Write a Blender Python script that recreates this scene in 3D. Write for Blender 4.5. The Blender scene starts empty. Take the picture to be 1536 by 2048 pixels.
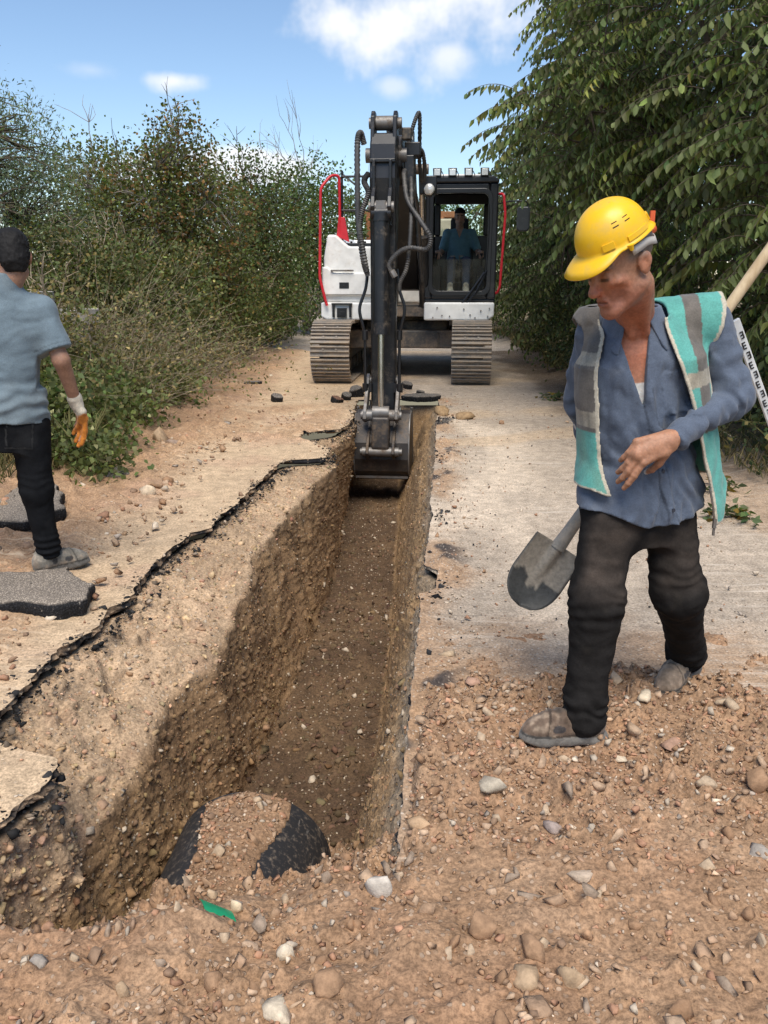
import bpy, math, random
import numpy as np
from math import radians, sin, cos, pi, tan, atan2, sqrt
from mathutils import Vector, Matrix

# ------------------------------------------------------------------ camera, sky, sun, exposure
scene = bpy.context.scene
C = scene.collection
FPX, IW, IH = 1700.0, 1536.0, 2048.0            # focal length and size of the photograph in pixels
EYE, PITCH = 1.50, radians(15.64)
cam_data = bpy.data.cameras.new('camera')
cam = bpy.data.objects.new('camera', cam_data); C.objects.link(cam)
cam_data.sensor_fit = 'VERTICAL'; cam_data.sensor_height = 24.0
cam_data.lens = 24.0 * FPX / IH
cam_data.clip_start = 0.05; cam_data.clip_end = 3000
cam.location = (0, 0, EYE); cam.rotation_euler = (radians(90) - PITCH, 0, 0)
scene.camera = cam

SUN_EL, SUN_AZ = radians(60), radians(178)        # azimuth clockwise from +Y
sun_dir = Vector((sin(SUN_AZ) * cos(SUN_EL), cos(SUN_AZ) * cos(SUN_EL), sin(SUN_EL)))
sd = bpy.data.lights.new('sun', 'SUN'); sd.energy = 3.0; sd.angle = radians(38); sd.color = (1, 0.93, 0.82)
sun = bpy.data.objects.new('sun', sd); C.objects.link(sun)
sun.rotation_euler = sun_dir.to_track_quat('Z', 'Y').to_euler(); sun.location = (0, 0, 30)

scene.view_settings.view_transform = 'Standard'; scene.view_settings.look = 'None'
scene.view_settings.exposure = 0.72; scene.view_settings.gamma = 1.0
scene.view_settings.use_curve_mapping = False

world = bpy.data.worlds.new('World'); scene.world = world; world.use_nodes = True
wt = world.node_tree; wt.nodes.clear()
def WN(t, **kw):
    n = wt.nodes.new(t)
    for k, v in kw.items(): setattr(n, k, v)
    return n
def pix_dir(u, v):
    x = (u - IW / 2) / FPX; y = (IH / 2 - v) / FPX
    return Vector((x, cos(PITCH) + y * sin(PITCH), -sin(PITCH) + y * cos(PITCH))).normalized()
sky = WN('ShaderNodeTexSky'); sky.sky_type = 'NISHITA'; sky.sun_disc = False
sky.sun_elevation = SUN_EL; sky.sun_rotation = SUN_AZ
sky.air_density = 1.0; sky.dust_density = 0.15; sky.ozone_density = 3.0
tc = WN('ShaderNodeTexCoord')
nz = WN('ShaderNodeTexNoise'); nz.inputs['Scale'].default_value = 7.0; nz.inputs['Detail'].default_value = 5.0
nz.inputs['Roughness'].default_value = 0.58
wt.links.new(tc.outputs['Generated'], nz.inputs['Vector'])
def wmath(op, a, b=None, clamp=False):
    n = WN('ShaderNodeMath', operation=op); n.use_clamp = clamp
    for i, q in enumerate((a, b)):
        if q is None: continue
        if isinstance(q, (int, float)): n.inputs[i].default_value = q
        else: wt.links.new(q, n.inputs[i])
    return n.outputs[0]
def wsmooth(x, a, b):
    n = WN('ShaderNodeMapRange', interpolation_type='SMOOTHSTEP')
    n.inputs['From Min'].default_value = a; n.inputs['From Max'].default_value = b
    wt.links.new(x, n.inputs['Value']); return n.outputs[0]
def wdot(vec):
    n = WN('ShaderNodeVectorMath', operation='DOT_PRODUCT'); n.inputs[1].default_value = vec
    wt.links.new(tc.outputs['Generated'], n.inputs[0]); return n.outputs['Value']
mask = None
for (u, v, wx, wy, soft, amp, op) in [(830, 15, 222, 118, .75, 1.9, 1.0), (900, 110, 70, 50, .8, 1.7, .75), (345, 162, 70, 22, .9, 1.9, .85), (785, 172, 45, 26, .9, 1.5, .5),
                                  (180, 140, 75, 24, .9, 1.6, .28),
                                  (505, 330, 150, 42, .6, 1.4, .9), (300, 345, 110, 36, .7, 1.4, .7), (1400, -500, 420, 160, .5, 1.8, .95), (-900, 60, 340, 90, .5, 1.8, .9)]:
    c = pix_dir(u, v)
    r = c.cross(Vector((0, 0, 1))).normalized(); q = r.cross(c).normalized()
    a = wmath('MULTIPLY', wdot(r), FPX / wx); b = wmath('MULTIPLY', wdot(q), FPX / wy)
    d = wmath('SQRT', wmath('ADD', wmath('MULTIPLY', a, a), wmath('MULTIPLY', b, b)))
    m = wmath('ADD', wmath('SUBTRACT', 1.0, d), wmath('MULTIPLY', wmath('SUBTRACT', nz.outputs['Fac'], 0.5), amp * 1.6))
    m = wsmooth(m, 0.0, soft)
    m = wmath('MULTIPLY', m, op)
    mask = m if mask is None else wmath('MAXIMUM', mask, m)
mixc = WN('ShaderNodeMixRGB'); wt.links.new(mask, mixc.inputs['Fac'])
wt.links.new(sky.outputs[0], mixc.inputs['Color1'])
mixc.inputs['Color2'].default_value = (6.6, 6.65, 6.8, 1)
bg = WN('ShaderNodeBackground'); bg.inputs['Strength'].default_value = 0.10
wt.links.new(mixc.outputs[0], bg.inputs['Color'])
wo = WN('ShaderNodeOutputWorld'); wt.links.new(bg.outputs[0], wo.inputs['Surface'])
scene.render.engine = 'CYCLES'
cy = scene.cycles
cy.max_bounces = 5; cy.diffuse_bounces = 3; cy.glossy_bounces = 2; cy.transmission_bounces = 4; cy.transparent_max_bounces = 6
cy.use_adaptive_sampling = True; cy.adaptive_threshold = 0.02; cy.caustics_reflective = False; cy.caustics_refractive = False
world.cycles.sampling_method = 'MANUAL'; world.cycles.sample_map_resolution = 256

# ------------------------------------------------------------------ helpers
def at(u, v, Y):
    """point of the place seen at photograph pixel (u, v) and standing Y metres away along the road"""
    x = (u - IW / 2) / FPX; y = (IH / 2 - v) / FPX
    dy = cos(PITCH) + y * sin(PITCH); dz = -sin(PITCH) + y * cos(PITCH)
    t = Y / dy
    return np.array((x * t, Y, EYE + dz * t))
def unit(A): return A / (np.linalg.norm(A, axis=-1, keepdims=True) + 1e-9)
def sstep(x, a, b):
    t = np.clip((np.asarray(x, float) - a) / (b - a), 0, 1); return t * t * (3 - 2 * t)

_rs = np.random.RandomState(11)
_perm = np.concatenate([_rs.permutation(256)] * 3)
_grad = _rs.normal(size=(256, 3)); _grad /= np.linalg.norm(_grad, axis=1)[:, None]
_perm = _perm.astype(np.int32); _gx, _gy, _gz = [np.ascontiguousarray(_grad[:, i]).astype(np.float32) for i in range(3)]
def pnoise(P):
    P = np.asarray(P); sh = P.shape[:-1]; P = P.reshape(-1, 3); fl = np.floor(P); F = (P - fl).astype(np.float32); I = fl.astype(np.int32) & 255
    x, y, z = F[:, 0], F[:, 1], F[:, 2]; u, v, w = [f * f * f * (f * (f * 6 - 15) + 10) for f in (x, y, z)]; out = np.zeros(len(P), np.float32)
    for dx in (0, 1):
        h1 = _perm[(I[:, 0] + dx) & 255] + I[:, 1]; wx = u if dx else 1 - u; fx = x - dx
        for dy in (0, 1):
            h2 = _perm[h1 + dy] + I[:, 2]; wxy = wx * (v if dy else 1 - v); fy = y - dy
            for dz in (0, 1):
                h = _perm[h2 + dz]; out += wxy * (w if dz else 1 - w) * (_gx[h] * fx + _gy[h] * fy + _gz[h] * (z - dz))
    return out.reshape(sh) * 1.6
def fbm(P, scale, octv=3, seed=0, gain=0.5, ridged=False):
    P = np.asarray(P, float) * scale + np.array((seed * 17.31, seed * 7.77, seed * 3.13)); a = 1.0; s = 0; t = 0
    for o in range(octv):
        n = pnoise(P)
        if ridged: n = 1 - 2 * np.abs(n)
        s = s + a * n; t += a; a *= gain; P = P * 2.03 + 5.7
    return s / t
def xyz(X, Y, Z=None):
    Z = np.zeros_like(X) if Z is None else Z
    return np.stack([X, Y, Z], -1)

def mesh_np(name, V, F, cols=None, smooth=False):
    V = np.asarray(V, np.float32).reshape(-1, 3)
    Fs = [np.asarray(f, np.int32) for f in (F if isinstance(F, list) else [F]) if len(f)]
    me = bpy.data.meshes.new(name)
    me.vertices.add(len(V)); me.vertices.foreach_set('co', V.ravel())
    nl = sum(f.size for f in Fs); npoly = sum(len(f) for f in Fs)
    me.loops.add(nl); me.polygons.add(npoly)
    me.loops.foreach_set('vertex_index', np.concatenate([f.ravel() for f in Fs]))
    tot = np.concatenate([np.full(len(f), f.shape[1], np.int32) for f in Fs])
    st = np.concatenate([[0], np.cumsum(tot)[:-1]]).astype(np.int32)
    me.polygons.foreach_set('loop_start', st)
    me.update(calc_edges=True); me.validate()
    if smooth: me.polygons.foreach_set('use_smooth', np.ones(len(me.polygons), bool))
    if cols is not None:
        cols = np.asarray(cols, np.float32)
        if cols.shape[1] == 3: cols = np.concatenate([cols, np.ones((len(cols), 1), np.float32)], 1)
        at_ = me.color_attributes.new('Col', 'FLOAT_COLOR', 'POINT'); at_.data.foreach_set('color', cols.ravel())
    return me
def link(name, me, mat=None, parent=None):
    o = bpy.data.objects.new(name, me); C.objects.link(o)
    if mat is not None and me is not None: me.materials.append(mat)
    if parent is not None: o.parent = parent
    return o
def tag(o, label=None, cat=None, group=None, kind=None):
    if label: o['label'] = label
    if cat: o['category'] = cat
    if group: o['group'] = group
    if kind: o['kind'] = kind
    return o
def empty(name, loc=(0, 0, 0), rz=0.0):
    o = bpy.data.objects.new(name, None); C.objects.link(o); o.location = loc; o.rotation_euler = (0, 0, rz)
    o.empty_display_size = 0.1
    return o
def grid_faces(n, m):
    i = np.arange(n - 1)[:, None] * m + np.arange(m - 1)[None, :]
    return np.stack([i, i + 1, i + m + 1, i + m], -1).reshape(-1, 4)

class MB:
    """collects simple solids; build() links them as one mesh"""
    def __init__(s): s.V = []; s.F3 = []; s.F4 = []; s.Fn = []; s.n = 0
    def add(s, V, F):
        V = np.asarray(V, float); 
        for f in F:
            (s.F3 if len(f) == 3 else s.F4 if len(f) == 4 else s.Fn).append([q + s.n for q in f])
        s.V.append(V); s.n += len(V); return s
    def box(s, c, size, R=None):
        h = np.asarray(size, float) / 2
        V = np.array([[x, y, z] for x in (-1, 1) for y in (-1, 1) for z in (-1, 1)]) * h
        if R is not None: V = V @ np.asarray(R).T
        return s.add(V + np.asarray(c), [(0, 1, 3, 2), (4, 6, 7, 5), (0, 4, 5, 1), (2, 3, 7, 6), (0, 2, 6, 4), (1, 5, 7, 3)])
    def bb(s, x0, x1, y0, y1, z0, z1): return s.box(((x0 + x1) / 2, (y0 + y1) / 2, (z0 + z1) / 2), (x1 - x0, y1 - y0, z1 - z0))
    def tube(s, path, r, n=8, cap=True):
        path = np.asarray(path, float); r = np.broadcast_to(np.asarray(r, float), (len(path),))
        T = np.gradient(path, axis=0); T /= np.linalg.norm(T, axis=1)[:, None] + 1e-12
        up = np.array((0, 0, 1.)) if abs(T[0][2]) < .9 else np.array((1., 0, 0))
        N = np.cross(T[0], up); N /= np.linalg.norm(N); rings = []
        for i in range(len(path)):
            N = N - T[i] * N.dot(T[i]); N /= np.linalg.norm(N) + 1e-12; B = np.cross(T[i], N)
            a = np.arange(n) * 2 * pi / n
            rings.append(path[i] + r[i] * (np.cos(a)[:, None] * N + np.sin(a)[:, None] * B))
        V = np.concatenate(rings); F = []
        for i in range(len(path) - 1):
            for k in range(n):
                k2 = (k + 1) % n; F.append((i * n + k, i * n + k2, (i + 1) * n + k2, (i + 1) * n + k))
        if cap: F.append(tuple(range(n))[::-1]); F.append(tuple((len(path) - 1) * n + k for k in range(n)))
        return s.add(V, F)
    def cyl(s, a, b, r, n=16): return s.tube([a, b], r, n)
    def prism(s, prof, x0, x1, axis=0):
        """outline in the other two axes (y,z for axis 0; x,z for axis 1; x,y for axis 2), extruded along axis"""
        prof = np.asarray(prof, float); n = len(prof); V = np.zeros((2 * n, 3)); o = [i for i in range(3) if i != axis]
        V[:n, o[0]] = V[n:, o[0]] = prof[:, 0]; V[:n, o[1]] = V[n:, o[1]] = prof[:, 1]; V[:n, axis] = x0; V[n:, axis] = x1
        F = [(i, (i + 1) % n, n + (i + 1) % n, n + i) for i in range(n)] + [tuple(range(n))[::-1], tuple(range(n, 2 * n))]
        return s.add(V, F)
    def build(s, name, mat, parent=None, bevel=0, smooth=False, seg=2):
        me = bpy.data.meshes.new(name)
        me.from_pydata(np.concatenate(s.V).tolist(), [], s.F3 + s.F4 + s.Fn)
        import bmesh as _b
        bm = _b.new(); bm.from_mesh(me); _b.ops.recalc_face_normals(bm, faces=bm.faces); bm.to_mesh(me); bm.free()
        o = link(name, me, mat, parent)
        if smooth:
            me.polygons.foreach_set('use_smooth', np.ones(len(me.polygons), bool))
            me.set_sharp_from_angle(angle=radians(40))
        if bevel:
            m = o.modifiers.new('bevel', 'BEVEL'); m.width = bevel; m.segments = seg; m.limit_method = 'ANGLE'; m.angle_limit = radians(35)
            m.harden_normals = False
        return o
class TB:
    """batch of thin tubes (stems, twigs), joined into one mesh"""
    def __init__(s): s.g = {}
    def tube(s, path, r, n=4, cap=False):
        path = np.asarray(path, float); r = np.broadcast_to(np.asarray(r, float), (len(path),)); n = min(n, 7)
        s.g.setdefault((len(path), n), []).append((path, r)); return s
    def build(s, name, mat, parent=None, smooth=True):
        VV, FF, off = [], [], 0
        for (m, n), L in s.g.items():
            P = np.array([q[0] for q in L]); R = np.array([q[1] for q in L]); T = np.gradient(P, axis=1); T /= np.linalg.norm(T, axis=-1, keepdims=True) + 1e-9
            ref = np.where(np.abs(T[:, :1, 2:3]) > .8, np.array((1., .1, 0)), np.array((0, 0, 1.)))
            N = np.cross(T, np.broadcast_to(ref, T.shape)); N /= np.linalg.norm(N, axis=-1, keepdims=True) + 1e-9; B = np.cross(T, N)
            a = np.arange(n) * 2 * pi / n
            V = P[:, :, None] + R[:, :, None, None] * (np.cos(a)[:, None] * N[:, :, None] + np.sin(a)[:, None] * B[:, :, None])
            i = np.arange(m - 1)[:, None]; k = np.arange(n)[None]; k2 = (k + 1) % n
            q = np.stack([i * n + k, i * n + k2, (i + 1) * n + k2, (i + 1) * n + k], -1).reshape(-1, 4)
            F = (np.arange(len(L))[:, None, None] * (m * n) + q[None]).reshape(-1, 4) + off
            VV.append(V.reshape(-1, 3)); FF.append(F); off += V.size // 3
        return link(name, mesh_np(name, np.concatenate(VV), np.concatenate(FF), None, smooth), mat, parent)
def spline(pts, n=40):
    """Catmull-Rom through the points"""
    P = np.asarray(pts, float); P = np.vstack([2 * P[0] - P[1], P, 2 * P[-1] - P[-2]]); out = []
    m = len(P) - 3
    for i in range(n):
        t = i / (n - 1) * m; k = min(int(t), m - 1); f = t - k; a, b, c, d = P[k:k + 4]
        out.append(.5 * ((2 * b) + (c - a) * f + (2 * a - 5 * b + 4 * c - d) * f * f + (3 * b - a - 3 * c + d) * f ** 3))
    return np.array(out)

# ------------------------------------------------------------------ materials
class NT:
    def __init__(s, name):
        s.m = bpy.data.materials.new(name); s.m.use_nodes = True; s.t = s.m.node_tree
        s.b = s.t.nodes['Principled BSDF']; s.out = s.t.nodes['Material Output']
        s.geo = None
    def n(s, t, **kw):
        q = s.t.nodes.new(t)
        for k, v in kw.items(): setattr(q, k, v)
        return q
    def l(s, a, b): s.t.links.new(a, b)
    def pos(s):
        if s.geo is None: s.geo = s.n('ShaderNodeNewGeometry')
        return s.geo.outputs['Position']
    def objc(s): return s.n('ShaderNodeTexCoord').outputs['Object']
    def noise(s, scale, detail=4, rough=.55, vec=None, stretch=None):
        q = s.n('ShaderNodeTexNoise'); q.inputs['Scale'].default_value = scale; q.inputs['Detail'].default_value = detail; q.inputs['Roughness'].default_value = rough
        v = vec if vec is not None else s.pos()
        if stretch is not None:
            mpn = s.n('ShaderNodeMapping'); mpn.inputs['Scale'].default_value = stretch; s.l(v, mpn.inputs['Vector']); v = mpn.outputs[0]
        s.l(v, q.inputs['Vector']); return q.outputs['Fac']
    def voro(s, scale, out='Distance', vec=None, feature='F1'):
        q = s.n('ShaderNodeTexVoronoi'); q.feature = feature; q.inputs['Scale'].default_value = scale; s.l(vec if vec is not None else s.pos(), q.inputs['Vector']); return q.outputs[out]
    def math(s, op, a, b=None, clamp=False):
        q = s.n('ShaderNodeMath', operation=op); q.use_clamp = clamp
        for i, x in enumerate((a, b)):
            if x is None: continue
            if isinstance(x, (int, float)): q.inputs[i].default_value = x
            else: s.l(x, q.inputs[i])
        return q.outputs[0]
    def ramp(s, x, a, b, lo=0.0, hi=1.0):
        q = s.n('ShaderNodeMapRange', interpolation_type='SMOOTHSTEP'); q.inputs['From Min'].default_value = a; q.inputs['From Max'].default_value = b
        q.inputs['To Min'].default_value = lo; q.inputs['To Max'].default_value = hi; s.l(x, q.inputs['Value']); return q.outputs[0]
    def mix(s, fac, a, b, mode='MIX'):
        q = s.n('ShaderNodeMixRGB', blend_type=mode)
        for nm, x in (('Fac', fac), ('Color1', a), ('Color2', b)):
            if isinstance(x, (int, float)): q.inputs[nm].default_value = x
            elif isinstance(x, tuple): q.inputs[nm].default_value = (*x[:3], 1)
            else: s.l(x, q.inputs[nm])
        return q.outputs[0]
    def col(s): 
        q = s.n('ShaderNodeVertexColor'); q.layer_name = 'Col'; return q.outputs['Color']
    def scale(s, colr, f):       # colour times a scalar socket
        q = s.n('ShaderNodeVectorMath', operation='SCALE'); s.l(colr, q.inputs[0])
        if isinstance(f, (int, float)): q.inputs['Scale'].default_value = f
        else: s.l(f, q.inputs['Scale'])
        return q.outputs[0]
    def bump(s, h, strength=.5, dist=.01, prev=None):
        q = s.n('ShaderNodeBump'); q.inputs['Strength'].default_value = strength; q.inputs['Distance'].default_value = dist; s.l(h, q.inputs['Height'])
        if prev is not None: s.l(prev, q.inputs['Normal'])
        return q.outputs[0]
    def done(s, color=None, rough=None, normal=None, metal=None, spec=None):
        for nm, x in (('Base Color', color), ('Roughness', rough), ('Normal', normal), ('Metallic', metal), ('Specular IOR Level', spec)):
            if x is None: continue
            if isinstance(x, (int, float)): s.b.inputs[nm].default_value = x
            elif isinstance(x, tuple): s.b.inputs[nm].default_value = (*x[:3], 1)
            else: s.l(x, s.b.inputs[nm])
        return s.m
def paint(name, colr, rough=.45, dirt=(.24, .18, .12), amount=.35, scale=3.0, metal=0.0, spec=.5, bump=.0):
    k = NT(name); o = k.objc()
    a = k.noise(scale, 6, .62, o); b = k.noise(scale * 9, 4, .6, o)
    f = k.ramp(k.math('ADD', k.math('MULTIPLY', a, .7), k.math('MULTIPLY', b, .3)), .62 - .3 * amount, .82 - .2 * amount, 0, min(1, amount * 1.7))
    base = k.mix(k.ramp(k.noise(scale * 2.3, 3, .5, o), .3, .7), tuple(np.array(colr) * .88), tuple(np.minimum(np.array(colr) * 1.08, 1)))
    c = k.mix(f, base, dirt)
    nrm = k.bump(b, bump, .01) if bump else None
    return k.done(c, k.ramp(f, 0, 1, rough, .9), nrm, metal, spec)
def earth(name, speck=.5, bump=.5, fine=90, streak=None, pale=(.62, .54, .44)):
    """ground seen close: vertex colour, broken up by grain, small stones and dust"""
    k = NT(name); c = k.col()
    n1 = k.noise(fine * .13, 3, .65); n2 = k.noise(fine, 3, .75)
    c = k.scale(c, k.math('MULTIPLY', k.ramp(n1, .25, .75, .78, 1.2), k.ramp(n2, .28, .72, .6, 1.38)))
    v = k.n('ShaderNodeTexVoronoi'); v.inputs['Scale'].default_value = fine * .75; k.l(k.pos(), v.inputs['Vector'])
    sep = k.n('ShaderNodeSeparateColor'); k.l(v.outputs['Color'], sep.inputs[0])
    big = k.ramp(sep.outputs[0], 1 - .35 * speck, 1 - .33 * speck); near = k.ramp(v.outputs['Distance'], .42, .30)
    f = k.math('MULTIPLY', big, near)
    c = k.mix(k.math('MULTIPLY', f, .75), c, k.mix(sep.outputs[1], (.22, .17, .13), pale))
    h = k.math('ADD', k.math('ADD', k.math('MULTIPLY', n2, .6), k.math('MULTIPLY', n1, 1.4)), k.math('MULTIPLY', f, .5))
    if streak is not None:
        msk = k.ramp(k.noise(.8, 2, .6), .48, .66)
        st = k.noise(1.0, 3, .7, None, streak)
        c = k.mix(k.math('MULTIPLY', msk, k.ramp(st, .5, .72, 0, .75)), c, pale)
        c = k.mix(k.math('MULTIPLY', msk, k.ramp(st, .46, .3, 0, .45)), c, (.20, .165, .13))
    return k.done(c, .93, k.bump(h, bump, .012), spec=.2)

# ------------------------------------------------------------------ the setting: ground, road, trench, loose soil
def tab(Y, pts): 
    p = np.array(pts, float); return np.interp(Y, p[:, 0], p[:, 1])
LEDGE = [(.3, -1.3), (1.6, -1.2), (2.10, -1.10), (2.3, -1.02), (2.42, -1.06), (2.52, -1.3), (2.66, -1.36), (3.19, -1.37), (3.5, -1.27), (3.68, -1.27), (3.8, -1.22), (4.23, -1.26),
         (4.9, -1.16), (5.0, -1.06), (5.29, -1.07), (5.5, -1.0), (6.4, -.92), (6.85, -.86), (7.0, -.76), (7.08, -.50), (7.3, -.47), (7.55, -.52), (7.7, -.66), (7.9, -.8), (8.05, -.78), (8.3, -.5), (8.7, -.36), (9.5, -.33), (11, -.33)]
REDGE = [(.3, -.1), (1.85, .04), (2.53, .087), (3.2, .14), (3.55, .173), (3.85, .18), (3.95, .27), (4.15, .29), (4.3, .225), (5.08, .30), (5.3, .33), (5.6, .325), (7, .44), (8.69, .55), (9.4, .6), (9.6, .66), (10.6, .68)]
XB = [(.3, -1.35), (1.7, -1.3), (2.18, -1.15), (2.33, -1.05), (2.61, -.98), (3.07, -.93), (3.4, -.92), (3.61, -.80), (4.38, -.78), (5.0, -.78), (6.0, -.64), (6.6, -.57), (7.2, -.46), (8, -.52), (8.7, -.37), (10.6, -.37)]
ZB = [(.3, -.45), (2.2, -.42), (2.6, -.32), (3.4, -.27), (4.4, -.20), (5, -.16), (6, -.14), (7, -.12), (10.6, -.10)]
FL = [(.3, -1.0), (2.0, -.9), (2.8, -.80), (3.7, -.70), (5, -.56), (6.66, -.43), (9.4, -.42), (10.6, -.42)]
FR = [(.3, -.3), (2.8, -.2), (3.7, -.055), (5.4, .04), (9.4, .18), (10.6, .2)]
TEND = 10.5
def jag(Y, seed, a1=.035, a2=.030):
    Z = np.zeros_like(Y)
    return a1 * fbm(xyz(Y, Z), 5.5, 2, seed) + a2 * fbm(xyz(Y, Z), 21, 3, seed + 1, .6)
def x_left(Y): return np.where(Y < TEND + .02, tab(Y, LEDGE) + jag(Y, 3), .1)
def x_right(Y): return np.where(Y < TEND + .02, tab(Y, REDGE) + jag(Y, 8, .012, .012) - .01, .1)
Yr = .45 * np.exp(np.arange(0, 520) * .0071); Yr = Yr[Yr < 17.5]
Yr = np.unique(np.concatenate([Yr, np.linspace(6.8, 8.6, 170), [TEND, TEND + .03]]))

def clod(P, s, seed):      # rounded lumps
    return np.maximum(fbm(P, s, 2, seed) - .12, 0)
SAND = np.array((.50, .365, .235)); BROWN = np.array((.31, .195, .115)); GREY = np.array((.40, .325, .25)); PALE = np.array((.56, .455, .345)); ASPH = np.array((.016, .016, .018))
def road_mesh(side):
    n = 96; t = np.linspace(0, 1, n)
    if side < 0: xe = x_left(Yr); x0 = np.full_like(xe, -2.75); w = 1 - (1 - t) ** 1.5
    else: xe = x_right(Yr); x0 = np.full_like(xe, 3.1); w = 1 - (1 - t) ** 1.5
    X = x0[:, None] + (xe - x0)[:, None] * w[None, :]; Y = np.repeat(Yr[:, None], n, 1)
    P = xyz(X, Y)
    Z = .010 * fbm(P, 3, 2, 1) + .004 * fbm(P, 16, 3, 2)
    dirt = sstep(fbm(P, 1.3, 3, 5), -.05, .35)
    if side < 0:
        sh = sstep(X + .25 * fbm(P, 2.0, 3, 9), -1.40, -1.85)                # loose soil of the verge
        band = sstep(Y, 7.5, 8.0) * sstep(Y, 10.4, 9.6) * sstep(fbm(P, 2.2, 2, 21), -.35, .1) * sstep(X, -.35, -.6)
        loose = np.clip(np.maximum(sh, band * .8), 0, 1)
        Z = Z + loose * (.03 + .07 * clod(P, 5, 4) + .10 * clod(P, 12, 6) + .05 * clod(P, 30, 7)) + .14 * sstep(X, -2.05, -2.75)
        col = SAND * (1 - .1 * dirt[..., None])
        col = col * (1 - loose[..., None]) + BROWN * 1.12 * loose[..., None]
        reddish = sstep(fbm(P, 1.9, 2, 15), .1, .4)[..., None] * .35
        col = col * (1 - reddish) + np.array((.40, .25, .17)) * reddish
    else:
        sp = sstep(X - xe[:, None] + .16 * fbm(P, 3.5, 3, 31), .30, .05) * sstep(fbm(P, 1.6, 2, 33), -.22, .15)
        sp = np.maximum(sp, .6 * sstep(X + .25 * fbm(P, 2, 2, 35), 2.15, 2.5))
        Z = Z + sp * (.008 + .05 * clod(P, 9, 34) + .04 * clod(P, 22, 36)) + .10 * sstep(X, 2.5, 3.1)
        pale = sstep(fbm(P * np.array((.5, .22, 1)), 2.2, 3, 37), -.12, .3) * sstep(X - xe[:, None], 1.15, .5)
        sandy = sstep(fbm(P * np.array((.6, 1, 1)), 1.1, 2, 40), .1, .4) * sstep(Y, 5.5, 7.5)
        col = GREY * (.92 + .12 * dirt[..., None])
        col = col * (1 - pale[..., None]) + PALE * pale[..., None]
        col = col * (1 - .6 * sandy[..., None]) + SAND * .6 * sandy[..., None]
        col = col * (1 - .85 * sp[..., None]) + BROWN * 1.08 * .85 * sp[..., None]
        spill = sstep(Y + .5 * fbm(P, 1.6, 2, 130) + .5 * fbm(P, 4, 3, 46), 3.75, 3.0); col = col * (1 - .7 * spill[..., None]) + BROWN * 1.12 * .7 * spill[..., None]
        tree_shade = sstep(X + .35 * fbm(P, 1.5, 3, 47), 1.85, 2.25) * sstep(Y, 8, 10.5); col = col * (1 - .85 * tree_shade[..., None]) + np.array((.105, .075, .05)) * .85 * tree_shade[..., None]  # shade under the trees, painted into the road colour
        tar = sstep(fbm(P, 3.1, 2, 44), .26, .36) * sstep(X - xe[:, None], .3, .1)
        Z = Z + tar * .03 * np.abs(fbm(P, 28, 2, 45)); col = col * (1 - tar[..., None] * .9) + ASPH * 2 * tar[..., None] * .9
    # broken slab edge: a few columns going down the face
    s = 1 if side < 0 else -1
    rows = [(X, Z, col)]
    ex = X[:, -1]; ez = Z[:, -1]; thick = np.clip(.034 + .085 * fbm(xyz(Yr, Yr * 0), 3.6, 3, 50), .005, .08)
    if side > 0: thick = thick * .9
    for j, (dz, dx) in enumerate([(.04, .0), (.04, .0), (.3, -.004), (.3, -.004), (.6, .003), (.85, -.006), (1.0, -.03), (1.05, -.10)]):
        Q = xyz(ex, Yr, ez - dz * thick)
        xx = ex + s * (dx + .024 * fbm(Q * np.array((1, 1, 2)), 34, 2, 60 + j // 2) * (1 if 1 < j < 7 else .2))
        zz = ez - dz * thick
        dust = sstep(fbm(Q, 9, 3, 70) + .5 * fbm(Q, 1.6, 2, 71), -.14, .08)[:, None] * .92
        dust = dust * sstep(np.abs(np.gradient(ex, Yr)), 1.2, .6)[:, None]
        cc = ASPH * (1 - dust) + (PALE * .75 if side > 0 else np.array((.34, .235, .15))) * dust
        if j == 0: cc = col[:, -1] * .9
        cc = cc * (1 + .8 * fbm(Q, 60, 2, 72))[:, None]
        rows.append((xx[:, None], zz[:, None], cc[:, None, :]))
    X = np.concatenate([r[0] for r in rows], 1); Zz = np.concatenate([r[1] for r in rows], 1); cl = np.concatenate([r[2] for r in rows], 1)
    m = X.shape[1]; Yf = np.repeat(Yr[:, None], m, 1)
    F = grid_faces(len(Yr), m)
    if side > 0: F = F[:, ::-1]
    me = mesh_np('road', xyz(X, Yf, Zz), F, np.clip(cl, 0, 1).reshape(-1, 3), True)
    sm = np.ones((len(Yr) - 1, m - 1), bool); sm[:, n - 1:] = False; me.polygons.foreach_set('use_smooth', sm.ravel()); return me
M_roadL = earth('dusty_road', .3, .3, 85, (1.3, 24, 1), pale=(.60, .46, .32))
M_roadR = earth('gritty_road', 1.0, .35, 95, (1.2, 20, 1), pale=(.60, .52, .43))
o = link('road', road_mesh(-1), M_roadL); tag(o, 'sandy dust-covered asphalt left of the trench', kind='structure')
o = link('road', road_mesh(1), M_roadR); tag(o, 'pale gritty asphalt right of the trench', kind='structure')

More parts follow.
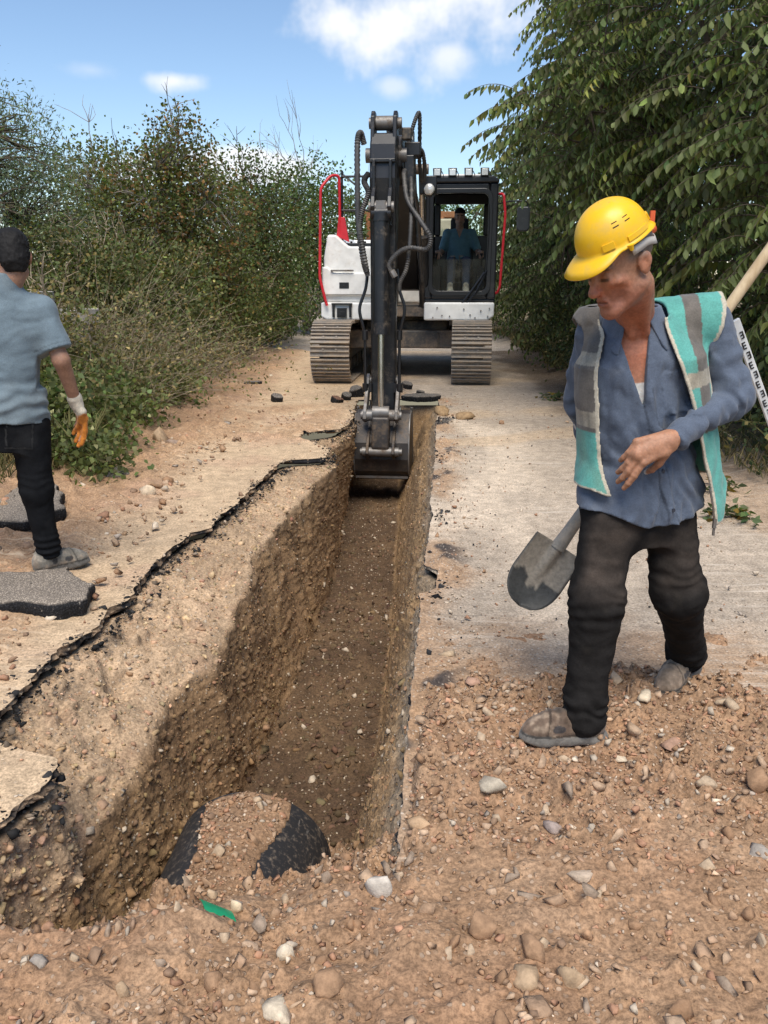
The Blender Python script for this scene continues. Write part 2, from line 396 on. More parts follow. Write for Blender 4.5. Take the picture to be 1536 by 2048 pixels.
# trench: one continuous skin of earth from under the left slab, over the crumbled shelf, down, across and up again
Yt = .9 * np.exp(np.arange(0, 500) * .0062); Yt = Yt[Yt < TEND - .02]
Yt = np.concatenate([Yt, TEND - .02 + np.array([0, .01, .02, .03, .04, .05])])
def trench_mesh():
    xl = tab(Yt, LEDGE) + jag(Yt, 3); xr = tab(Yt, REDGE) + jag(Yt, 8, .012, .012)
    Zr = np.zeros_like(Yt)
    xb = tab(Yt, XB) + .05 * fbm(xyz(Yt, Zr), 2.6, 3, 81); xb = np.maximum(xb, xl + .03); zb = tab(Yt, ZB)
    fl = tab(Yt, FL) + .02 * fbm(xyz(Yt, Zr), 1.5, 2, 82); fr = tab(Yt, FR) + .02 * fbm(xyz(Yt, Zr), 1.5, 2, 83)
    zf = -1.0 + .03 * fbm(xyz(Yt, Zr), .8, 2, 84); segs = []
    def seg(x0, z0, x1, z1, n, ex=1.0, last=False):
        t = np.linspace(0, 1, n, endpoint=last)[None, :]
        segs.append((x0[:, None] + (x1 - x0)[:, None] * t, z0[:, None] + (z1 - z0)[:, None] * t ** ex))
    top = np.full_like(Yt, -.055)
    seg(xl - .06, top, xl + .0, top - .02, 5)
    seg(xl + .0, top - .02, xb, zb, 70, 1.25)
    seg(xb, zb, fl, zf, 90, .92)
    seg(fl, zf, fr, zf, 48)
    xq = fr * .35 + xr * .65 - .02; zq = np.full_like(Yt, -.30)
    seg(fr, zf, xq, zq, 52); seg(xq, zq, xr - .012, top, 30); seg(xr - .012, top, xr + .06, top + .015, 5, 1, True)
    X = np.concatenate([a for a, b in segs], 1); Z = np.concatenate([b for a, b in segs], 1); n = X.shape[1]
    ker = np.array([1, 2, 3, 2, 1.]) / 9
    def sm(A):
        B = np.pad(A, ((0, 0), (2, 2)), mode='edge'); return sum(ker[i] * B[:, i:i + n] for i in range(5))
    for _ in range(2): X, Z = sm(X), sm(Z)
    Y = np.repeat(Yt[:, None], n, 1)
    endf = sstep(Yt, TEND - .025, TEND + .03)[:, None]; Z = Z * (1 - endf) + -.07 * endf
    P = xyz(X, Y, Z)
    tx = np.gradient(X, axis=1); tz = np.gradient(Z, axis=1); L = np.hypot(tx, tz) + 1e-9; nx, nz = -tz / L, tx / L
    # which zone each point belongs to: shelf, left wall, floor, right wall
    idx = np.arange(n)[None, :] * np.ones((len(Yt), 1))
    shelf = sstep(idx, 1, 8) * sstep(idx, 82, 70); wall = sstep(idx, 70, 82) * sstep(idx, 168, 158); floor = sstep(idx, 160, 170) * sstep(idx, 216, 208); right = sstep(idx, 210, 218) * sstep(idx, 298, 292)
    fade = 1 - endf
    scr = P * np.array((1, 1, .16))                                              # vertical bucket scrapes on the walls
    Ps = P + .03 * np.stack([fbm(P, 7, 2, 160), fbm(P, 7, 2, 161), fbm(P, 7, 2, 162)], -1)
    d = shelf * (.045 * fbm(Ps, 3, 3, 91) + .10 * clod(Ps, 5.5, 92) * sstep(fbm(P, 1.5, 2, 90), -.2, .3) - .09 * clod(Ps, 4, 97) + .10 * clod(Ps, 13, 93) * sstep(fbm(P, 2.5, 2, 89), -.2, .25) + .05 * clod(Ps, 30, 87) * sstep(fbm(P, 3, 2, 88), -.1, .3) + .004 * fbm(P, 60, 2, 94))
    d = d + wall * (.03 * fbm(P, 2.6, 3, 95) + .030 * fbm(scr, 9, 3, 96) + .035 * clod(Ps, 9, 97) + .03 * clod(Ps, 22, 98) + .012 * fbm(P, 55, 2, 99))
    d = d + floor * (.03 * fbm(P, 3, 2, 101) + .08 * clod(Ps, 8, 102) + .05 * clod(Ps, 20, 103) + .008 * fbm(P, 50, 2, 104))
    d = d + right * (.022 * fbm(P, 4, 3, 105) + .035 * clod(Ps, 13, 106) + .012 * fbm(scr, 14, 2, 107) + .01 * fbm(P, 50, 2, 108))
    d = d * fade
    X2 = X + nx * d; Z2 = Z + nz * d
    # colours: dry beige shelf, brown damp clay below, depth shade mixed into the floor colour, reddish and ochre veins
    v1 = sstep(fbm(P, 1.7, 3, 111), -.15, .35)[..., None]; v2 = sstep(fbm(P * np.array((1, .6, 1)), 3.2, 3, 112), .05, .4)[..., None]; v3 = sstep(fbm(P, 5, 3, 113), .12, .4)[..., None]
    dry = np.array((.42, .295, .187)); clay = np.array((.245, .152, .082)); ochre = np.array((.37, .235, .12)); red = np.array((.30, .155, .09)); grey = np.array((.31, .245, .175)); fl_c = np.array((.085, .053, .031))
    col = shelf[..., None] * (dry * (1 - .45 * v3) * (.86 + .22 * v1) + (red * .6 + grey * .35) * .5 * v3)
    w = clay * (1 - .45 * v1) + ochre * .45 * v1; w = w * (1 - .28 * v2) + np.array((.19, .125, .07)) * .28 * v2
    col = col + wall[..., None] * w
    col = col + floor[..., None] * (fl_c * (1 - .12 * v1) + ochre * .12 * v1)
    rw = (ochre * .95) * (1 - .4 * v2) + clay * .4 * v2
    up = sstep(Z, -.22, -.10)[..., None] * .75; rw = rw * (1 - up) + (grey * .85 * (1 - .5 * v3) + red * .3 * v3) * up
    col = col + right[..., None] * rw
    tot = (shelf + wall + floor + right)[..., None]
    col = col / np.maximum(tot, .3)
    tarr = (sstep(fbm(P, 6, 3, 121), .18, .34) * sstep(idx, 34, 6))[..., None]          # crumbled tar under the slab edge
    col = col * (1 - .8 * tarr) + ASPH * 1.5 * .8 * tarr
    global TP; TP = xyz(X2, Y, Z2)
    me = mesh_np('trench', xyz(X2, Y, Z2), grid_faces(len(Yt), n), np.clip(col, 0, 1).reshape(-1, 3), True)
    return me
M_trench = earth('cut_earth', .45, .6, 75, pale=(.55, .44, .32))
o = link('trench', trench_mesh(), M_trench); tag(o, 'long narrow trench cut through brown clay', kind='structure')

# loose reddish soil: fills the near end of the trench and spreads over the road on the right
PIPE_X, PIPE_R, PIPE_ZC, PIPE_Y1 = -.50, .30, -.68, 2.80
def pipe_x(Y): return PIPE_X + .075 * (Y - PIPE_Y1)
def heap_z(X, Y):
    P = xyz(X, Y); q = fbm(P, 2.0, 2, 131); e = .05 * q
    xr = tab(Y, REDGE); xl = tab(Y, XB)
    right = .055 + .045 * fbm(P, 1.3, 2, 132) + .05 * sstep(X, .9, 2.2) * sstep(Y, 2.6, 1.9)
    lim = 2.74 + .26 * fbm(P, 1.6, 2, 130) + .12 * fbm(P, 5, 2, 133) - .30 * sstep(X, 1.2, 2.2)
    right = right * sstep(Y, lim + .30, lim - .25) - .03 * sstep(Y, lim - .05, lim + .35)
    s = .68 + .75 * sstep(X, -.66, -.95)
    y0 = 1.64 + .05 * fbm(P, 3, 2, 134) + .14 * sstep(X, -.35, .0) - .0 * X
    fill = .035 - s * np.maximum(Y - y0, -.02) + .02 * q
    fill = np.where(Y < y0, .035 + .02 * q, fill)
    left = .02 - .35 * sstep(Y, 1.60, 1.9)
    a = sstep(X, xr - .05, xr + .05); b = sstep(X, -1.28, -1.12)
    z = right * a + (1 - a) * (fill * b + left * (1 - b))
    dx = X - pipe_x(Y); hw = .105 + .060 * sstep(Y, 2.35, 2.75) + .025 * fbm(P, 9, 2, 135)
    pz = PIPE_ZC + np.sqrt(np.maximum(PIPE_R ** 2 - np.minimum(np.abs(dx), PIPE_R) ** 2, 0))
    cover = np.where((np.abs(dx) < hw) & (Y < PIPE_Y1 - .012 + .012 * q), pz + .004 + .008 * (1 - (dx / hw) ** 2), -9)
    return np.maximum(z, cover)
def heap_mesh():
    xs = np.linspace(-1.9, 3.0, 560); ys = .75 * np.exp(np.arange(0, 470) * .0033); ys = ys[ys < 3.4]
    X, Y = np.meshgrid(xs, ys); P = xyz(X, Y)
    Z = heap_z(X, Y)
    mk_ = sstep(fbm(P, 1.8, 2, 146), -.25, .3); lump = .09 * clod(P, 3.5, 141) + (.04 + .06 * mk_) * clod(P, 10, 142) + (.03 + .06 * mk_) * clod(P, 24, 143) + .006 * fbm(P, 60, 2, 144) + .012 * fbm(P, 7, 2, 145)
    slope = (sstep(Z, .0, -.15) * .5 + 1) * np.where((np.abs(X - pipe_x(Y)) < PIPE_R) & (Y > 2.2) & (Y < PIPE_Y1), .12, 1)
    Z = Z + lump * slope * .9
    global HX, HY, HZ; HX, HY, HZ = xs, ys, Z
    base = np.array((.30, .186, .110)); red = np.array((.30, .166, .097)); tan_ = np.array((.41, .275, .175)); dk = np.array((.22, .135, .08))
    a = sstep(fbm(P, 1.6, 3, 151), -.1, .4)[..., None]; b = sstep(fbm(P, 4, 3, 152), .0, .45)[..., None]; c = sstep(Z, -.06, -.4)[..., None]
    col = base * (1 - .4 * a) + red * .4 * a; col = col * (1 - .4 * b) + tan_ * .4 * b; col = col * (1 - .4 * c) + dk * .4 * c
    return mesh_np('loose_soil', xyz(X, Y, Z), grid_faces(len(ys), len(xs)), np.clip(col, 0, 1).reshape(-1, 3), True)
M_soil = earth('loose_soil', .75, .6, 80, pale=(.55, .40, .28))
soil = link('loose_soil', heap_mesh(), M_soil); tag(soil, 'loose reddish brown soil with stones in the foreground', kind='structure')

# wider ground with a shallow bank on the left, a hole where the road sheets lie
def bank(X, Y):
    return .14 + .55 * sstep(X, -2.7, -4.6) * sstep(Y, 3, 7) + .25 * sstep(X, -5, -9)
def ground_z(X, Y):
    X = np.asarray(X, float); Y = np.asarray(Y, float)
    return np.where(X < -2.7, bank(X, Y), np.where(X > 3.0, .10 + .25 * sstep(X, 3, 6), 0.0)) 
gx = np.unique(np.concatenate([-np.geomspace(2.75, 900, 60), np.linspace(-2.75, 3.1, 14), np.geomspace(3.1, 900, 40)]))
gy = np.unique(np.concatenate([[-400, -100, -30, -8, -3, -1, 0], np.linspace(.45, 17.3, 60), np.geomspace(17.3, 1500, 60)]))
X, Y = np.meshgrid(gx, gy); P = xyz(X, Y)
onroad = sstep(X, -2.75, -2.2) * sstep(X, 3.1, 2.5)
Z = np.where(X <= -2.75, bank(X, Y), np.where(X >= 3.1, .10 + .25 * sstep(X, 3.1, 6), .0 + .14 * sstep(X, -2.05, -2.75) + .1 * sstep(X, 2.5, 3.1)))
Z = Z + (1 - onroad) * (.08 * fbm(P, .6, 3, 171)) - .004
F = grid_faces(len(gy), len(gx)); cx = X.ravel()[F].mean(1); cy = Y.ravel()[F].mean(1)
F = F[~((cx > -2.75) & (cx < 3.1) & (cy > .45) & (cy < Yr[-1]))]
col = np.array((.15, .115, .065)) * (1 - onroad[..., None]) + np.array((.33, .28, .23)) * onroad[..., None]
o = link('ground', mesh_np('ground', xyz(X, Y, Z), F, col.reshape(-1, 3), True), earth('ground', .4, .4, 40)); tag(o, 'brown earth of the roadside', kind='structure')

# ------------------------------------------------------------------ vegetation
def leaf_mat(name, trans=.42, rough=.6):
    k = NT(name); c = k.col()
    c = k.scale(c, k.ramp(k.noise(9, 2, .5), .3, .7, .8, 1.2))
    k.done(c, rough, spec=.3)
    tr = k.n('ShaderNodeBsdfTranslucent'); k.l(k.mix(1.0, c, (1.0, 1.15, .55), 'MULTIPLY'), tr.inputs['Color'])
    mx = k.n('ShaderNodeMixShader'); mx.inputs[0].default_value = trans
    k.l(k.b.outputs[0], mx.inputs[1]); k.l(tr.outputs[0], mx.inputs[2]); k.l(mx.outputs[0], k.out.inputs['Surface'])
    return k.m
M_leaf = leaf_mat('leaf'); M_leafd = leaf_mat('dry_leaf', .25, .7)
def bark(name, c, sc=14):
    k = NT(name); n = k.noise(sc, 4, .7, None, (1, 1, .25))
    return k.done(k.mix(k.ramp(n, .3, .7), tuple(np.array(c) * .55), tuple(np.array(c) * 1.3)), .9, k.bump(n, .7, .02), spec=.2)
M_bark = bark('bark', (.12, .095, .07)); M_twig = bark('dry_twig', (.33, .265, .185)); M_grey = bark('grey_twig', (.30, .27, .235)); M_stemg = bark('green_stem', (.14, .13, .05))

def leaves(pos, axis, side, length, width, col, curl=.25, fold=.25, detail=2):
    """pos: leaf base, axis: direction of the leaf, side: across. Returns V, F, colours"""
    pos = np.asarray(pos); n = len(pos); axis = unit(axis); side = unit(side - axis * (side * axis).sum(-1, keepdims=True)); nor = np.cross(axis, side)
    L = np.broadcast_to(length, (n,))[:, None]; W = np.broadcast_to(width, (n,))[:, None]
    def p(a, s, u): return pos + axis * L * a + side * W * s + nor * (L * u)
    if detail == 2:
        V = np.stack([p(0, 0, 0), p(.32, -.5, fold * .16 - curl * .05), p(.32, .5, fold * .16 - curl * .05), p(.36, 0, -curl * .06), p(.7, -.30, fold * .08 - curl * .22), p(.7, .30, fold * .08 - curl * .22), p(.72, 0, -curl * .28), p(1, 0, -curl * .6)], 1)
        T = np.array([(0, 3, 1), (0, 2, 3), (1, 3, 6), (1, 6, 4), (3, 2, 5), (3, 5, 6), (4, 6, 7), (6, 5, 7)])
    else:
        V = np.stack([p(0, 0, 0), p(.45, -.5, fold * .15), p(.45, .5, fold * .15), p(1, 0, -curl * .4)], 1); T = np.array([(0, 2, 1), (1, 2, 3)])
    m = V.shape[1]
    F = (np.arange(n)[:, None, None] * m + T[None]).reshape(-1, 3)
    return V.reshape(-1, 3), F, np.repeat(np.asarray(col), m, 0)
def tint(rng, n, base, var=.3, warm=.0, warmc=(.20, .13, .03)):
    base = np.asarray(base); c = base[None] * np.exp(rng.normal(0, var * .6, (n, 1))) * (1 + rng.normal(0, .08, (n, 3)))
    w = (rng.rand(n) < warm)[:, None]; c = np.where(w, np.asarray(warmc)[None] * np.exp(rng.normal(0, .3, (n, 1))), c)
    return np.clip(c, .005, .6)
def limb(p0, p1, r0, r1, rng, bend=.12, n=7):
    t = np.linspace(0, 1, n)[:, None]; L = np.linalg.norm(np.asarray(p1) - p0)
    off = rng.normal(0, bend * L * .5, (1, 3)) * np.sin(t * pi) + rng.normal(0, bend * L * .12, (n, 3)) * np.sin(t * pi)
    return np.asarray(p0) * (1 - t) + np.asarray(p1) * t + off, np.linspace(r0, r1, n)
def ell_points(rng, n, c, r, inner=.5, zmin=None, nz=.25):
    d = unit(rng.normal(size=(n, 3))); rad = (inner ** 3 + (1 - inner ** 3) * rng.rand(n)) ** (1 / 3)
    wob = 1 + nz * fbm(d * 1.7 + np.asarray(c) * 3.1, 1.0, 3, 5)
    P = np.asarray(c) + d * np.asarray(r) * (rad * wob)[:, None]
    if zmin is not None: k = P[:, 2] > zmin; P = P[k]; d = d[k]
    return P, d
def plant(name, label, cat, base, blobs, rng, nleaf, L, W, base_col, warm=0., warmc=(.2, .13, .03), group=None, twig=None, stems=6, leafpart='crown', stempart='trunk', trunk_r=.07,
          clump=.16, per=14, hang=.3, detail=1, mat=None, bark_m=None, var=.22, bare=0, bare_len=1.0, bare_m=None, inner=.35):
    """a shrub or tree: stems to the middle of each blob, twigs to clumps of leaves spread through the blobs"""
    root = empty(name, base); tag(root, label, cat, group)
    base = np.asarray(base, float); mat = mat or M_leaf
    if cat == 'tree': base_col = tuple(np.array(base_col) * 1.6); nleaf = int(nleaf * 1.35); L, W = L * 1.2, W * 1.3; warm *= .6
    elif name == 'thicket_bush': base_col = tuple(np.array(base_col) * 1.75); nleaf = int(nleaf * 1.4); L, W = L * 1.25, W * 1.35; warm *= .6
    vol = np.array([np.prod(b[1]) ** .67 for b in blobs]); vol = vol / vol.sum()
    st = TB(); nodes = []; 
    for b, f in zip(blobs, vol):
        c = np.asarray(b[0], float)
        for s in range(max(1, int(round(stems * f)))):
            tgt = c + rng.normal(0, .35, 3) * np.asarray(b[1])
            p, r = limb(base + rng.normal(0, .06, 3) * (1, 1, 0), tgt, trunk_r * rng.uniform(.7, 1.1), trunk_r * .25, rng)
            st.tube(p - base, r, 6); nodes.append(p[2:])
    nodes = np.concatenate(nodes)
    VV, FF, CC = [], [], []; off = 0
    for b, f in zip(blobs, vol):
        ncl = max(3, int(nleaf * f / per)); cp, cd = ell_points(rng, ncl, b[0], b[1], inner, base[2] + .02)
        ncl = len(cp)
        take = rng.rand(ncl) < min(1, 90 / max(ncl, 1))
        for q in cp[take]:
            k = np.argmin(((nodes - q) ** 2).sum(1) + rng.rand(len(nodes)) * .1); p, r = limb(nodes[k], q, trunk_r * .16, .003, rng, .15, 5); st.tube(p - base, r, 4, False)
        P = np.repeat(cp, per, 0) + rng.normal(0, clump, (ncl * per, 3)) * (1, 1, .8); D = np.repeat(cd, per, 0)
        n = len(P); ax = unit(rng.normal(size=(n, 3)) + D * .8 + np.array((0, 0, -hang))); sd_ = rng.normal(size=(n, 3))
        v, fc, cc = leaves(P - base, ax, sd_, L * rng.uniform(.6, 1.25, n), W * rng.uniform(.7, 1.2, n), tint(rng, n, base_col, var, warm, warmc) * np.repeat(np.exp(rng.normal(0, .27, (ncl, 1))), per, 0), detail=detail)
        VV.append(v); FF.append(fc + off); CC.append(cc); off += len(v)
    for i in range(bare):                                          # bare dead twigs sticking out
        b = blobs[rng.randint(len(blobs))]; d = unit(np.array((rng.normal(0, .5), rng.normal(0, .4), rng.uniform(.6, 1.4)))); s = np.asarray(b[0]) + d * np.asarray(b[1]) * .55
        e = s + d * bare_len * rng.uniform(.5, 1.1); p, r = limb(s, e, .012, .003, rng, .12, 7); st.tube(p - base, r, 4, False)
        for j in range(5):
            q = p[rng.randint(2, 6)]; e2 = q + unit(d + rng.normal(0, .55, 3)) * bare_len * rng.uniform(.2, .5); p2, r2 = limb(q, e2, .006, .002, rng, .14, 5); st.tube(p2 - base, r2, 4, False)
    V = np.concatenate(VV)
    lo = link(leafpart, mesh_np(leafpart, V, np.concatenate(FF), np.concatenate(CC)), mat, root); lo['kind'] = 'stuff'
    st.build(stempart, bark_m or M_bark, root, smooth=True)
    return root

rng = np.random.RandomState(5)
# ---- tall tree row on the right: arching sprigs with hanging pointed leaves
LEAFP = None
def sprig_tree(label, base, blobs, rng, nsprig, L, face, col, parts=0, height=None):
    global LEAFP
    root = empty('roadside_tree', base); tag(root, label, 'tree', 'leafy trees along the right side of the road'); base = np.asarray(base, float)
    st = TB(); nodes = []
    top = max(b[0][2] + b[1][2] * .7 for b in blobs)
    tp, tr = limb(base, base + np.array((rng.normal(0, .2), rng.normal(0, .2), top - base[2])), .16, .03, rng, .05, 12); st.tube(tp - base, tr, 9); nodes.append(tp[3:])
    for b in blobs:
        for s in range(9):
            k = rng.randint(2, 9); tgt = np.asarray(b[0]) + unit(rng.normal(size=3)) * np.asarray(b[1]) * .75
            p, r = limb(tp[k], tgt, .05, .01, rng, .12, 9); st.tube(p - base, r, 6); nodes.append(p[2:])
    nodes = np.concatenate(nodes); VV, FF, CC = [], [], []; off = 0; cand = []
    vol = np.array([np.prod(b[1]) ** .67 for b in blobs]); vol /= vol.sum()
    for b, f in zip(blobs, vol):
        cp, cd = ell_points(rng, int(nsprig * f), b[0], b[1], .45, .25, .24)
        for q, d in zip(cp, cd):
            out = unit(d * (1, 1, .25) + np.array(face) * .55 + rng.normal(0, .35, 3)); ln = rng.uniform(.35, .8)
            t = np.linspace(0, 1, 9)[:, None]
            path = q + out * ln * t + np.array((0, 0, 1.)) * (ln * (.30 * t - .62 * t * t)); 
            st.tube(path - base, np.linspace(.006, .002, 9), 3, False)
            if rng.rand() < .22:
                k = np.argmin(((nodes - q) ** 2).sum(1)); p, r = limb(nodes[k], q, .016, .006, rng, .1, 5); st.tube(p - base, r, 4, False)
            m = int(ln / .038); s = np.linspace(.08, 1, m); pts = np.stack([np.interp(s, t[:, 0], path[:, i]) for i in range(3)], 1)
            sgn = np.where(np.arange(m) % 2, 1, -1)[:, None]; lat = unit(np.cross(out, (0, 0, 1)))
            ax = unit(np.array((0, 0, -1.)) * 1.0 + lat * sgn * .45 + out * .35 + rng.normal(0, .16, (m, 3)))
            side = unit(out + rng.normal(0, .3, (m, 3)))
            sz = L * (.65 + .5 * np.sin(np.clip(s, .1, 1) * pi * .8)) * rng.uniform(.8, 1.15, m)
            sz = sz * rng.uniform(.6, 1.12); yl = rng.rand()
            c = tint(rng, m, col, .35) * np.exp(rng.normal(0, .28)) * (np.array((1.35, 1.25, .95)) if yl < .2 else 1)
            cand.append((pts, ax, side, sz, c))
    pts, ax, side, sz, c = [np.concatenate([q[i] for q in cand]) for i in range(5)]
    one = np.zeros(len(pts), bool)
    if parts:                                                       # the leaves that show largest are parts of their own
        dist = np.linalg.norm(pts - np.array((0, 0, EYE)), axis=1)
        u = FPX * pts[:, 0] / (pts[:, 1] * cos(PITCH) - (pts[:, 2] - EYE) * sin(PITCH)) + IW / 2
        dist = np.where((u > 900) & (u < 1530), dist, 99); one[np.argsort(dist)[:parts]] = True
    v, fc, cc = leaves(pts[~one] - base, ax[~one], side[~one], sz[~one], sz[~one] * .42, c[~one], .45, .5, 2)
    lo = link('crown', mesh_np('crown', v, fc, cc), M_leaf, root); lo['kind'] = 'stuff'
    for i in np.where(one)[0]:
        if LEAFP is None:
            a, b_, d_ = leaves(np.zeros((1, 3)), np.array([[0, 0, -1.]]), np.array([[1., 0, 0]]), 1.0, .42, np.array([col]) * 1.05, .45, .5, 2); LEAFP = mesh_np('leaf', a, b_, d_); LEAFP.materials.append(M_leaf)
        o = link('leaf', LEAFP, None, root)
        z = -ax[i]; x = unit(side[i] - z * side[i].dot(z)); y = np.cross(z, x)
        M = Matrix(((x[0], y[0], z[0], 0), (x[1], y[1], z[1], 0), (x[2], y[2], z[2], 0), (0, 0, 0, 1))) @ Matrix.Scale(sz[i], 4)
        M.translation = Vector(pts[i] - base); o.matrix_local = M
    st.build('trunk', M_bark, root, smooth=True)
    return root
GR = (.15, .18, .072)
sprig_tree('nearest leafy tree behind the worker, drooping pointed leaves filling the right edge', (4.6, 7.0, .2), [((4.2, 6.9, 3.3), (1.75, 1.7, 1.9)), ((3.9, 6.6, 1.9), (1.35, 1.2, 1.1)), ((4.8, 7.2, 5.2), (2.2, 2.0, 1.6))], rng, 2300, .115, (-.6, -.8, 0), GR, 200)
sprig_tree('middle leafy tree overhanging the road behind the hard hat', (4.3, 9.8, .15), [((3.5, 9.8, 4.0), (1.65, 1.8, 1.8)), ((3.5, 9.6, 2.4), (1.3, 1.5, 1.3)), ((4.0, 9.8, 6.0), (1.9, 2, 1.5)), ((2.25, 9.9, 3.1), (.75, .8, .6))], rng, 2300, .112, (-.8, -.6, 0), GR, 40)
sprig_tree('far leafy tree beside the excavator cab and mirror', (4.4, 14.8, .15), [((4.35, 14.6, 3.4), (1.75, 2.0, 1.9)), ((3.5, 14.4, 1.9), (1.25, 1.6, 1.6)), ((4.5, 14.6, 5.6), (2.0, 2, 1.4))], rng, 2000, .115, (-.8, -.6, 0), (.098, .125, .05))
sprig_tree('distant leafy tree down the road behind the excavator cab', (4.8, 20.5, .15), [((4.8, 20.5, 3.2), (2.3, 2.4, 2.4)), ((4.2, 20, 1.5), (1.5, 1.8, 1.5))], rng, 1300, .15, (-.8, -.6, 0), (.085, .11, .045))
# low dark bushes under the trees
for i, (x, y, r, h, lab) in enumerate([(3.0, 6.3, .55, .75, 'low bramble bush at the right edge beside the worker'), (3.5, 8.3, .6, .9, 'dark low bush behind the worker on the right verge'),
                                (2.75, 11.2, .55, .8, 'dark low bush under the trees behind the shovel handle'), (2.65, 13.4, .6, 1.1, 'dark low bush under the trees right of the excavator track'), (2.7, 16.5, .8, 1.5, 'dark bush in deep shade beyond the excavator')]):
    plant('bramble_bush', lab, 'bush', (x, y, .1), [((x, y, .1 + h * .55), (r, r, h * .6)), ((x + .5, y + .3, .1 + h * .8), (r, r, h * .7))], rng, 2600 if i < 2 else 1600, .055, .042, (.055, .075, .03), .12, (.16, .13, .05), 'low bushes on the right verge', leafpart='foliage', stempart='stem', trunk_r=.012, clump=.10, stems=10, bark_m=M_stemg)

# ---- left side
def P2(u, v, Y): return tuple(at(u, v, Y))
plant('olive_tree', 'large grey-green olive tree behind the man on the left', 'tree', (-5.6, 12, .6), [((-5.9, 12, 2.6), (1.7, 1.5, 1.1)), ((-5.2, 12.0, 3.1), (.95, 1.1, .75)), ((-6.6, 12, 3.3), (1.1, 1.2, .85)), ((-4.75, 11.9, 2.3), (.9, 1.0, .85)), ((-5.4, 12, 3.7), (.45, .5, .4)), ((-6.2, 12, 3.9), (.5, .5, .4)), ((-5.2, 12, 1.7), (1.3, 1.2, .7))],
      rng, 26000, .062, .014, (.105, .125, .078), .06, (.16, .14, .05), per=18, clump=.13, stems=7, trunk_r=.11, hang=-.2, inner=.5)
plant('mixed_shrub_tree', 'yellowish green thin tree with dead twigs right of the olive', 'tree', (-4.5, 14.6, .55), [((-4.6, 14.6, 2.7), (.75, .8, .9)), ((-4.1, 14.6, 2.2), (.7, .8, .9)), ((-4.9, 14.6, 1.7), (.9, .9, .8))], rng, 6500, .055, .036, (.095, .105, .035), .25, (.21, .15, .045), per=12, clump=.15, stems=6, trunk_r=.05, bare=9, bare_len=1.3, bark_m=M_grey)
plant('mixed_shrub_tree', 'rust-brown tipped tree in the middle of the left thicket', 'tree', (-3.3, 14.2, .5), [((-3.2, 14.2, 3.3), (.55, .6, .65)), ((-3.5, 14.2, 2.6), (.85, .9, .9)), ((-2.8, 14.3, 2.3), (.75, .8, .85)), ((-3.2, 14.2, 1.5), (1.1, 1.0, .8))], rng, 11000, .055, .036, (.085, .095, .034), .42, (.21, .115, .045), per=12, clump=.15, stems=7, trunk_r=.05, bare=6, bare_len=.8, bark_m=M_grey)
plant('mixed_shrub_tree', 'dull green tree beside the excavator with red-tipped twig', 'tree', (-2.6, 17.5, .3), [((-2.7, 17.5, 2.9), (.8, .9, .9)), ((-2.2, 17.6, 2.2), (.9, .9, .9)), ((-2.6, 17.4, 1.3), (1.1, 1, .9))], rng, 9000, .06, .036, (.072, .09, .034), .2, (.17, .10, .04), per=12, clump=.17, stems=6, trunk_r=.05, bare=4, bare_len=.9)
plant('mixed_shrub_tree', 'green tree with bare upright branches left of the excavator arm', 'tree', (-2.0, 22.5, .1), [((-1.9, 22.5, 3.3), (1.0, 1.0, 1.0)), ((-1.3, 22.5, 2.6), (1.2, 1.1, 1.1)), ((-2.6, 22.5, 2.5), (1.1, 1, 1.2)), ((-1.9, 22, 1.1), (1.5, 1, 1.0))], rng, 10000, .075, .048, (.072, .10, .036), .12, (.19, .16, .05), per=12, clump=.2, stems=7, trunk_r=.06, bare=11, bare_len=1.9, bark_m=M_grey)
plant('mixed_shrub_tree', 'pale distant tree filling the gap behind the thicket', 'tree', (-6.2, 21, .5), [((-6.2, 21, 2.9), (1.9, 1.2, 1.4)), ((-4.3, 21.5, 2.5), (1.6, 1.2, 1.4))], rng, 8000, .08, .05, (.095, .11, .05), .2, (.19, .15, .05), per=12, clump=.2, stems=6, trunk_r=.06)
plant('mixed_shrub_tree', 'far tree closing the road behind the excavator', 'tree', (1.2, 33, .1), [((1.2, 33, 2.2), (2.6, 1.4, 1.9)), ((3.6, 33, 2.6), (2.4, 1.4, 2.2)), ((-1.6, 34, 2.2), (2.2, 1.4, 2.0))], rng, 8000, .12, .08, (.06, .085, .032), .1, per=12, clump=.3, stems=6, trunk_r=.08)
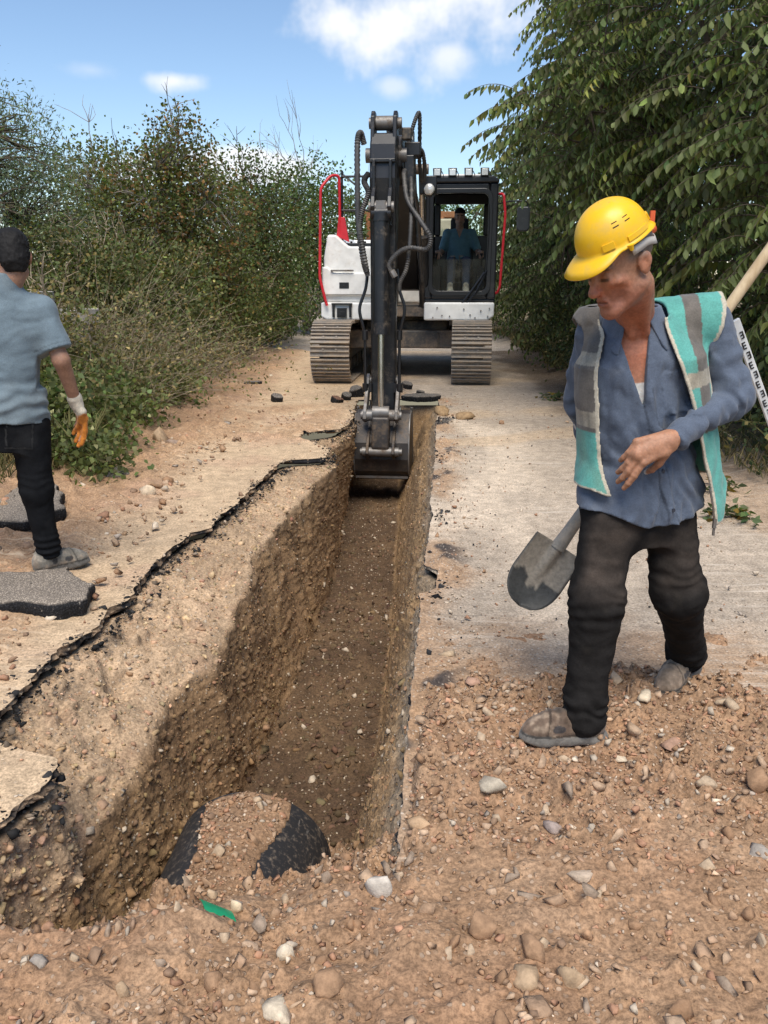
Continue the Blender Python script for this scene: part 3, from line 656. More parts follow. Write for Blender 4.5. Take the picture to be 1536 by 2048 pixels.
# thicket between the trees and the verge
for i, (x, y, rx, ry, h, n, col, warm, lab) in enumerate([
    (-4.0, 11.2, .9, .8, 1.15, 6500, (.075, .085, .032), .22, 'olive-brown bush in front of the thicket behind the left man'),
    (-3.1, 11.8, .8, .9, 1.35, 6500, (.078, .088, .034), .25, 'brownish green bush in the centre of the left thicket'),
    (-5.2, 10.0, .9, .8, 1.0, 5000, (.105, .11, .04), .3, 'yellow-green bush above the concrete ring'),
    (-2.75, 14.2, .7, 1.0, 1.35, 5500, (.07, .085, .03), .2, 'dark green bush beside the left verge near the excavator'),
    (-2.65, 16.5, .6, 1.2, 1.15, 4500, (.07, .088, .03), .2, 'dark bush beside the excavator body'),
    (-3.5, 8.15, .5, .4, .78, 2600, (.095, .10, .04), .35, 'dry olive weeds in front of the manhole ring'),
    (-2.5, 19.5, .7, 1.4, 1.2, 4000, (.065, .085, .03), .15, 'shaded bush behind the left excavator track')]):
    z = float(ground_z(x, y))
    plant('thicket_bush', lab, 'bush', (x, y, z), [((x, y, z + h * .5), (rx, ry, h * .55)), ((x - .35, y + .2, z + h * .95), (rx * .7, ry * .7, h * .45)), ((x + .3, y + .3, z + h * .8), (rx * .6, ry * .7, h * .5))], rng, n, .046, .03, col, warm, (.23, .17, .06), 'bushes of the left thicket', leafpart='foliage', stempart='stem', trunk_r=.014, stems=14, clump=.12, per=12, bark_m=M_twig, bare=10, bare_len=.5)
# brambles spilling over the verge next to the left man
for i, (x, y, r, h, n, lab) in enumerate([(-2.55, 7.1, .5, .62, 3600, 'light green bramble clump right of the gloved hand'), (-3.1, 6.5, .6, .7, 3800, 'light green bramble clump behind the left man'),
    (-2.55, 8.2, .45, .55, 2600, 'bramble clump spilling over the verge beside the soil'), (-2.45, 9.6, .4, .5, 2200, 'low bramble clump in front of the dry brush'), (-2.2, 6.2, .3, .32, 1300, 'small bramble patch at the foot of the verge'), (-3.8, 7.3, .75, 1.0, 4200, 'bramble clump under the concrete ring')]):
    z = float(ground_z(x, y)) + .02
    plant('bramble_bush', lab, 'bush', (x, y, z), [((x, y, z + h * .5), (r, r, h * .55)), ((x - r * .7, y + .2, z + h * .7), (r * .8, r * .8, h * .6))], rng, n, .05, .042, (.135, .16, .058), .1, (.26, .25, .12), 'brambles on the left verge', leafpart='foliage', stempart='stem', trunk_r=.006, clump=.09, stems=16, per=9, detail=2, bark_m=M_stemg, bare=8, bare_len=.35)
# dry brush: tangles of thin arching stems
def brush(label, base, r, h, n, rng, mat, group='dry brush on the left bank', name='dry_brush', thick=.003, lean=.75, leafn=0):
    n = int(n * .5); leafn = int(leafn * 2.6)
    root = empty(name, base); tag(root, label, 'dry brush', group); st = TB(); tips = []
    for i in range(n):
        a = rng.uniform(0, 2 * pi); q = np.array((cos(a), sin(a), 0)) * r * sqrt(rng.rand()); d = unit(np.array((rng.normal(0, lean), rng.normal(0, lean), 1.0))); L = h * rng.uniform(.45, 1.2)
        t = np.linspace(0, 1, 6)[:, None]; g = rng.uniform(.1, .75)
        path = q + d * L * t + np.array((d[0], d[1], -.5)) * L * g * t * t + rng.normal(0, .035 * L, (6, 3)) * t + rng.normal(0, .18, (1, 3)) * L * t * t
        st.tube(path, np.linspace(thick * rng.uniform(.7, 1.5), thick * .4, 6), 3, False); tips.append(path[2:])
    o = st.build('stem', mat, root, smooth=True); o['kind'] = 'stuff'
    if leafn:
        T = np.concatenate(tips); k = rng.randint(0, len(T), leafn); m = leafn
        v, f, c = leaves(T[k] + rng.normal(0, .03, (m, 3)), rng.normal(size=(m, 3)), rng.normal(size=(m, 3)), .042 * rng.uniform(.6, 1.3, m), .026, tint(rng, m, (.145, .15, .058), .35, .35, (.25, .19, .08)))
        lo = link('foliage', mesh_np('foliage', v, f, c), M_leafd, root); lo['kind'] = 'stuff'
    return root
for i, (x, y, r, h, n, m, lab, lf) in enumerate([
    (-2.95, 8.6, .65, 1.25, 620, M_twig, 'grey-brown tangle of dry stems behind the brambles', 1500), (-3.4, 9.6, .75, 1.45, 620, M_twig, 'tall dry brush in front of the brown bush', 1500), (-2.75, 10.6, .6, 1.1, 560, M_twig, 'dry grass-like brush on the verge beside the asphalt lump', 1400),
    (-4.0, 7.95, .75, 1.0, 520, M_twig, 'dry stems in front of the concrete ring', 2400), (-2.75, 12.4, .5, 1.0, 420, M_twig, 'dry brush at the foot of the thicket near the track', 900), (-5.6, 10.6, .7, 1.4, 200, M_grey, 'bare grey twigs below the olive tree', 0), (-3.6, 7.6, .6, .8, 300, M_stemg, 'green thin-stemmed weeds behind the left man', 1500)]):
    brush(lab, (x, y, float(ground_z(x, y))), r, h, n, rng, m, leafn=lf)

# more shaded bushes filling the right verge behind the tree trunks
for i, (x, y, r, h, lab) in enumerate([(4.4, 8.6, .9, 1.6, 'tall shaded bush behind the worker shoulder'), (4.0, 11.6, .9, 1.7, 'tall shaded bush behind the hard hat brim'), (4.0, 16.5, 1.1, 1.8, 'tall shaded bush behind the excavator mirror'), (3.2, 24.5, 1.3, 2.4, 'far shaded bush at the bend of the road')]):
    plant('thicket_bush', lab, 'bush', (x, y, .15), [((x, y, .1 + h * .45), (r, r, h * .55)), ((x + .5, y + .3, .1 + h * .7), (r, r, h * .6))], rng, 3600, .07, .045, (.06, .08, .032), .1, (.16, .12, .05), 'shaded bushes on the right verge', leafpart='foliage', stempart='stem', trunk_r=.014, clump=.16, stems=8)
# grass and weeds along both verges
def grass(name, label, n, f, rng, col, h=.22):
    P = f(rng, n); n = len(P); d = unit(np.stack([rng.normal(0, .45, n), rng.normal(0, .45, n), np.ones(n)], 1))
    v, fc, c = leaves(P, d, rng.normal(size=(n, 3)), h * rng.uniform(.4, 1.3, n), .007 + .006 * rng.rand(n), tint(rng, n, col, .35, .45, (.27, .21, .10)), .7, .2, 2)
    o = link(name, mesh_np(name, v, fc, c), M_leafd); tag(o, label, 'grass', kind='stuff')
def gl_(rng, n): y = rng.uniform(5, 24, n); x = -2.45 - np.abs(rng.normal(0, .5, n)) + .12 * np.sin(y * 2.1); return np.stack([x, y, ground_z(x, y) + .0 + .14 * sstep(x, -2.05, -2.7) * (x > -2.7)], 1)
def gr_(rng, n): y = rng.uniform(4.5, 22, n); x = 2.75 + np.abs(rng.normal(0, .4, n)) + .12 * np.sin(y * 1.7); return np.stack([x, y, np.full(n, .08)], 1)
grass('grass', 'dry grass and weeds along the left verge', 9000, gl_, rng, (.12, .12, .05)); grass('grass', 'dry grass and leaf litter along the right verge', 5000, gr_, rng, (.10, .10, .045), .16)

# ------------------------------------------------------------------ excavator
M_white = paint('white_paint', (.78, .77, .74), .38, (.46, .38, .28), .32, 2.6)
M_black = paint('black_paint', (.013, .013, .015), .38, (.20, .16, .12), .42, 3.5)
M_blackc = paint('cab_black', (.012, .012, .014), .33, (.15, .13, .11), .22, 3.0)
M_arm = paint('worn_black_paint', (.012, .012, .014), .36, (.24, .19, .14), .36, 5.5)
M_red = paint('red_paint', (.55, .020, .030), .38, (.25, .1, .07), .15, 4)
M_steel = paint('worn_steel', (.20, .19, .18), .5, (.16, .12, .09), .65, 7, .5)
M_bucket = paint('bucket_steel', (.055, .048, .044), .42, (.20, .14, .09), .5, 5, .4)
M_chrome = paint('chrome_rod', (.55, .54, .52), .18, (.3, .25, .2), .2, 6, .95)
M_mud = paint('muddy_track', (.23, .205, .18), .6, (.44, .35, .26), .8, 6, .2, bump=.3)
M_frame = paint('muddy_frame', (.06, .055, .05), .6, (.26, .19, .13), .75, 4, bump=.3)
M_hose = paint('rubber_hose', (.045, .044, .045), .55, (.20, .18, .16), .5, 9)
M_lens = paint('lamp_lens', (.72, .72, .70), .15, (.5, .5, .45), .1, 5, .3)
M_dark = paint('cab_interior', (.02, .02, .022), .7, (.05, .05, .05), .2, 3)
M_beige = paint('beige_paint', (.47, .41, .30), .6, (.3, .24, .17), .35, 3)
M_orange = paint('rusty_orange_paint', (.34, .135, .055), .6, (.2, .1, .06), .5, 2)
def glass_mat(name, tintc=(.92, .96, .94), mixf=.93):
    k = NT(name); k.t.nodes.remove(k.b)
    a = k.n('ShaderNodeBsdfTransparent'); a.inputs[0].default_value = (*tintc, 1); g = k.n('ShaderNodeBsdfGlossy'); g.inputs['Roughness'].default_value = .05
    d = k.n('ShaderNodeBsdfDiffuse'); d.inputs[0].default_value = (.35, .33, .28, 1)
    lw = k.n('ShaderNodeLayerWeight'); lw.inputs[0].default_value = .12
    m1 = k.n('ShaderNodeMixShader'); k.l(k.math('MULTIPLY', lw.outputs['Fresnel'], .8), m1.inputs[0]); k.l(a.outputs[0], m1.inputs[1]); k.l(g.outputs[0], m1.inputs[2])
    m2 = k.n('ShaderNodeMixShader'); k.l(k.ramp(k.noise(5, 4, .6, k.objc()), .45, .8, .02, 1 - mixf), m2.inputs[0]); k.l(m1.outputs[0], m2.inputs[1]); k.l(d.outputs[0], m2.inputs[2])
    k.l(m2.outputs[0], k.out.inputs['Surface']); return k.m
M_glass = glass_mat('cab_glass')

EX = empty('excavator', (.40, 13.8, 0), -radians(5.3))
tag(EX, 'white crawler excavator with black arm and red handrails straddling the road', 'excavator')
# ---- undercarriage
TL, TR_, TZ = 1.53, .395, .425                       # half length between wheels, loop radius, wheel height
def loop_pt(s):                                       # point and outward angle along the track loop
    a = 2 * TL; per = 2 * a + 2 * pi * TR_; s = s % per
    if s < a: return -TL + s, TZ - TR_, -pi / 2
    s -= a
    if s < pi * TR_: t = -pi / 2 + s / TR_; return TL + TR_ * cos(t), TZ + TR_ * sin(t), t
    s -= pi * TR_
    if s < a: return TL - s, TZ + TR_ - .03 * sin(pi * s / a), pi / 2
    s -= a; t = pi / 2 + s / TR_; return -TL + TR_ * cos(t), TZ + TR_ * sin(t), t
PER = 4 * TL + 2 * pi * TR_; NS = 52; pitch = PER / NS
shoe_m = None
for side in (-1, 1):
    tr = MB()
    cx = side * .98
    tr.prism([(-1.45, .25), (1.45, .25), (1.5, .55), (1.2, .66), (-1.2, .66), (-1.5, .55)], cx - .13, cx + .13)
    track = tr.build('track', M_frame, EX, .02)
    w = MB()
    for yy, r in ((-TL, .33), (TL, .33)): w.cyl((cx - .16, yy, TZ), (cx + .16, yy, TZ), r, 24)
    for yy in np.linspace(-1.15, 1.15, 7): w.cyl((cx - .15, yy, .17), (cx + .15, yy, .17), .1, 14)
    for yy in (-.6, .6): w.cyl((cx - .1, yy, .70), (cx + .1, yy, .70), .07, 14)
    w.build('track_wheel', M_frame, track, smooth=True)
    ch = MB()
    for i in range(NS * 1):
        y, z, t = loop_pt((i + .5) * pitch); 
        R = np.array([[1, 0, 0], [0, sin(t), cos(t)], [0, -cos(t), sin(t)]])
        ch.box((cx, y - .03 * cos(t), z - .03 * sin(t)), (.20, pitch * .9, .06), R)
    ch.build('track_chain', M_frame, track)
    if shoe_m is None:
        sb = MB(); sb.box((0, 0, 0), (.55, pitch * .93, .02))
        for q, h in ((-.40, .030), (-.02, .030), (.36, .030)): sb.box((0, q * pitch, .01 + h / 2), (.548, .020, h))
        for bx_ in (-.09, .09): sb.box((bx_, .16 * pitch, .018), (.03, .03, .02))
        so = sb.build('track_shoe', M_mud, track, .004, seg=1); shoe_m = so.data; first = so
    else: first = None
    for i in range(NS):
        y, z, t = loop_pt(i * pitch)
        o = first if (first is not None and i == 0) else link('track_shoe', shoe_m, None, track)
        if o is not first: md = o.modifiers.new('bevel', 'BEVEL'); md.width = .004; md.segments = 1
        M = Matrix(((1, 0, 0, cx), (0, sin(t), cos(t), y + .012 * cos(t)), (0, -cos(t), sin(t), z + .012 * sin(t)), (0, 0, 0, 1)))
        o.matrix_local = M
xf = MB()
xf.prism([(-.8, .50), (.8, .50), (.62, .82), (-.62, .82)], -.62, .62)
for sx in (-1, 1):
    for sy in (-1, 1):
        R = np.array(Matrix.Rotation(sx * sy * -radians(22), 3, 'Z')); xf.box((sx * .66, sy * .78, .56), (.55, .30, .24), R)
xf.bb(-.86, .86, -1.0, -.72, .44, .70)
xf.build('undercarriage_frame', M_frame, EX, .02)
sl = MB(); sl.cyl((0, 0, .80), (0, 0, .93), .52, 40); sl.build('slew_ring', M_frame, EX, smooth=True)
# ---- upper frame and body
b = MB(); b.bb(-1.10, 1.22, -1.05, 1.75, .90, 1.03); b.build('upper_deck', M_frame, EX, .01)
b = MB(); b.prism([(-1.20, .90), (-1.12, .86), (-.42, .86), (-.42, 1.105), (-1.20, 1.105)], -1.28, 1.0, 1); sk = b.build('lower_skirt', M_white, EX, .025, seg=3)
b = MB(); b.prism([(.29, .86), (1.20, .86), (1.29, .92), (1.29, 1.11), (.29, 1.11)], -1.30, .9, 1); sk2 = b.build('lower_skirt', M_white, EX, .025, seg=3)
bo = MB()
for (x, z) in ((.42, .90), (.48, 1.04), (.66, .92), (.95, .94), (1.02, .9), (1.1, 1.0), (1.2, .92), (1.22, 1.03), (.86, 1.02), (.55, .93)): bo.cyl((x, -1.318, z), (x, -1.296, z), .010, 8)
bo.build('bolt', M_steel, sk2)
st_ = MB(); st_.bb(-1.04, -.74, -1.32, -1.27, 1.075, 1.098); st_.bb(-1.03, -.995, -1.32, -1.27, .90, 1.085); st_.bb(-.785, -.75, -1.32, -1.27, .90, 1.085); st_.bb(-.96, -.82, -1.33, -1.275, .90, 1.03); st_.bb(-.93, -.85, -1.335, -1.33, .92, .98)
st_.build('step', M_blackc, sk, .008)
tb = MB()
tb.prism([(-1.12, 1.105), (-.42, 1.105), (-.42, 1.88), (-.80, 1.88), (-.98, 2.04), (-1.10, 2.04), (-1.16, 1.72), (-1.16, 1.16)], -1.20, .75, 1)
box = tb.build('tool_box', M_white, EX, .03, seg=3)
q = MB(); q.prism([(-1.18, 1.20), (-.45, 1.20), (-.45, 1.52), (-1.0, 1.52), (-1.10, 1.60), (-1.18, 1.60)], -1.255, -1.19, 1); q.build('door_panel', M_white, box, .025, seg=3)
q = MB(); q.bb(-1.05, -.72, -1.285, -1.255, 1.535, 1.56); q.build('handle', M_steel, box, .006)
q = MB(); q.bb(-.93, -.79, -1.262, -1.25, 1.30, 1.385); q.cyl((-.86, -1.272, 1.34), (-.86, -1.26, 1.34), .012, 10); q.build('latch', M_blackc, box, .004)
q = MB(); q.bb(-1.15, -.45, -1.262, -1.256, 1.212, 1.218); q.build('panel_seam', M_frame, box)
q = MB(); q.bb(-.95, -.42, -1.05, .7, 1.881, 1.93); 
for i in range(5): q.cyl((-.88 + i * .1, -1.02, 1.93), (-.88 + i * .1, -1.02, 1.955), .018, 8)
q.build('tread_plate', M_blackc, box, .006)
eh = MB(); eh.bb(-1.15, 1.2, .75, 1.30, 1.03, 1.98); eh.build('engine_hood', M_white, EX, .04, seg=3)
cw = MB(); cw.prism([(-1.22, .95), (1.24, .95), (1.24, 1.95), (1.05, 2.06), (-1.05, 2.06), (-1.22, 1.95)], 1.30, 2.05, 1); cw.build('counterweight', M_white, EX, .08, seg=3)
# ---- handrails
def rail(name, pts, r, mat, n=60, parent=EX): m = MB(); m.tube(spline(pts, n), r, 10); return m.build(name, mat, parent, smooth=True)
def seg_rail(name, pts, r, mat, parent=EX, bend=.07):
    pts = [np.array(p, float) for p in pts]; out = [pts[0]]
    for a, c, d in zip(pts, pts[1:], pts[2:]):
        u = unit(a - c); w = unit(d - c); k = min(bend, np.linalg.norm(a - c) * .45, np.linalg.norm(d - c) * .45)
        for t in np.linspace(0, 1, 6): out.append((1 - t) ** 2 * (c + u * k) + 2 * t * (1 - t) * c + t * t * (c + w * k))
    out.append(pts[-1]); m = MB(); m.tube(out, r, 10); return m.build(name, mat, parent, smooth=True)
seg_rail('handrail', [(-1.10, -1.33, 1.06), (-1.12, -1.33, 1.12), (-1.20, -1.33, 1.45), (-1.17, -1.28, 2.66), (-1.03, -1.2, 2.83), (-.93, -1.12, 2.83), (-.93, -1.1, 2.0)], .021, M_red)
q = MB(); q.prism([(-.98, 2.02), (-.80, 1.94), (-.86, 2.28), (-.95, 2.28)], -1.12, -1.06, 1); q.build('rail_bracket', M_red, EX, .006)
seg_rail('guard_rail', [(-.90, -1.1, 2.86), (-.90, -.2, 2.86), (-.90, .5, 2.86)], .016, M_blackc)
for z in (2.82, 2.37): seg_rail('guard_rail', [(-.90, -1.1, z), (-.52, -1.1, z), (-.40, -1.1, z)], .016, M_blackc)
seg_rail('guard_rail', [(-.895, -1.08, 2.9), (-.90, -1.08, 2.4), (-.90, -1.08, 1.95)], .016, M_blackc)
seg_rail('guard_rail', [(-.40, -1.1, 2.82), (-.40, -1.1, 2.3), (-.40, -1.1, 1.9)], .016, M_blackc)
seg_rail('handrail', [(1.31, -1.16, 2.57), (1.37, -1.22, 2.56), (1.40, -1.24, 2.3), (1.36, -1.24, 1.32), (1.33, -1.2, 1.24), (1.27, -1.15, 1.23)], .019, M_red)
q = MB(); q.tube(spline([(1.29, -1.1, 2.44), (1.45, -1.15, 2.47), (1.62, -1.2, 2.47), (1.70, -1.2, 2.44), (1.70, -1.2, 2.3)], 24), .009, 8); mir = q.build('mirror', M_blackc, EX, smooth=True)
q = MB(); q.prism([(1.58, 2.07), (1.72, 2.07), (1.74, 2.12), (1.74, 2.36), (1.72, 2.40), (1.58, 2.40), (1.56, 2.36), (1.56, 2.12)], -1.22, -1.15, 1); q.build('mirror_housing', paint('mirror_grey', (.045, .05, .055), .3, (.2, .2, .2), .3, 5), mir, .02)
# ---- cab
X0, X1, Y0, Y1, Z0, Z1 = .29, 1.30, -1.22, .45, 1.11, 2.80
cab = MB()
cab.bb(X0, X1, Y0 + .03, Y1, Z0, Z0 + .05)                                        # floor
cab.bb(X0, X0 + .10, Y0, Y0 + .12, Z0 + .05, Z1 - .09); cab.bb(X1 - .12, X1, Y0, Y0 + .12, Z0 + .05, Z1 - .09)   # front posts
cab.bb(X0 + .10, X1 - .12, Y0, Y0 + .10, Z0 + .05, Z0 + .13); cab.bb(X0 + .10, X1 - .12, Y0, Y0 + .10, Z1 - .22, Z1 - .09)
cab.bb(X0, X0 + .07, Y1 - .1, Y1, Z0 + .05, Z1 - .09); cab.bb(X1 - .07, X1, Y1 - .1, Y1, Z0 + .05, Z1 - .09)
cab.bb(X0, X0 + .05, Y0 + .12, Y1 - .1, Z0 + .05, 1.72); cab.bb(X1 - .05, X1, Y0 + .12, Y1 - .1, Z0 + .05, 1.72)        # lower sides
cab.bb(X0 + .07, X1 - .07, Y1 - .06, Y1, Z0 + .05, 2.08); cab.bb(X0 + .07, X1 - .07, Y1 - .06, Y1, 2.55, Z1 - .09)
cab.bb(X0 + .07, X0 + .17, Y1 - .06, Y1, 2.08, 2.55); cab.bb(X1 - .17, X1 - .07, Y1 - .06, Y1, 2.08, 2.55)
cab.bb(X0, X0 + .05, -.45, -.35, 1.72, Z1 - .09); cab.bb(X1 - .05, X1, -.45, -.35, 1.72, Z1 - .09)
cabo = cab.build('cab', M_blackc, EX, .022, seg=3)
q = MB(); q.prism([(X0 + .06, Z1 - .09), (X1 - .06, Z1 - .09), (X1 + .005, Z1 - .09), (X1 + .005, Z1 - .05), (X1 - .08, Z1), (X0 + .08, Z1), (X0 - .005, Z1 - .05), (X0 - .005, Z1 - .09)], Y0 - .03, Y1 + .02, 1); roof = q.build('cab_roof', M_blackc, cabo, .03, seg=3)
q = MB(); q.bb(X0 + .2, X1 - .2, Y0 + .1, Y1 - .2, Z1, Z1 + .035); q.build('roof_hatch', M_white, cabo, .012)
fr = MB(); fo = []
def rrect(x0, x1, z0, z1, r, n=6):
    out = []
    for cx_, cz_, a0 in ((x1 - r, z1 - r, 0), (x0 + r, z1 - r, 90), (x0 + r, z0 + r, 180), (x1 - r, z0 + r, 270)):
        for i in range(n): a = radians(a0 + 90 * i / (n - 1)); out.append((cx_ + r * cos(a), cz_ + r * sin(a)))
    return out
O = rrect(X0 + .055, X1 - .075, Z0 + .09, Z1 - .16, .12); I = rrect(X0 + .115, X1 - .135, Z0 + .16, Z1 - .225, .085); n_ = len(O); V = []
for y_ in (Y0 - .025, Y0 + .03): V += [(x, y_, z) for x, z in O] + [(x, y_, z) for x, z in I]
Ff = []
for i in range(n_):
    j = (i + 1) % n_; Ff += [(i, j, n_ + j, n_ + i), (2 * n_ + i, 3 * n_ + i, 3 * n_ + j, 2 * n_ + j), (i, 2 * n_ + i, 2 * n_ + j, j), (n_ + i, n_ + j, 3 * n_ + j, 3 * n_ + i)]
fr.add(V, Ff); fr.build('window_frame', M_blackc, cabo, .008)
q = MB(); q.bb(X0 + .11, X1 - .13, Y0 + .0, Y0 + .006, Z0 + .15, 1.70); q.build('lower_windscreen', M_glass, cabo)
q = MB(); q.bb(X0 + .17, X1 - .17, Y1 - .04, Y1 - .034, 2.08, 2.55); q.build('rear_window', M_glass, cabo)
q = MB(); q.bb(X0 + .02, X0 + .026, Y0 + .12, -.45, 1.72, Z1 - .09); q.build('side_window', M_glass, cabo)
q = MB(); q.bb(X1 - .026, X1 - .02, Y0 + .12, -.45, 1.72, Z1 - .09); q.build('side_window', M_glass, cabo)
for i, x in enumerate((.45, .66, .88, 1.10)):
    q = MB(); q.prism([(x - .055, 2.79), (x + .055, 2.79), (x + .06, 2.90), (x - .06, 2.90)], Y0 - .05, Y0 + .03, 1); q.cyl((x, Y0 - .01, 2.73), (x, Y0 - .01, 2.80), .014, 8); wl = q.build('work_light', M_blackc, cabo, .008)
    q = MB(); q.bb(x - .042, x + .042, Y0 - .056, Y0 - .05, 2.805, 2.885); q.build('lens', M_lens, wl, .002)
    rail('cable', [(x + .06, Y0 - .03, 2.86), (x + .085, Y0 - .03, 2.80), (x + .06, Y0 - .02, 2.74), (x + .01, Y0 - .01, 2.72)], .006, M_hose, 16, wl)
q = MB(); q.tube([(.80, Y0 - .05, 1.06), (.95, Y0 - .06, 1.25), (1.14, Y0 - .05, 1.52)], .018, 8); q.tube([(.86, Y0 - .05, 1.06), (1.02, Y0 - .06, 1.24), (1.17, Y0 - .05, 1.55)], .012, 8); q.tube([(1.155, Y0 - .045, 1.48), (1.18, Y0 - .045, 2.1), (1.17, Y0 - .04, 2.42)], .010, 8); q.box((.83, Y0 - .05, 1.06), (.14, .05, .06))
q.build('windscreen_wiper', M_blackc, cabo, smooth=True)
q = MB(); q.bb(.53, .99, -.15, .40, 1.40, 1.55); q.bb(.54, .98, .22, .36, 1.52, 2.12); q.bb(.62, .90, .22, .34, 2.12, 2.34); q.bb(.55, .97, -.1, .35, 1.16, 1.40); q.build('operator_seat', M_dark, cabo, .04, seg=3)
for sx in (.43, 1.10):
    q = MB(); q.bb(sx - .06, sx + .06, -.35, .2, 1.2, 1.62); q.tube([(sx, -.30, 1.60), (sx, -.36, 1.74), (sx + .0, -.37, 1.80)], [.018, .016, .024], 10); q.build('control_console', M_dark, cabo, .02)
q = MB()
for sx in (.70, .78): q.tube([(sx, -.80, 1.18), (sx, -.86, 1.45), (sx, -.84, 1.74)], .009, 8); q.box((sx - .02 if sx < .75 else sx + .02, -.84, 1.75), (.07, .02, .02))
for sx in (.64, .84): q.box((sx, -.82, 1.20), (.09, .22, .03))
q.build('travel_lever', M_blackc, cabo, smooth=True)
q = MB(); q.tube([(.4, -1.05, 1.19), (.5, -1.06, 1.22), (.58, -1.02, 1.19), (.62, -1.0, 1.2)], [.03, .045, .04, .02], 7); q.build('rag', paint('green_rag', (.20, .26, .20), .9, (.3, .28, .22), .4, 9), cabo, smooth=True)
# ---- boom, arm, bucket (side outlines in y, z; the machine's centre line is x = 0)
bm_ = MB()
prof = [(-.20, 1.25), (-.55, 1.28), (-1.15, 1.95), (-1.9, 2.62), (-2.7, 2.73), (-3.95, 2.50), (-4.10, 2.60), (-4.12, 2.80), (-4.0, 2.92), (-2.7, 3.12), (-2.0, 3.14), (-1.55, 2.98), (-.7, 2.2), (-.15, 1.62)]
bm_.prism(prof, -.17, .17)
boom = bm_.build('boom', M_black, EX, .015)
q = MB(); q.bb(-.40, -.20, -.75, .4, 1.03, 1.72); q.bb(.20, .28, -.75, .4, 1.03, 1.72); q.build('boom_mount', M_frame, EX, .02)
q = MB(); q.cyl((-.22, -4.05, 2.72), (.22, -4.05, 2.72), .075, 20); q.build('pin', M_steel, boom, smooth=True)
q = MB(); q.cyl((-.36, -.33, 1.45), (.25, -.33, 1.45), .08, 20); q.build('pin', M_steel, boom, smooth=True)
def cylinder(name, a, b, rb, rr, frac, parent, mat=M_black):
    a = np.array(a, float); b = np.array(b, float); m = a + (b - a) * frac; u = unit(b - a)
    q = MB(); q.cyl(a, m, rb, 20); q.cyl(m - u * .10, m + u * .02, rb * 1.14, 20); q.cyl(a, a + u * .08, rb * 1.1, 20); q.cyl(a - (.1, 0, 0), a + (.1, 0, 0), rb * .8, 14); c_ = q.build(name, mat, parent, smooth=True)
    q = MB(); q.cyl(m, b, rr, 16); q.build('piston_rod', M_chrome, c_, smooth=True)
    q = MB(); q.cyl(b - (.09, 0, 0), b + (.09, 0, 0), rb * .85, 16); q.build('rod_eye', M_steel, c_, smooth=True)
    return c_
for sx in (-.30, .30): cylinder('boom_cylinder', (sx * .95, -.95, 1.00), (sx * .92, -2.05, 2.80), .075, .042, .55, EX)
cylinder('arm_cylinder', (0, -1.75, 3.24), (0, -4.22, 3.01), .085, .048, .5, EX)
q = MB(); q.prism([(-1.6, 3.0), (-1.95, 3.1), (-1.85, 3.30), (-1.68, 3.30)], -.16, -.10); q.prism([(-1.6, 3.0), (-1.95, 3.1), (-1.85, 3.30), (-1.68, 3.30)], .10, .16); q.build('cylinder_bracket', M_black, boom, .01)
ar = MB()
aprof = [(-4.20, -.03), (-4.36, -.05), (-4.44, .03), (-4.42, .35), (-4.44, 1.9), (-4.50, 2.45), (-4.45, 2.78), (-4.36, 2.90), (-4.10, 2.90), (-3.98, 2.80), (-3.92, 2.60), (-4.0, 2.35), (-4.22, 1.6), (-4.22, .3), (-4.14, .06)]
ar.prism(aprof, -.135, .135)
arm = ar.build('arm', M_arm, EX, .018, seg=3)
q = MB()
for sx in (-.115, .115): q.prism([(-4.10, 2.82), (-4.40, 2.82), (-4.36, 3.06), (-4.28, 3.12), (-4.16, 3.12), (-4.10, 3.04)], sx - .02, sx + .02)
q.build('cylinder_lug', M_arm, arm, .008)
q = MB(); q.cyl((-.165, -4.22, 3.01), (.175, -4.22, 3.01), .055, 18); q.build('pin', M_steel, arm, smooth=True)
q = MB()
for sx in (-.085, .085): q.bb(sx - .014, sx + .014, -4.56, -4.44, 1.98, 2.62); q.prism([(-4.42, 2.0), (-4.66, 2.06), (-4.70, 2.16), (-4.66, 2.26), (-4.48, 2.42)], sx - .02, sx + .02)
q.bb(-.13, .13, -4.515, -4.47, 2.60, 2.635)
q.build('cylinder_clevis', M_arm, arm, .006)
q = MB(); q.cyl((-.13, -4.62, 2.16), (.13, -4.62, 2.16), .055, 18); q.bb(-.05, .05, -4.68, -4.56, 2.02, 2.22); q.build('pin', M_steel, arm, smooth=True)
bc = cylinder('bucket_cylinder', (0, -4.62, 2.10), (0, -4.70, .06), .085, .034, .585, EX, M_arm)
q = MB()
for sx in (-.155, .155):                                                                 # hydraulic pipes along the arm
    q.tube(spline([(sx, -4.50, 1.55), (sx * 1.15, -4.52, 1.35), (sx * 1.55, -4.55, 1.15), (sx * 1.35, -4.55, .98), (sx * 1.2, -4.54, .9)], 24), .017, 8)
    q.cyl((sx * 1.2, -4.54, .92), (sx * 1.2, -4.54, .35), .016, 8); q.cyl((sx * 1.2, -4.54, .92), (sx * 1.2, -4.54, .82), .032, 10); q.cyl((sx * 1.2, -4.54, .35), (sx * 1.2, -4.54, .28), .03, 10); q.box((sx * 1.1, -4.48, .30), (.1, .08, .09))
q.build('hydraulic_pipe', M_blackc, arm, smooth=True)
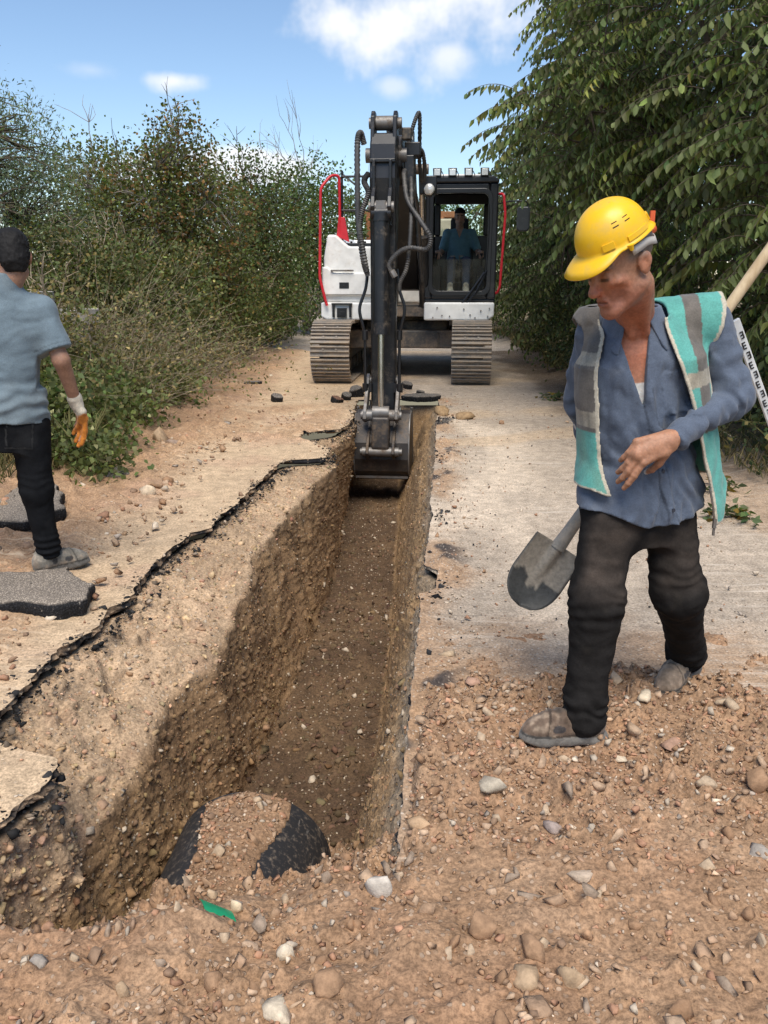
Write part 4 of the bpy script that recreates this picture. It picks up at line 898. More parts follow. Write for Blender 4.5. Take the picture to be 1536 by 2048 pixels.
# linkage and bucket
q = MB()
for sx in (-.17, .17): q.prism([(-4.26, .40), (-4.34, .44), (-4.42, .40), (-4.76, .08), (-4.78, -.0), (-4.70, -.05), (-4.62, -.02), (-4.28, .30)], sx - .018, sx + .018)
lk = q.build('side_link', M_steel, EX, .006)
q = MB(); q.cyl((-.20, -4.70, .03), (.20, -4.70, .03), .062, 20); q.cyl((-.215, -4.70, .03), (-.17, -4.70, .03), .045, 12); q.cyl((.17, -4.70, .03), (.225, -4.70, .03), .045, 12); q.build('pin', M_steel, lk, smooth=True)
q = MB(); q.cyl((-.19, -4.34, .36), (.19, -4.34, .36), .05, 16); q.build('pin', M_steel, lk, smooth=True)
q = MB(); q.prism([(-4.63, .02), (-4.77, .02), (-4.80, -.32), (-4.72, -.38), (-4.64, -.32)], -.095, .095); q.build('bucket_link', M_bucket, EX, .02)
bk = MB(); BW = .30
back = [(-4.30, .02), (-4.46, .0), (-4.58, -.10), (-4.66, -.28), (-4.68, -.46), (-4.64, -.60), (-4.54, -.70), (-4.34, -.76), (-4.05, -.76)]
inn = [(y + .018, z + .012) for y, z in back[::-1]]
bk.prism(back + inn, -BW, BW)
side_p = back + [(-3.98, -.72), (-4.10, -.30), (-4.22, .04)]
for sx in (-1, 1): bk.prism(side_p, sx * BW - .012, sx * BW + .012)
bk.bb(-BW, BW, -4.12, -3.98, -.79, -.75)
bucket = bk.build('bucket', M_bucket, EX, .005)
q = MB()
for sx in (-.14, .14): q.prism([(-4.26, .12), (-4.36, .14), (-4.62, -.14), (-4.80, -.28), (-4.83, -.37), (-4.76, -.44), (-4.68, -.40), (-4.655, -.56), (-4.64, -.3), (-4.5, -.05), (-4.3, .0)], sx - .016, sx + .016)
q.build('bucket_ear', M_bucket, bucket, .006)
q = MB(); q.cyl((-.20, -4.75, -.36), (.20, -4.75, -.36), .05, 18); q.cyl((-.22, -4.75, -.36), (-.16, -4.75, -.36), .036, 10); q.cyl((.16, -4.75, -.36), (.235, -4.75, -.36), .036, 10); q.build('pin', M_steel, bucket, smooth=True)
q = MB(); q.cyl((-.19, -4.30, .02), (.19, -4.30, .02), .05, 16); q.build('pin', M_steel, bucket, smooth=True)
for sx in (-1, 1):
    q = MB(); q.tube([(sx * (BW + .004), y, z) for y, z in [(-4.24, .05), (-4.14, -.28), (-4.0, -.7)]], .016, 6); q.tube([(sx * (BW + .002), y - .004, z) for y, z in back[:-1]], .009, 6); q.build('side_edge', M_steel, bucket, smooth=True)
q = MB(); q.bb(-.29, .29, -4.60, -4.585, -.690, -.665); q.build('wear_strip', M_steel, bucket)
for i in range(4):
    x = -.24 + i * .16; q = MB(); q.add([(x - .035, -4.02, -.80), (x + .035, -4.02, -.80), (x + .035, -4.02, -.745), (x - .035, -4.02, -.745), (x - .022, -3.80, -.745), (x + .022, -3.80, -.745), (x + .022, -3.80, -.73), (x - .022, -3.80, -.73)], [(0, 3, 2, 1), (4, 5, 6, 7), (0, 1, 5, 4), (2, 3, 7, 6), (1, 2, 6, 5), (3, 0, 4, 7)]); q.build('tooth', M_steel, bucket)
# ---- hoses
def ribbed(name, pts, r, parent, n=90, rib=.12):
    p = spline(pts, n); rr = r * (1 + rib * np.where(np.arange(n) % 2, 1, -1)); rr[0] = rr[-1] = r; m = MB(); m.tube(p, rr, 9); return m.build(name, M_hose, parent, smooth=True)
ribbed('hose', [(-.21, -4.3, 2.80), (-.24, -4.35, 2.90), (-.265, -4.42, 2.80), (-.26, -4.5, 2.4), (-.25, -4.52, 2.0), (-.20, -4.55, 1.66), (-.16, -4.58, 1.52)], .030, arm, 110)
ribbed('hose', [(-.15, -4.45, 2.50), (-.19, -4.5, 2.42), (-.14, -4.56, 2.30), (-.20, -4.55, 2.14), (-.235, -4.52, 1.96), (-.20, -4.56, 1.75), (-.15, -4.56, 1.48)], .028, arm, 110)
ribbed('hose', [(.20, -4.0, 2.58), (.20, -4.2, 2.50), (.25, -4.35, 2.24), (.40, -4.45, 2.02), (.50, -4.5, 1.86), (.46, -4.52, 1.75), (.28, -4.56, 1.76), (.16, -4.62, 1.70), (.09, -4.68, 1.60), (.11, -4.7, 1.53), (.135, -4.7, 1.49)], .026, arm, 130)
ribbed('hose', [(.26, -4.0, 2.55), (.28, -4.2, 2.35), (.29, -4.4, 2.05), (.28, -4.48, 1.75), (.25, -4.5, 1.55), (.19, -4.52, 1.42), (.18, -4.52, 1.33)], .023, arm, 90)
ribbed('hose', [(.20, -3.9, 2.75), (.26, -3.9, 2.98), (.30, -3.9, 3.10), (.335, -3.85, 3.16), (.34, -3.8, 3.0), (.33, -3.6, 2.7), (.36, -3.5, 2.5)], .022, boom, 70)
ribbed('hose', [(.20, -3.95, 2.72), (.28, -3.9, 2.78), (.36, -3.8, 2.80), (.39, -3.7, 2.68), (.39, -3.6, 2.5)], .022, boom, 50)
ribbed('hose', [(.22, -3.0, 2.55), (.26, -2.6, 2.3), (.27, -2.0, 1.8), (.28, -1.6, 1.4)], .022, boom, 50)
q = MB(); q.tube(spline([(.115, -4.70, 1.53), (.14, -4.71, 1.49), (.15, -4.71, 1.47)], 6), .034, 8); q.build('hose_fitting', M_steel, arm, smooth=True)
q = MB(); q.bb(.19, .30, -4.08, -3.75, 2.30, 2.72); q.bb(.19, .36, -4.0, -3.7, 2.72, 2.86); q.box((.22, -4.1, 2.92), (.10, .1, .12)); q.build('hose_bracket', M_black, boom, .012)
q = MB(); q.cyl((.44, -3.55, 2.42), (.44, -3.40, 2.42), .072, 18); q.box((.42, -3.38, 2.48), (.2, .1, .2)); bl = q.build('boom_lamp', M_blackc, boom, .01, True)
q = MB(); q.tube([(.44, -3.555, 2.42), (.44, -3.585, 2.42), (.44, -3.60, 2.42)], [.062, .052, .02], 18); q.build('lens', M_lens, bl, smooth=True)

# ---- tipper truck parked behind the excavator, seen only through the gaps
TK = empty('tipper_truck', (.75, 22.0, 0), 0); tag(TK, 'beige and rusty orange tipper truck half hidden behind the excavator', 'truck')
q = MB(); q.bb(-1.2, 1.2, .4, 4.6, 1.25, 2.95); q.bb(-1.25, 1.25, .35, .42, 2.85, 3.0)
for x in np.linspace(-1.15, 1.15, 6): q.bb(x - .05, x + .05, .33, .41, 1.3, 2.86)
q.build('tipper_body', M_orange, TK, .015)
q = MB(); q.prism([(-1.0, .95), (1.05, .95), (1.05, 2.2), (.85, 2.72), (-.8, 2.72), (-1.0, 2.2)], -1.5, .2, 1); tcab = q.build('cab', M_beige, TK, .05, seg=3)
q = MB(); q.prism([(-.85, 1.85), (.9, 1.85), (.75, 2.5), (-.7, 2.5)], -1.515, -1.495, 1); q.build('windscreen', M_glass, tcab, .0)
for x in (-.75, .8): q = MB(); q.cyl((x, -1.53, 1.2), (x, -1.49, 1.2), .11, 16); q.build('headlight', M_lens, tcab, smooth=True)
q = MB(); q.bb(-1.1, 1.15, -1.62, -1.4, .55, .85); q.build('bumper', M_frame, TK, .02)
q = MB(); q.bb(-.5, .5, -1.2, 4.4, .7, 1.2); q.build('chassis', M_frame, TK, .02)
for x in (-.95, .95):
    for y in (-.7, 2.4, 3.6): q = MB(); q.cyl((x - .15, y, .48), (x + .15, y, .48), .48, 24); wv = q.build('wheel', M_hose, TK, .03); q = MB(); q.cyl((x - .16, y, .48), (x + .16, y, .48), .22, 16); q.build('rim', M_steel, wv, smooth=True)

# ------------------------------------------------------------------ people: smooth-blended solids turned into one skin each
A3 = lambda *v: np.array(v, float)
f4 = np.float32
def cap(a, b, ra, rb=None, k=.02):
    a = np.asarray(a, f4); b = np.asarray(b, f4); rb = ra if rb is None else rb; ba = b - a; L2 = f4(max(ba.dot(ba), 1e-9)); ra, dr = f4(ra), f4(rb - ra)
    def f(P):
        P = P.astype(f4, copy=False); pa = P - a; h = np.clip(pa @ ba / L2, 0, 1).astype(f4); pa -= h[:, None] * ba; return np.sqrt(np.einsum('ij,ij->i', pa, pa)) - (ra + dr * h)
    return (f, 'u', k)
def ell(c, r, R=None, k=.02):
    c = np.asarray(c, f4); r = np.asarray(r, f4); R = None if R is None else np.asarray(R, f4)
    def f(P):
        q = P.astype(f4, copy=False) - c
        if R is not None: q = q @ R
        q = q / r; k0 = np.sqrt(np.einsum('ij,ij->i', q, q)); q = q / r; k1 = np.sqrt(np.einsum('ij,ij->i', q, q)) + f4(1e-9); return k0 * (k0 - 1) / k1
    return (f, 'u', k)
def sub(p, k=None): return (p[0], 's', p[2] if k is None else k)
class Frame:
    """torso frame: origin at the hips, s up the spine, x to the person's left, y to the front"""
    def __init__(s, hipR, hipL, shR, shL, neck):
        s.o = (hipR + hipL) / 2; s.A = unit(neck - s.o); s.len = np.linalg.norm(neck - s.o)
        s.l0 = unit((hipL - hipR) - s.A * (hipL - hipR).dot(s.A)); s.l1 = unit((shL - shR) - s.A * (shL - shR).dot(s.A))
    def co(s, P):
        q = P.astype(f4, copy=False) - s.o.astype(f4); h = q @ s.A.astype(f4); t = np.clip(h / f4(s.len), 0, 1); c0 = q @ s.l0.astype(f4); c1 = q @ s.l1.astype(f4); g0 = q @ np.cross(s.l0, s.A).astype(f4); g1 = q @ np.cross(s.l1, s.A).astype(f4)
        nn = np.sqrt((1 - t) ** 2 + t * t + 2 * t * (1 - t) * f4(s.l0.dot(s.l1))); return (c0 * (1 - t) + c1 * t) / nn, (g0 * (1 - t) + g1 * t) / nn, h
    def pt(s, x, y, h):
        t = np.clip(h / s.len, 0, 1); l = unit(s.l0 * (1 - t) + s.l1 * t); return s.o + s.A * h + l * x + np.cross(l, s.A) * y
def loft(F, lev, off=0.0, k=.03, hem=None):
    L = np.array(lev, float)               # s, half width, half depth, x offset, y offset
    def f(P):
        x, y, h = F.co(P); a = np.interp(h, L[:, 0], L[:, 1]) + off; b = np.interp(h, L[:, 0], L[:, 2]) + off
        x = x - np.interp(h, L[:, 0], L[:, 3]); y = y - np.interp(h, L[:, 0], L[:, 4])
        r = np.sqrt(x * x + y * y) + 1e-9; R = 1 / np.sqrt((x / r / a) ** 2 + (y / r / b) ** 2)
        d = (r - R) * np.clip(np.minimum(a, b) / R, .6, 1)
        lo = L[0, 0] if hem is None else hem(x)
        return np.maximum(np.maximum(d, lo - h), h - L[-1, 0])
    return (f, 'u', k)
def ev(prims, P):
    d = np.full(len(P), 9.0, f4)
    for f, op, k in prims:
        e = f(P)
        if op == 'u': h = np.maximum(k - np.abs(d - e), 0) / k; d = np.minimum(d, e) - h * h * k * .25
        else: h = np.maximum(k - np.abs(d + e), 0) / k; d = np.maximum(d, -e) + h * h * k * .25
    return d
def sdf_mesh(prims, lo, hi, h, disp=None, post=None, b=20):
    lo = np.asarray(lo, float); hi = np.asarray(hi, float); n = np.ceil((hi - lo) / h / b).astype(int); hd = b * h * .5 * 1.75
    N = (n * b + 4).astype(np.int64)
    ii = np.stack(np.meshgrid(*[np.arange(q) for q in n], indexing='ij'), -1).reshape(-1, 3); cen = lo + (ii + .5) * b * h
    D = np.stack([p[0](cen) for p in prims], 1); isu = np.array([p[1] == 'u' for p in prims]); ks = np.array([p[2] for p in prims])
    best = D[:, isu].min(1); act = (best < hd * 1.25 + .03) & ((best > -hd * 1.6 - .02) | ((D[:, ~isu] < hd * 1.3).any(1) if (~isu).any() else False))
    g = np.arange(b + 2); G = np.stack(np.meshgrid(g, g, g, indexing='ij'), -1).reshape(-1, 3); m = b + 2
    cor = [(i, j, k) for i in (0, 1) for j in (0, 1) for k in (0, 1)]; edges = [(p, q) for p in range(8) for q in range(p + 1, 8) if sum(abs(cor[p][t] - cor[q][t]) for t in range(3)) == 1]
    ids, pos, quads = [], [], []
    for bi in np.where(act)[0]:
        keep = np.where(isu, D[bi] < best[bi] + 2.4 * hd + 2 * ks, D[bi] < 1.4 * hd + 2 * ks)
        pr = [prims[i] for i in np.where(keep)[0]]
        base = ii[bi] * b - 1; P = (lo + (G + base) * h).astype(f4)
        if len(pr) == 0: continue
        d = ev(pr, P)
        if disp is not None:
            nb = np.abs(d) < .024
            if nb.any(): d[nb] += disp(P[nb])
        if post is not None: d = post(P, d)
        d = d.reshape(m, m, m)
        if d.min() > 0 or d.max() < 0: continue
        c = np.stack([d[i:i + b + 1, j:j + b + 1, k:k + b + 1] for i, j, k in cor], -1); s = c < 0; cs = s.sum(-1); mk = (cs > 0) & (cs < 8)
        w = np.argwhere(mk); cc = c[mk]; acc = np.zeros((len(w), 3)); cnt = np.zeros(len(w))
        for p, q in edges:
            x = (cc[:, p] < 0) != (cc[:, q] < 0); t = np.where(x, cc[:, p] / np.where(x, cc[:, p] - cc[:, q], 1), 0)
            acc += np.where(x[:, None], np.array(cor[p]) + t[:, None] * (np.array(cor[q]) - np.array(cor[p])), 0); cnt += x
        pos.append(lo + (w + base + acc / cnt[:, None]) * h)
        gid = lambda a: ((a[:, 0] + base[0] + 1) * N[1] + a[:, 1] + base[1] + 1) * N[2] + a[:, 2] + base[2] + 1
        ids.append(gid(w))
        sg = d < 0
        for ax in range(3):
            e0 = sg[1:-1, 1:-1, 1:-1]; sl = [slice(1, -1)] * 3; sl[ax] = slice(2, None); e1 = sg[tuple(sl)]
            q = np.argwhere(e0 != e1)
            if len(q) == 0: continue
            q = q + 1; inside = sg[q[:, 0], q[:, 1], q[:, 2]]; o1, o2 = [t for t in range(3) if t != ax]
            if ax == 1: o1, o2 = o2, o1
            v = []
            for da, db in ((1, 1), (0, 1), (0, 0), (1, 0)):
                z = q.copy(); z[:, o1] -= da; z[:, o2] -= db; v.append(gid(z))
            v = np.stack(v, 1); v = np.where(inside[:, None], v, v[:, ::-1]); quads.append(v)
    ids = np.concatenate(ids); pos = np.concatenate(pos); quads = np.concatenate(quads)
    uq, first, inv = np.unique(ids, return_index=True, return_inverse=True)
    F = np.searchsorted(uq, quads)
    return pos[first], F
def skin(name, prims, lo, hi, h, mat, parent, colf, disp=None, post=None, smooth_it=1, largest=False, relax=.55):
    V, F = sdf_mesh(prims, lo, hi, h, disp, post)
    if largest:
        lab = np.arange(len(V))
        for _ in range(400):
            m_ = lab[F].min(1); l2 = lab.copy(); np.minimum.at(l2, F.ravel(), np.repeat(m_, 4))
            if (l2 == lab).all(): break
            lab = l2
        big_ = np.bincount(lab).argmax(); kp = lab == big_; F = F[kp[F[:, 0]]]; ren = np.cumsum(kp) - 1; F = ren[F]; V = V[kp]
    for _ in range(smooth_it):                              # one light relax takes the grid out of the surface
        S = np.zeros_like(V); cnt = np.zeros(len(V))
        for a, b in ((0, 1), (1, 2), (2, 3), (3, 0)):
            np.add.at(S, F[:, a], V[F[:, b]]); np.add.at(S, F[:, b], V[F[:, a]]); np.add.at(cnt, F[:, a], 1); np.add.at(cnt, F[:, b], 1)
        V = V * (1 - relax) + relax * S / np.maximum(cnt, 1)[:, None]
    org = np.asarray(parent.location) if parent is not None else 0
    return link(name, mesh_np(name, V - org, F, colf(V), True), mat, parent)
def cloth_mat(name, rough=.9, weave=900, bump=.15, blotch=.12, crease=.22):
    k = NT(name); c = k.col(); o = k.objc()
    c = k.scale(c, k.ramp(k.noise(16, 4, .65, o), .25, .75, 1 - blotch, 1 + blotch)); c = k.scale(c, k.ramp(k.noise(weave * .3, 2, .6, o), .3, .7, .88, 1.12))
    k.b.inputs['Sheen Weight'].default_value = .15
    wv = k.noise(15, 3, .6, o); wv = k.math('ABSOLUTE', k.math('SUBTRACT', wv, .5)); nb = k.bump(wv, crease, .02)
    return k.done(c, rough, k.bump(k.noise(weave * .25, 2, .6, o), bump, .002, nb), spec=.2)
def skin_mat(name):
    k = NT(name); c = k.col(); o = k.objc(); n = k.noise(120, 3, .65, o)
    c = k.scale(c, k.ramp(k.noise(30, 3, .6, o), .25, .75, .86, 1.14)); c = k.scale(c, k.ramp(n, .3, .7, .92, 1.08))
    k.b.inputs['Subsurface Weight'].default_value = .12; k.b.inputs['Subsurface Radius'].default_value = (.01, .004, .002); k.b.inputs['Subsurface Scale'].default_value = .6
    return k.done(c, .52, k.bump(n, .25, .002), spec=.35)
M_skin = skin_mat('skin'); M_cloth = cloth_mat('cotton'); M_vest = cloth_mat('vest_fabric', .75, 700, .1, .14); M_denim = cloth_mat('denim', .95, 900, .2, .25); M_denim.node_tree.nodes['Principled BSDF'].inputs['Sheen Weight'].default_value = 0; M_denim.node_tree.nodes['Principled BSDF'].inputs['Specular IOR Level'].default_value = .08; M_leather = cloth_mat('dusty_leather', .75, 300, .3, .35); M_hair = cloth_mat('hair', .7, 500, .6, .3, .1); M_hair.node_tree.nodes['Principled BSDF'].inputs['Sheen Weight'].default_value = 0
def head_frame(c, yaw, pitch, roll=0):
    """yaw 0 faces the camera, positive turns to the left of the picture; pitch positive looks down"""
    f = A3(-sin(yaw) * cos(pitch), -cos(yaw) * cos(pitch), -sin(pitch)); l = unit(np.cross(f, A3(0, 0, 1)) * -1); u = np.cross(l * -1, f) * 1.0
    if u[2] < 0: u = -u
    if roll: l, u = l * cos(roll) + u * sin(roll), u * cos(roll) - l * sin(roll)
    return np.asarray(c, float), np.stack([l, -f, u], 1)
def hp(H, x, y, z): return H[0] + H[1] @ A3(x, y, z)
def head_prims(H):
    c, R = H; e = lambda p, r, k=.02: ell(hp(H, *p), r, R, k); cp = lambda a, b, ra, rb=None, k=.015: cap(hp(H, *a), hp(H, *b), ra, rb, k)
    L = [e((0, .018, .045), (.074, .096, .082)), e((0, -.02, -.02), (.064, .074, .088), .03), e((0, -.030, -.062), (.052, .056, .05), .03)]
    L += [cp((0, -.080, -.104), (0, -.074, -.098), .020, .022, .022), cp((-.054, .0, -.060), (-.018, -.074, -.104), .016, .015, .025), cp((.054, .0, -.060), (.018, -.074, -.104), .016, .015, .025)]
    for s in (-1, 1):
        L += [e((s * .046, -.062, -.022), (.020, .022, .014), .022), cp((s * .012, -.090, .026), (s * .044, -.075, .026), .0095, .008, .014)]
    for s in (-1, 1): L += [sub(e((s * .031, -.100, .005), (.020, .019, .013), .012))]
    for s in (-1, 1): L += [e((s * .031, -.0765, .003), (.0155, .0135, .0125), None or .004), cp((s * .018, -.0865, -.0085), (s * .043, -.080, -.0085), .0035, .003, .008)]
    L += [cp((0, -.086, .016), (0, -.113, -.030), .0085, .0115, .014), e((0, -.113, -.034), (.0125, .011, .0105), .01)]
    for s in (-1, 1): L += [e((s * .0125, -.101, -.037), (.0075, .0105, .0085), .007)]
    L += [e((0, -.086, -.066), (.026, .014, .016), .015), cp((-.020, -.0905, -.0635), (.020, -.0905, -.0635), .0048, None, .006), cp((-.017, -.090, -.0745), (.017, -.090, -.0745), .0055, None, .006)]
    L += [sub(cap(hp(H, -.024, -.100, -.0690), hp(H, .024, -.100, -.0690), .0055), .004)]
    for s in (-1, 1):
        L += [sub(cp((s * .019, -.100, -.040), (s * .034, -.086, -.070), .0055, .0045), .010), sub(cp((s * .058, -.075, -.045), (s * .048, -.066, -.070), .012, .010), .03)]
        L += [e((s * .077, .016, -.004), (.008, .020, .031), .008), e((s * .084, .022, .006), (.006, .018, .022), .006), sub(e((s * .090, .012, .0), (.006, .010, .016), .006))]
    return L
def head_cols(H, V, base, stub=0., hair=None, hairline=None, red=.3):
    q = (V - H[0]) @ H[1]; x, y, z = q.T; c = np.tile(np.asarray(base, float), (len(V), 1))
    near = sstep(np.linalg.norm(q, axis=1), .2, .14)
    nose = sstep(np.linalg.norm(q - A3(0, -.108, -.034), axis=1), .034, .012); cheek = sstep(np.linalg.norm((q - A3(0, -.065, -.03)) * (0, 1, 1.3), axis=1), .05, .02) * sstep(np.abs(x), .025, .045); ear = sstep(np.abs(x), .074, .082)
    k = (red * np.clip(nose + .55 * cheek + .6 * ear, 0, 1) * near)[:, None]; c = c * (1 - k) + c * A3(1.22, .74, .70) * k
    lips = (sstep(np.abs(z + .069), .012, .006) * sstep(np.abs(x), .026, .018) * sstep(y, -.078, -.086) * near)[:, None]; c = c * (1 - .6 * lips) + c * A3(.95, .58, .55) * .6 * lips
    jaw = (sstep(z, -.035, -.06) * sstep(y, .02, -.02) * near * stub)[:, None]; c = c * (1 - jaw) + A3(.19, .15, .13) * jaw * .9
    brow = (sstep(np.abs(z - .027), .011, .005) * sstep(np.abs(np.abs(x) - .031), .023, .017) * sstep(y, -.058, -.068) * near)[:, None]; c = c * (1 - .8 * brow) + A3(.035, .028, .022) * .8 * brow
    lid = (sstep(np.abs(z + .004), .0065, .003) * sstep(np.abs(np.abs(x) - .031), .016, .011) * sstep(y, -.07, -.078) * near)[:, None]; c = c * (1 - .8 * lid) + A3(.03, .022, .02) * .8 * lid
    mouth = (sstep(np.abs(z + .069), .0035, .0015) * sstep(np.abs(x), .026, .02) * sstep(y, -.075, -.083) * near)[:, None]; c = c * (1 - .6 * mouth) + A3(.06, .03, .028) * .6 * mouth
    if hair is not None:
        hr = (sstep(z, .005, .03) * sstep(y, -.035, -.01) * near * .75 + sstep(z, -.05, -.01) * sstep(y, .03, .05) * near * .6)[:, None]; hr = np.clip(hr, 0, .85); c = c * (1 - hr) + np.asarray(hair) * hr
    return c
def hand_prims(wr, kn, tip_dir, nrm, spread=.0205, scale=1.0, curls=(.5, .7, .75, .75), thumb=None, flip=1):
    """wr wrist, kn middle of the knuckles, tip_dir the way the first finger bones point, nrm the back of the hand"""
    wr = np.asarray(wr); kn = np.asarray(kn); f = unit(kn - wr); nrm = unit(nrm - f * nrm.dot(f)); acr = np.cross(f, nrm) * flip; L = []
    for i in range(4):
        o = (1.5 - i) * spread * scale
        k0 = kn + acr * o - f * (.004 + .006 * abs(i - 1)) * scale; L.append(cap(wr + acr * o * .62, k0, .0155 * scale, .0125 * scale, .012))
        d = unit(tip_dir + acr * (1.5 - i) * .03); c = curls[i]; ln = (.046, .050, .047, .038)[i] * scale; p = k0
        L.append(ell(k0 + nrm * .002, A3(.0115, .0115, .0115) * scale, None, .006))
        for j, (fr_, r0, r1) in enumerate(((1, .0108, .0100), (.62, .0100, .0092), (.48, .0092, .0078))):
            q = p + d * ln * fr_; L.append(cap(p, q, r0 * scale, r1 * scale, .004)); p = q; d = unit(d * cos(c) - nrm * sin(c))
            ax = unit(np.cross(acr, nrm)); nrm2 = unit(nrm - d * nrm.dot(d)); nrm_ = nrm2
    t0 = wr + f * .025 * scale + acr * .028 * scale; td = thumb if thumb is not None else unit(f * .8 + acr * .6 - nrm * .4)
    t1 = t0 + unit(td + acr * .35) * .04 * scale; t2 = t1 + td * .034 * scale; t3 = t2 + unit(td - nrm * .3 - acr * .2) * .026 * scale
    L += [cap(t0, t1, .016 * scale, .012 * scale, .012), cap(t1, t2, .0112 * scale, .010 * scale, .006), cap(t2, t3, .010 * scale, .008 * scale, .004), cap(wr, kn, .019 * scale, .016 * scale, .014)]
    return L
def bbox(*pts, m=.15):
    p = np.array(pts); return p.min(0) - m, p.max(0) + m
def shoe(name, heel, toe, parent, colr, sole, ankle, h=.0045, L=None, lift=0.):
    """work shoe from heel point to toe point (both on the ground)"""
    heel = np.asarray(heel, float); toe = np.asarray(toe, float); f = toe - heel; LL = np.linalg.norm(f); f = f / LL; l = unit(np.cross(A3(0, 0, 1), f)); u = np.cross(f, l); R = np.stack([f, l, u], 1)
    w = lambda x, y, z: heel + R @ A3(x, y, z)
    s = LL / .29
    P = [ell(w(.232 * s, .003, .040), (.066 * s, .046, .040), R, .02), ell(w(.19 * s, .0, .052), (.075 * s, .044, .048), R, .02), ell(w(.12 * s, 0, .060), (.10 * s, .040, .052), R, .03), ell(w(.052 * s, 0, .062), (.050 * s, .038, .062), R, .03), cap(w(.066 * s, 0, .07), w(.078 * s, 0, .125), .044, .043, .03), ell(w(.228 * s, .002, .016), (.074 * s, .052, .026), R, .006), ell(w(.14 * s, 0, .014), (.12 * s, .044, .024), R, .008), ell(w(.052 * s, 0, .014), (.060 * s, .043, .026), R, .006)]
    def post(Q, d): z = (Q - heel) @ u; x_ = (Q - heel) @ f; return np.maximum(d, .012 * sstep(x_, .20 * s, .30 * s) - z)
    def colf(V):
        q = (V - heel) @ R; z = q[:, 2]; x = q[:, 0] / s; y = q[:, 1]; c = np.tile(np.asarray(colr, float), (len(V), 1)); n = fbm(V, 28, 3, 7)[:, None]; c = c * (1 + .5 * n); d = sstep(n, .0, .4) * .6; c = c * (1 - d) + A3(.33, .25, .18) * d
        so = sstep(z, .036 + .008 * (x > .2), .031 + .008 * (x > .2))[:, None]; c = c * (1 - so) + np.asarray(sole) * (1 + .4 * n) * so
        ln = (np.abs(z - .036) < .003)[:, None]; c = np.where(ln, c * .35, c)
        for x0, z0, a, b_ in ((.175, .062, .024, .014), (.10, .066, .016, .018)):
            pan = (sstep(((x - x0) / a) ** 2 + ((z - z0) / b_) ** 2, 1.1, .8) * sstep(np.abs(y), .012, .022))[:, None]; c = c * (1 - .8 * pan) + A3(.022, .026, .033) * .8 * pan
        tong = (sstep(np.abs(y), .018, .012) * sstep(x, .10, .13) * sstep(x, .20, .17) * sstep(z, .06, .075))[:, None]; c = c * (1 - .6 * tong) + A3(.04, .035, .03) * .6 * tong
        seam = (np.abs(x - .215 + .25 * (z - .05)) < .0035)[:, None] & (z > .04)[:, None]; return np.where(seam, c * .45, c)
    def disp(Q): q = (Q - heel) @ R; z = q[:, 2]; x = q[:, 0]; return -.004 * sstep(z, .037, .032) + .003 * fbm(Q, 30, 2, 8) + .003 * np.sin(x * 240 + 3 * fbm(Q, 20, 1, 9)) * sstep(z, .045, .07) * sstep(np.abs(x - .17 * s), .07, .03)
    lo, hi = bbox(heel, toe, ankle, m=.085)
    return skin(name, P, lo, hi, h, M_leather, parent, colf, disp, post)
def folds(P, scale, seed, st=(1, 1, 1)):    # soft cloth folds: stretched ridged noise
    return fbm(P * np.asarray(st) + .05 * fbm(P, 6, 2, seed + 3)[:, None], scale, 2, seed, ridged=True)
def limb_axis_folds(P, a, b, n, amp, seed):  # rings of folds round a limb
    ax = unit(b - a); t = (P - a) @ ax; w = fbm(P, 9, 2, seed); return amp * np.sin(t * n + w * 5) * sstep(fbm(P, 7, 2, seed + 1), -.25, .25)

# ================= the worker with the shovel
G = lambda u, v, Y: at(u, v, Y)
WK = empty('person', (.85, 2.6, 0)); tag(WK, 'man in yellow hard hat and turquoise vest walking with a shovel behind his back', 'person')
w = dict(hipR=G(1222, 985, 2.62), hipL=G(1335, 985, 2.70), kR=G(1193, 1205, 2.50), aR=G(1168, 1425, 2.46), kL=G(1356, 1185, 2.62), aL=G(1372, 1305, 2.92),
         neck=G(1268, 630, 2.63), sR=G(1192, 662, 2.74), sL=G(1420, 645, 2.69), eL=G(1468, 795, 2.64), wL=G(1338, 882, 2.46), eR=G(1160, 812, 2.88), wR=G(1196, 950, 2.92))
WF = Frame(w['hipR'], w['hipL'], w['sR'], w['sL'], w['neck'])
WH = head_frame(G(1241, 529, 2.46), radians(65), radians(26), 0)
BODY_LEV = [(-.10, .15, .11, 0, 0), (0, .165, .115, 0, 0), (.15, .150, .105, 0, .0), (.33, .165, .115, 0, 0), (.44, .150, .095, 0, 0), (.52, .075, .065, 0, 0), (.56, .055, .058, 0, 0)]
def scale_lev(F, lev): return [(s * F.len / .54, a, b, cx, cy) for s, a, b, cx, cy in lev]
def body_common(j, F, H, ins=.0):
    L = [loft(F, scale_lev(F, BODY_LEV), -.008, .03), cap(j['sR'], j['sL'], .046, None, .03)]
    nk = hp(H, 0, .025, -.075); L += [cap(F.pt(0, -.01, F.len - .03), nk, .060, .054, .03)]
    for s in 'RL':
        L += [cap(j['hip' + s], j['k' + s], .075, .050, .03), cap(j['k' + s], j['a' + s], .048, .034, .02), cap(j['s' + s], j['e' + s], .047, .038, .03), cap(j['e' + s], j['w' + s], .040, .027, .02)]
    return L
SK = A3(.36, .178, .105)
handL = hand_prims(w['wL'], G(1272, 908, 2.435), unit(G(1248, 942, 2.44) - G(1272, 908, 2.435)), unit(A3(.15, -1, .35)), curls=(.28, .55, .6, .65), thumb=unit(A3(-.45, .75, -.85)), flip=-1)
bp = body_common(w, WF, WH) + head_prims(WH) + handL
gr = G(1192, 990, 2.945)
bp += hand_prims(w['wR'], gr + A3(0, .035, .01), unit(A3(.1, .2, -1)), unit(A3(-.2, 1, .1)), curls=(1.2, 1.2, 1.2, 1.2), flip=1)
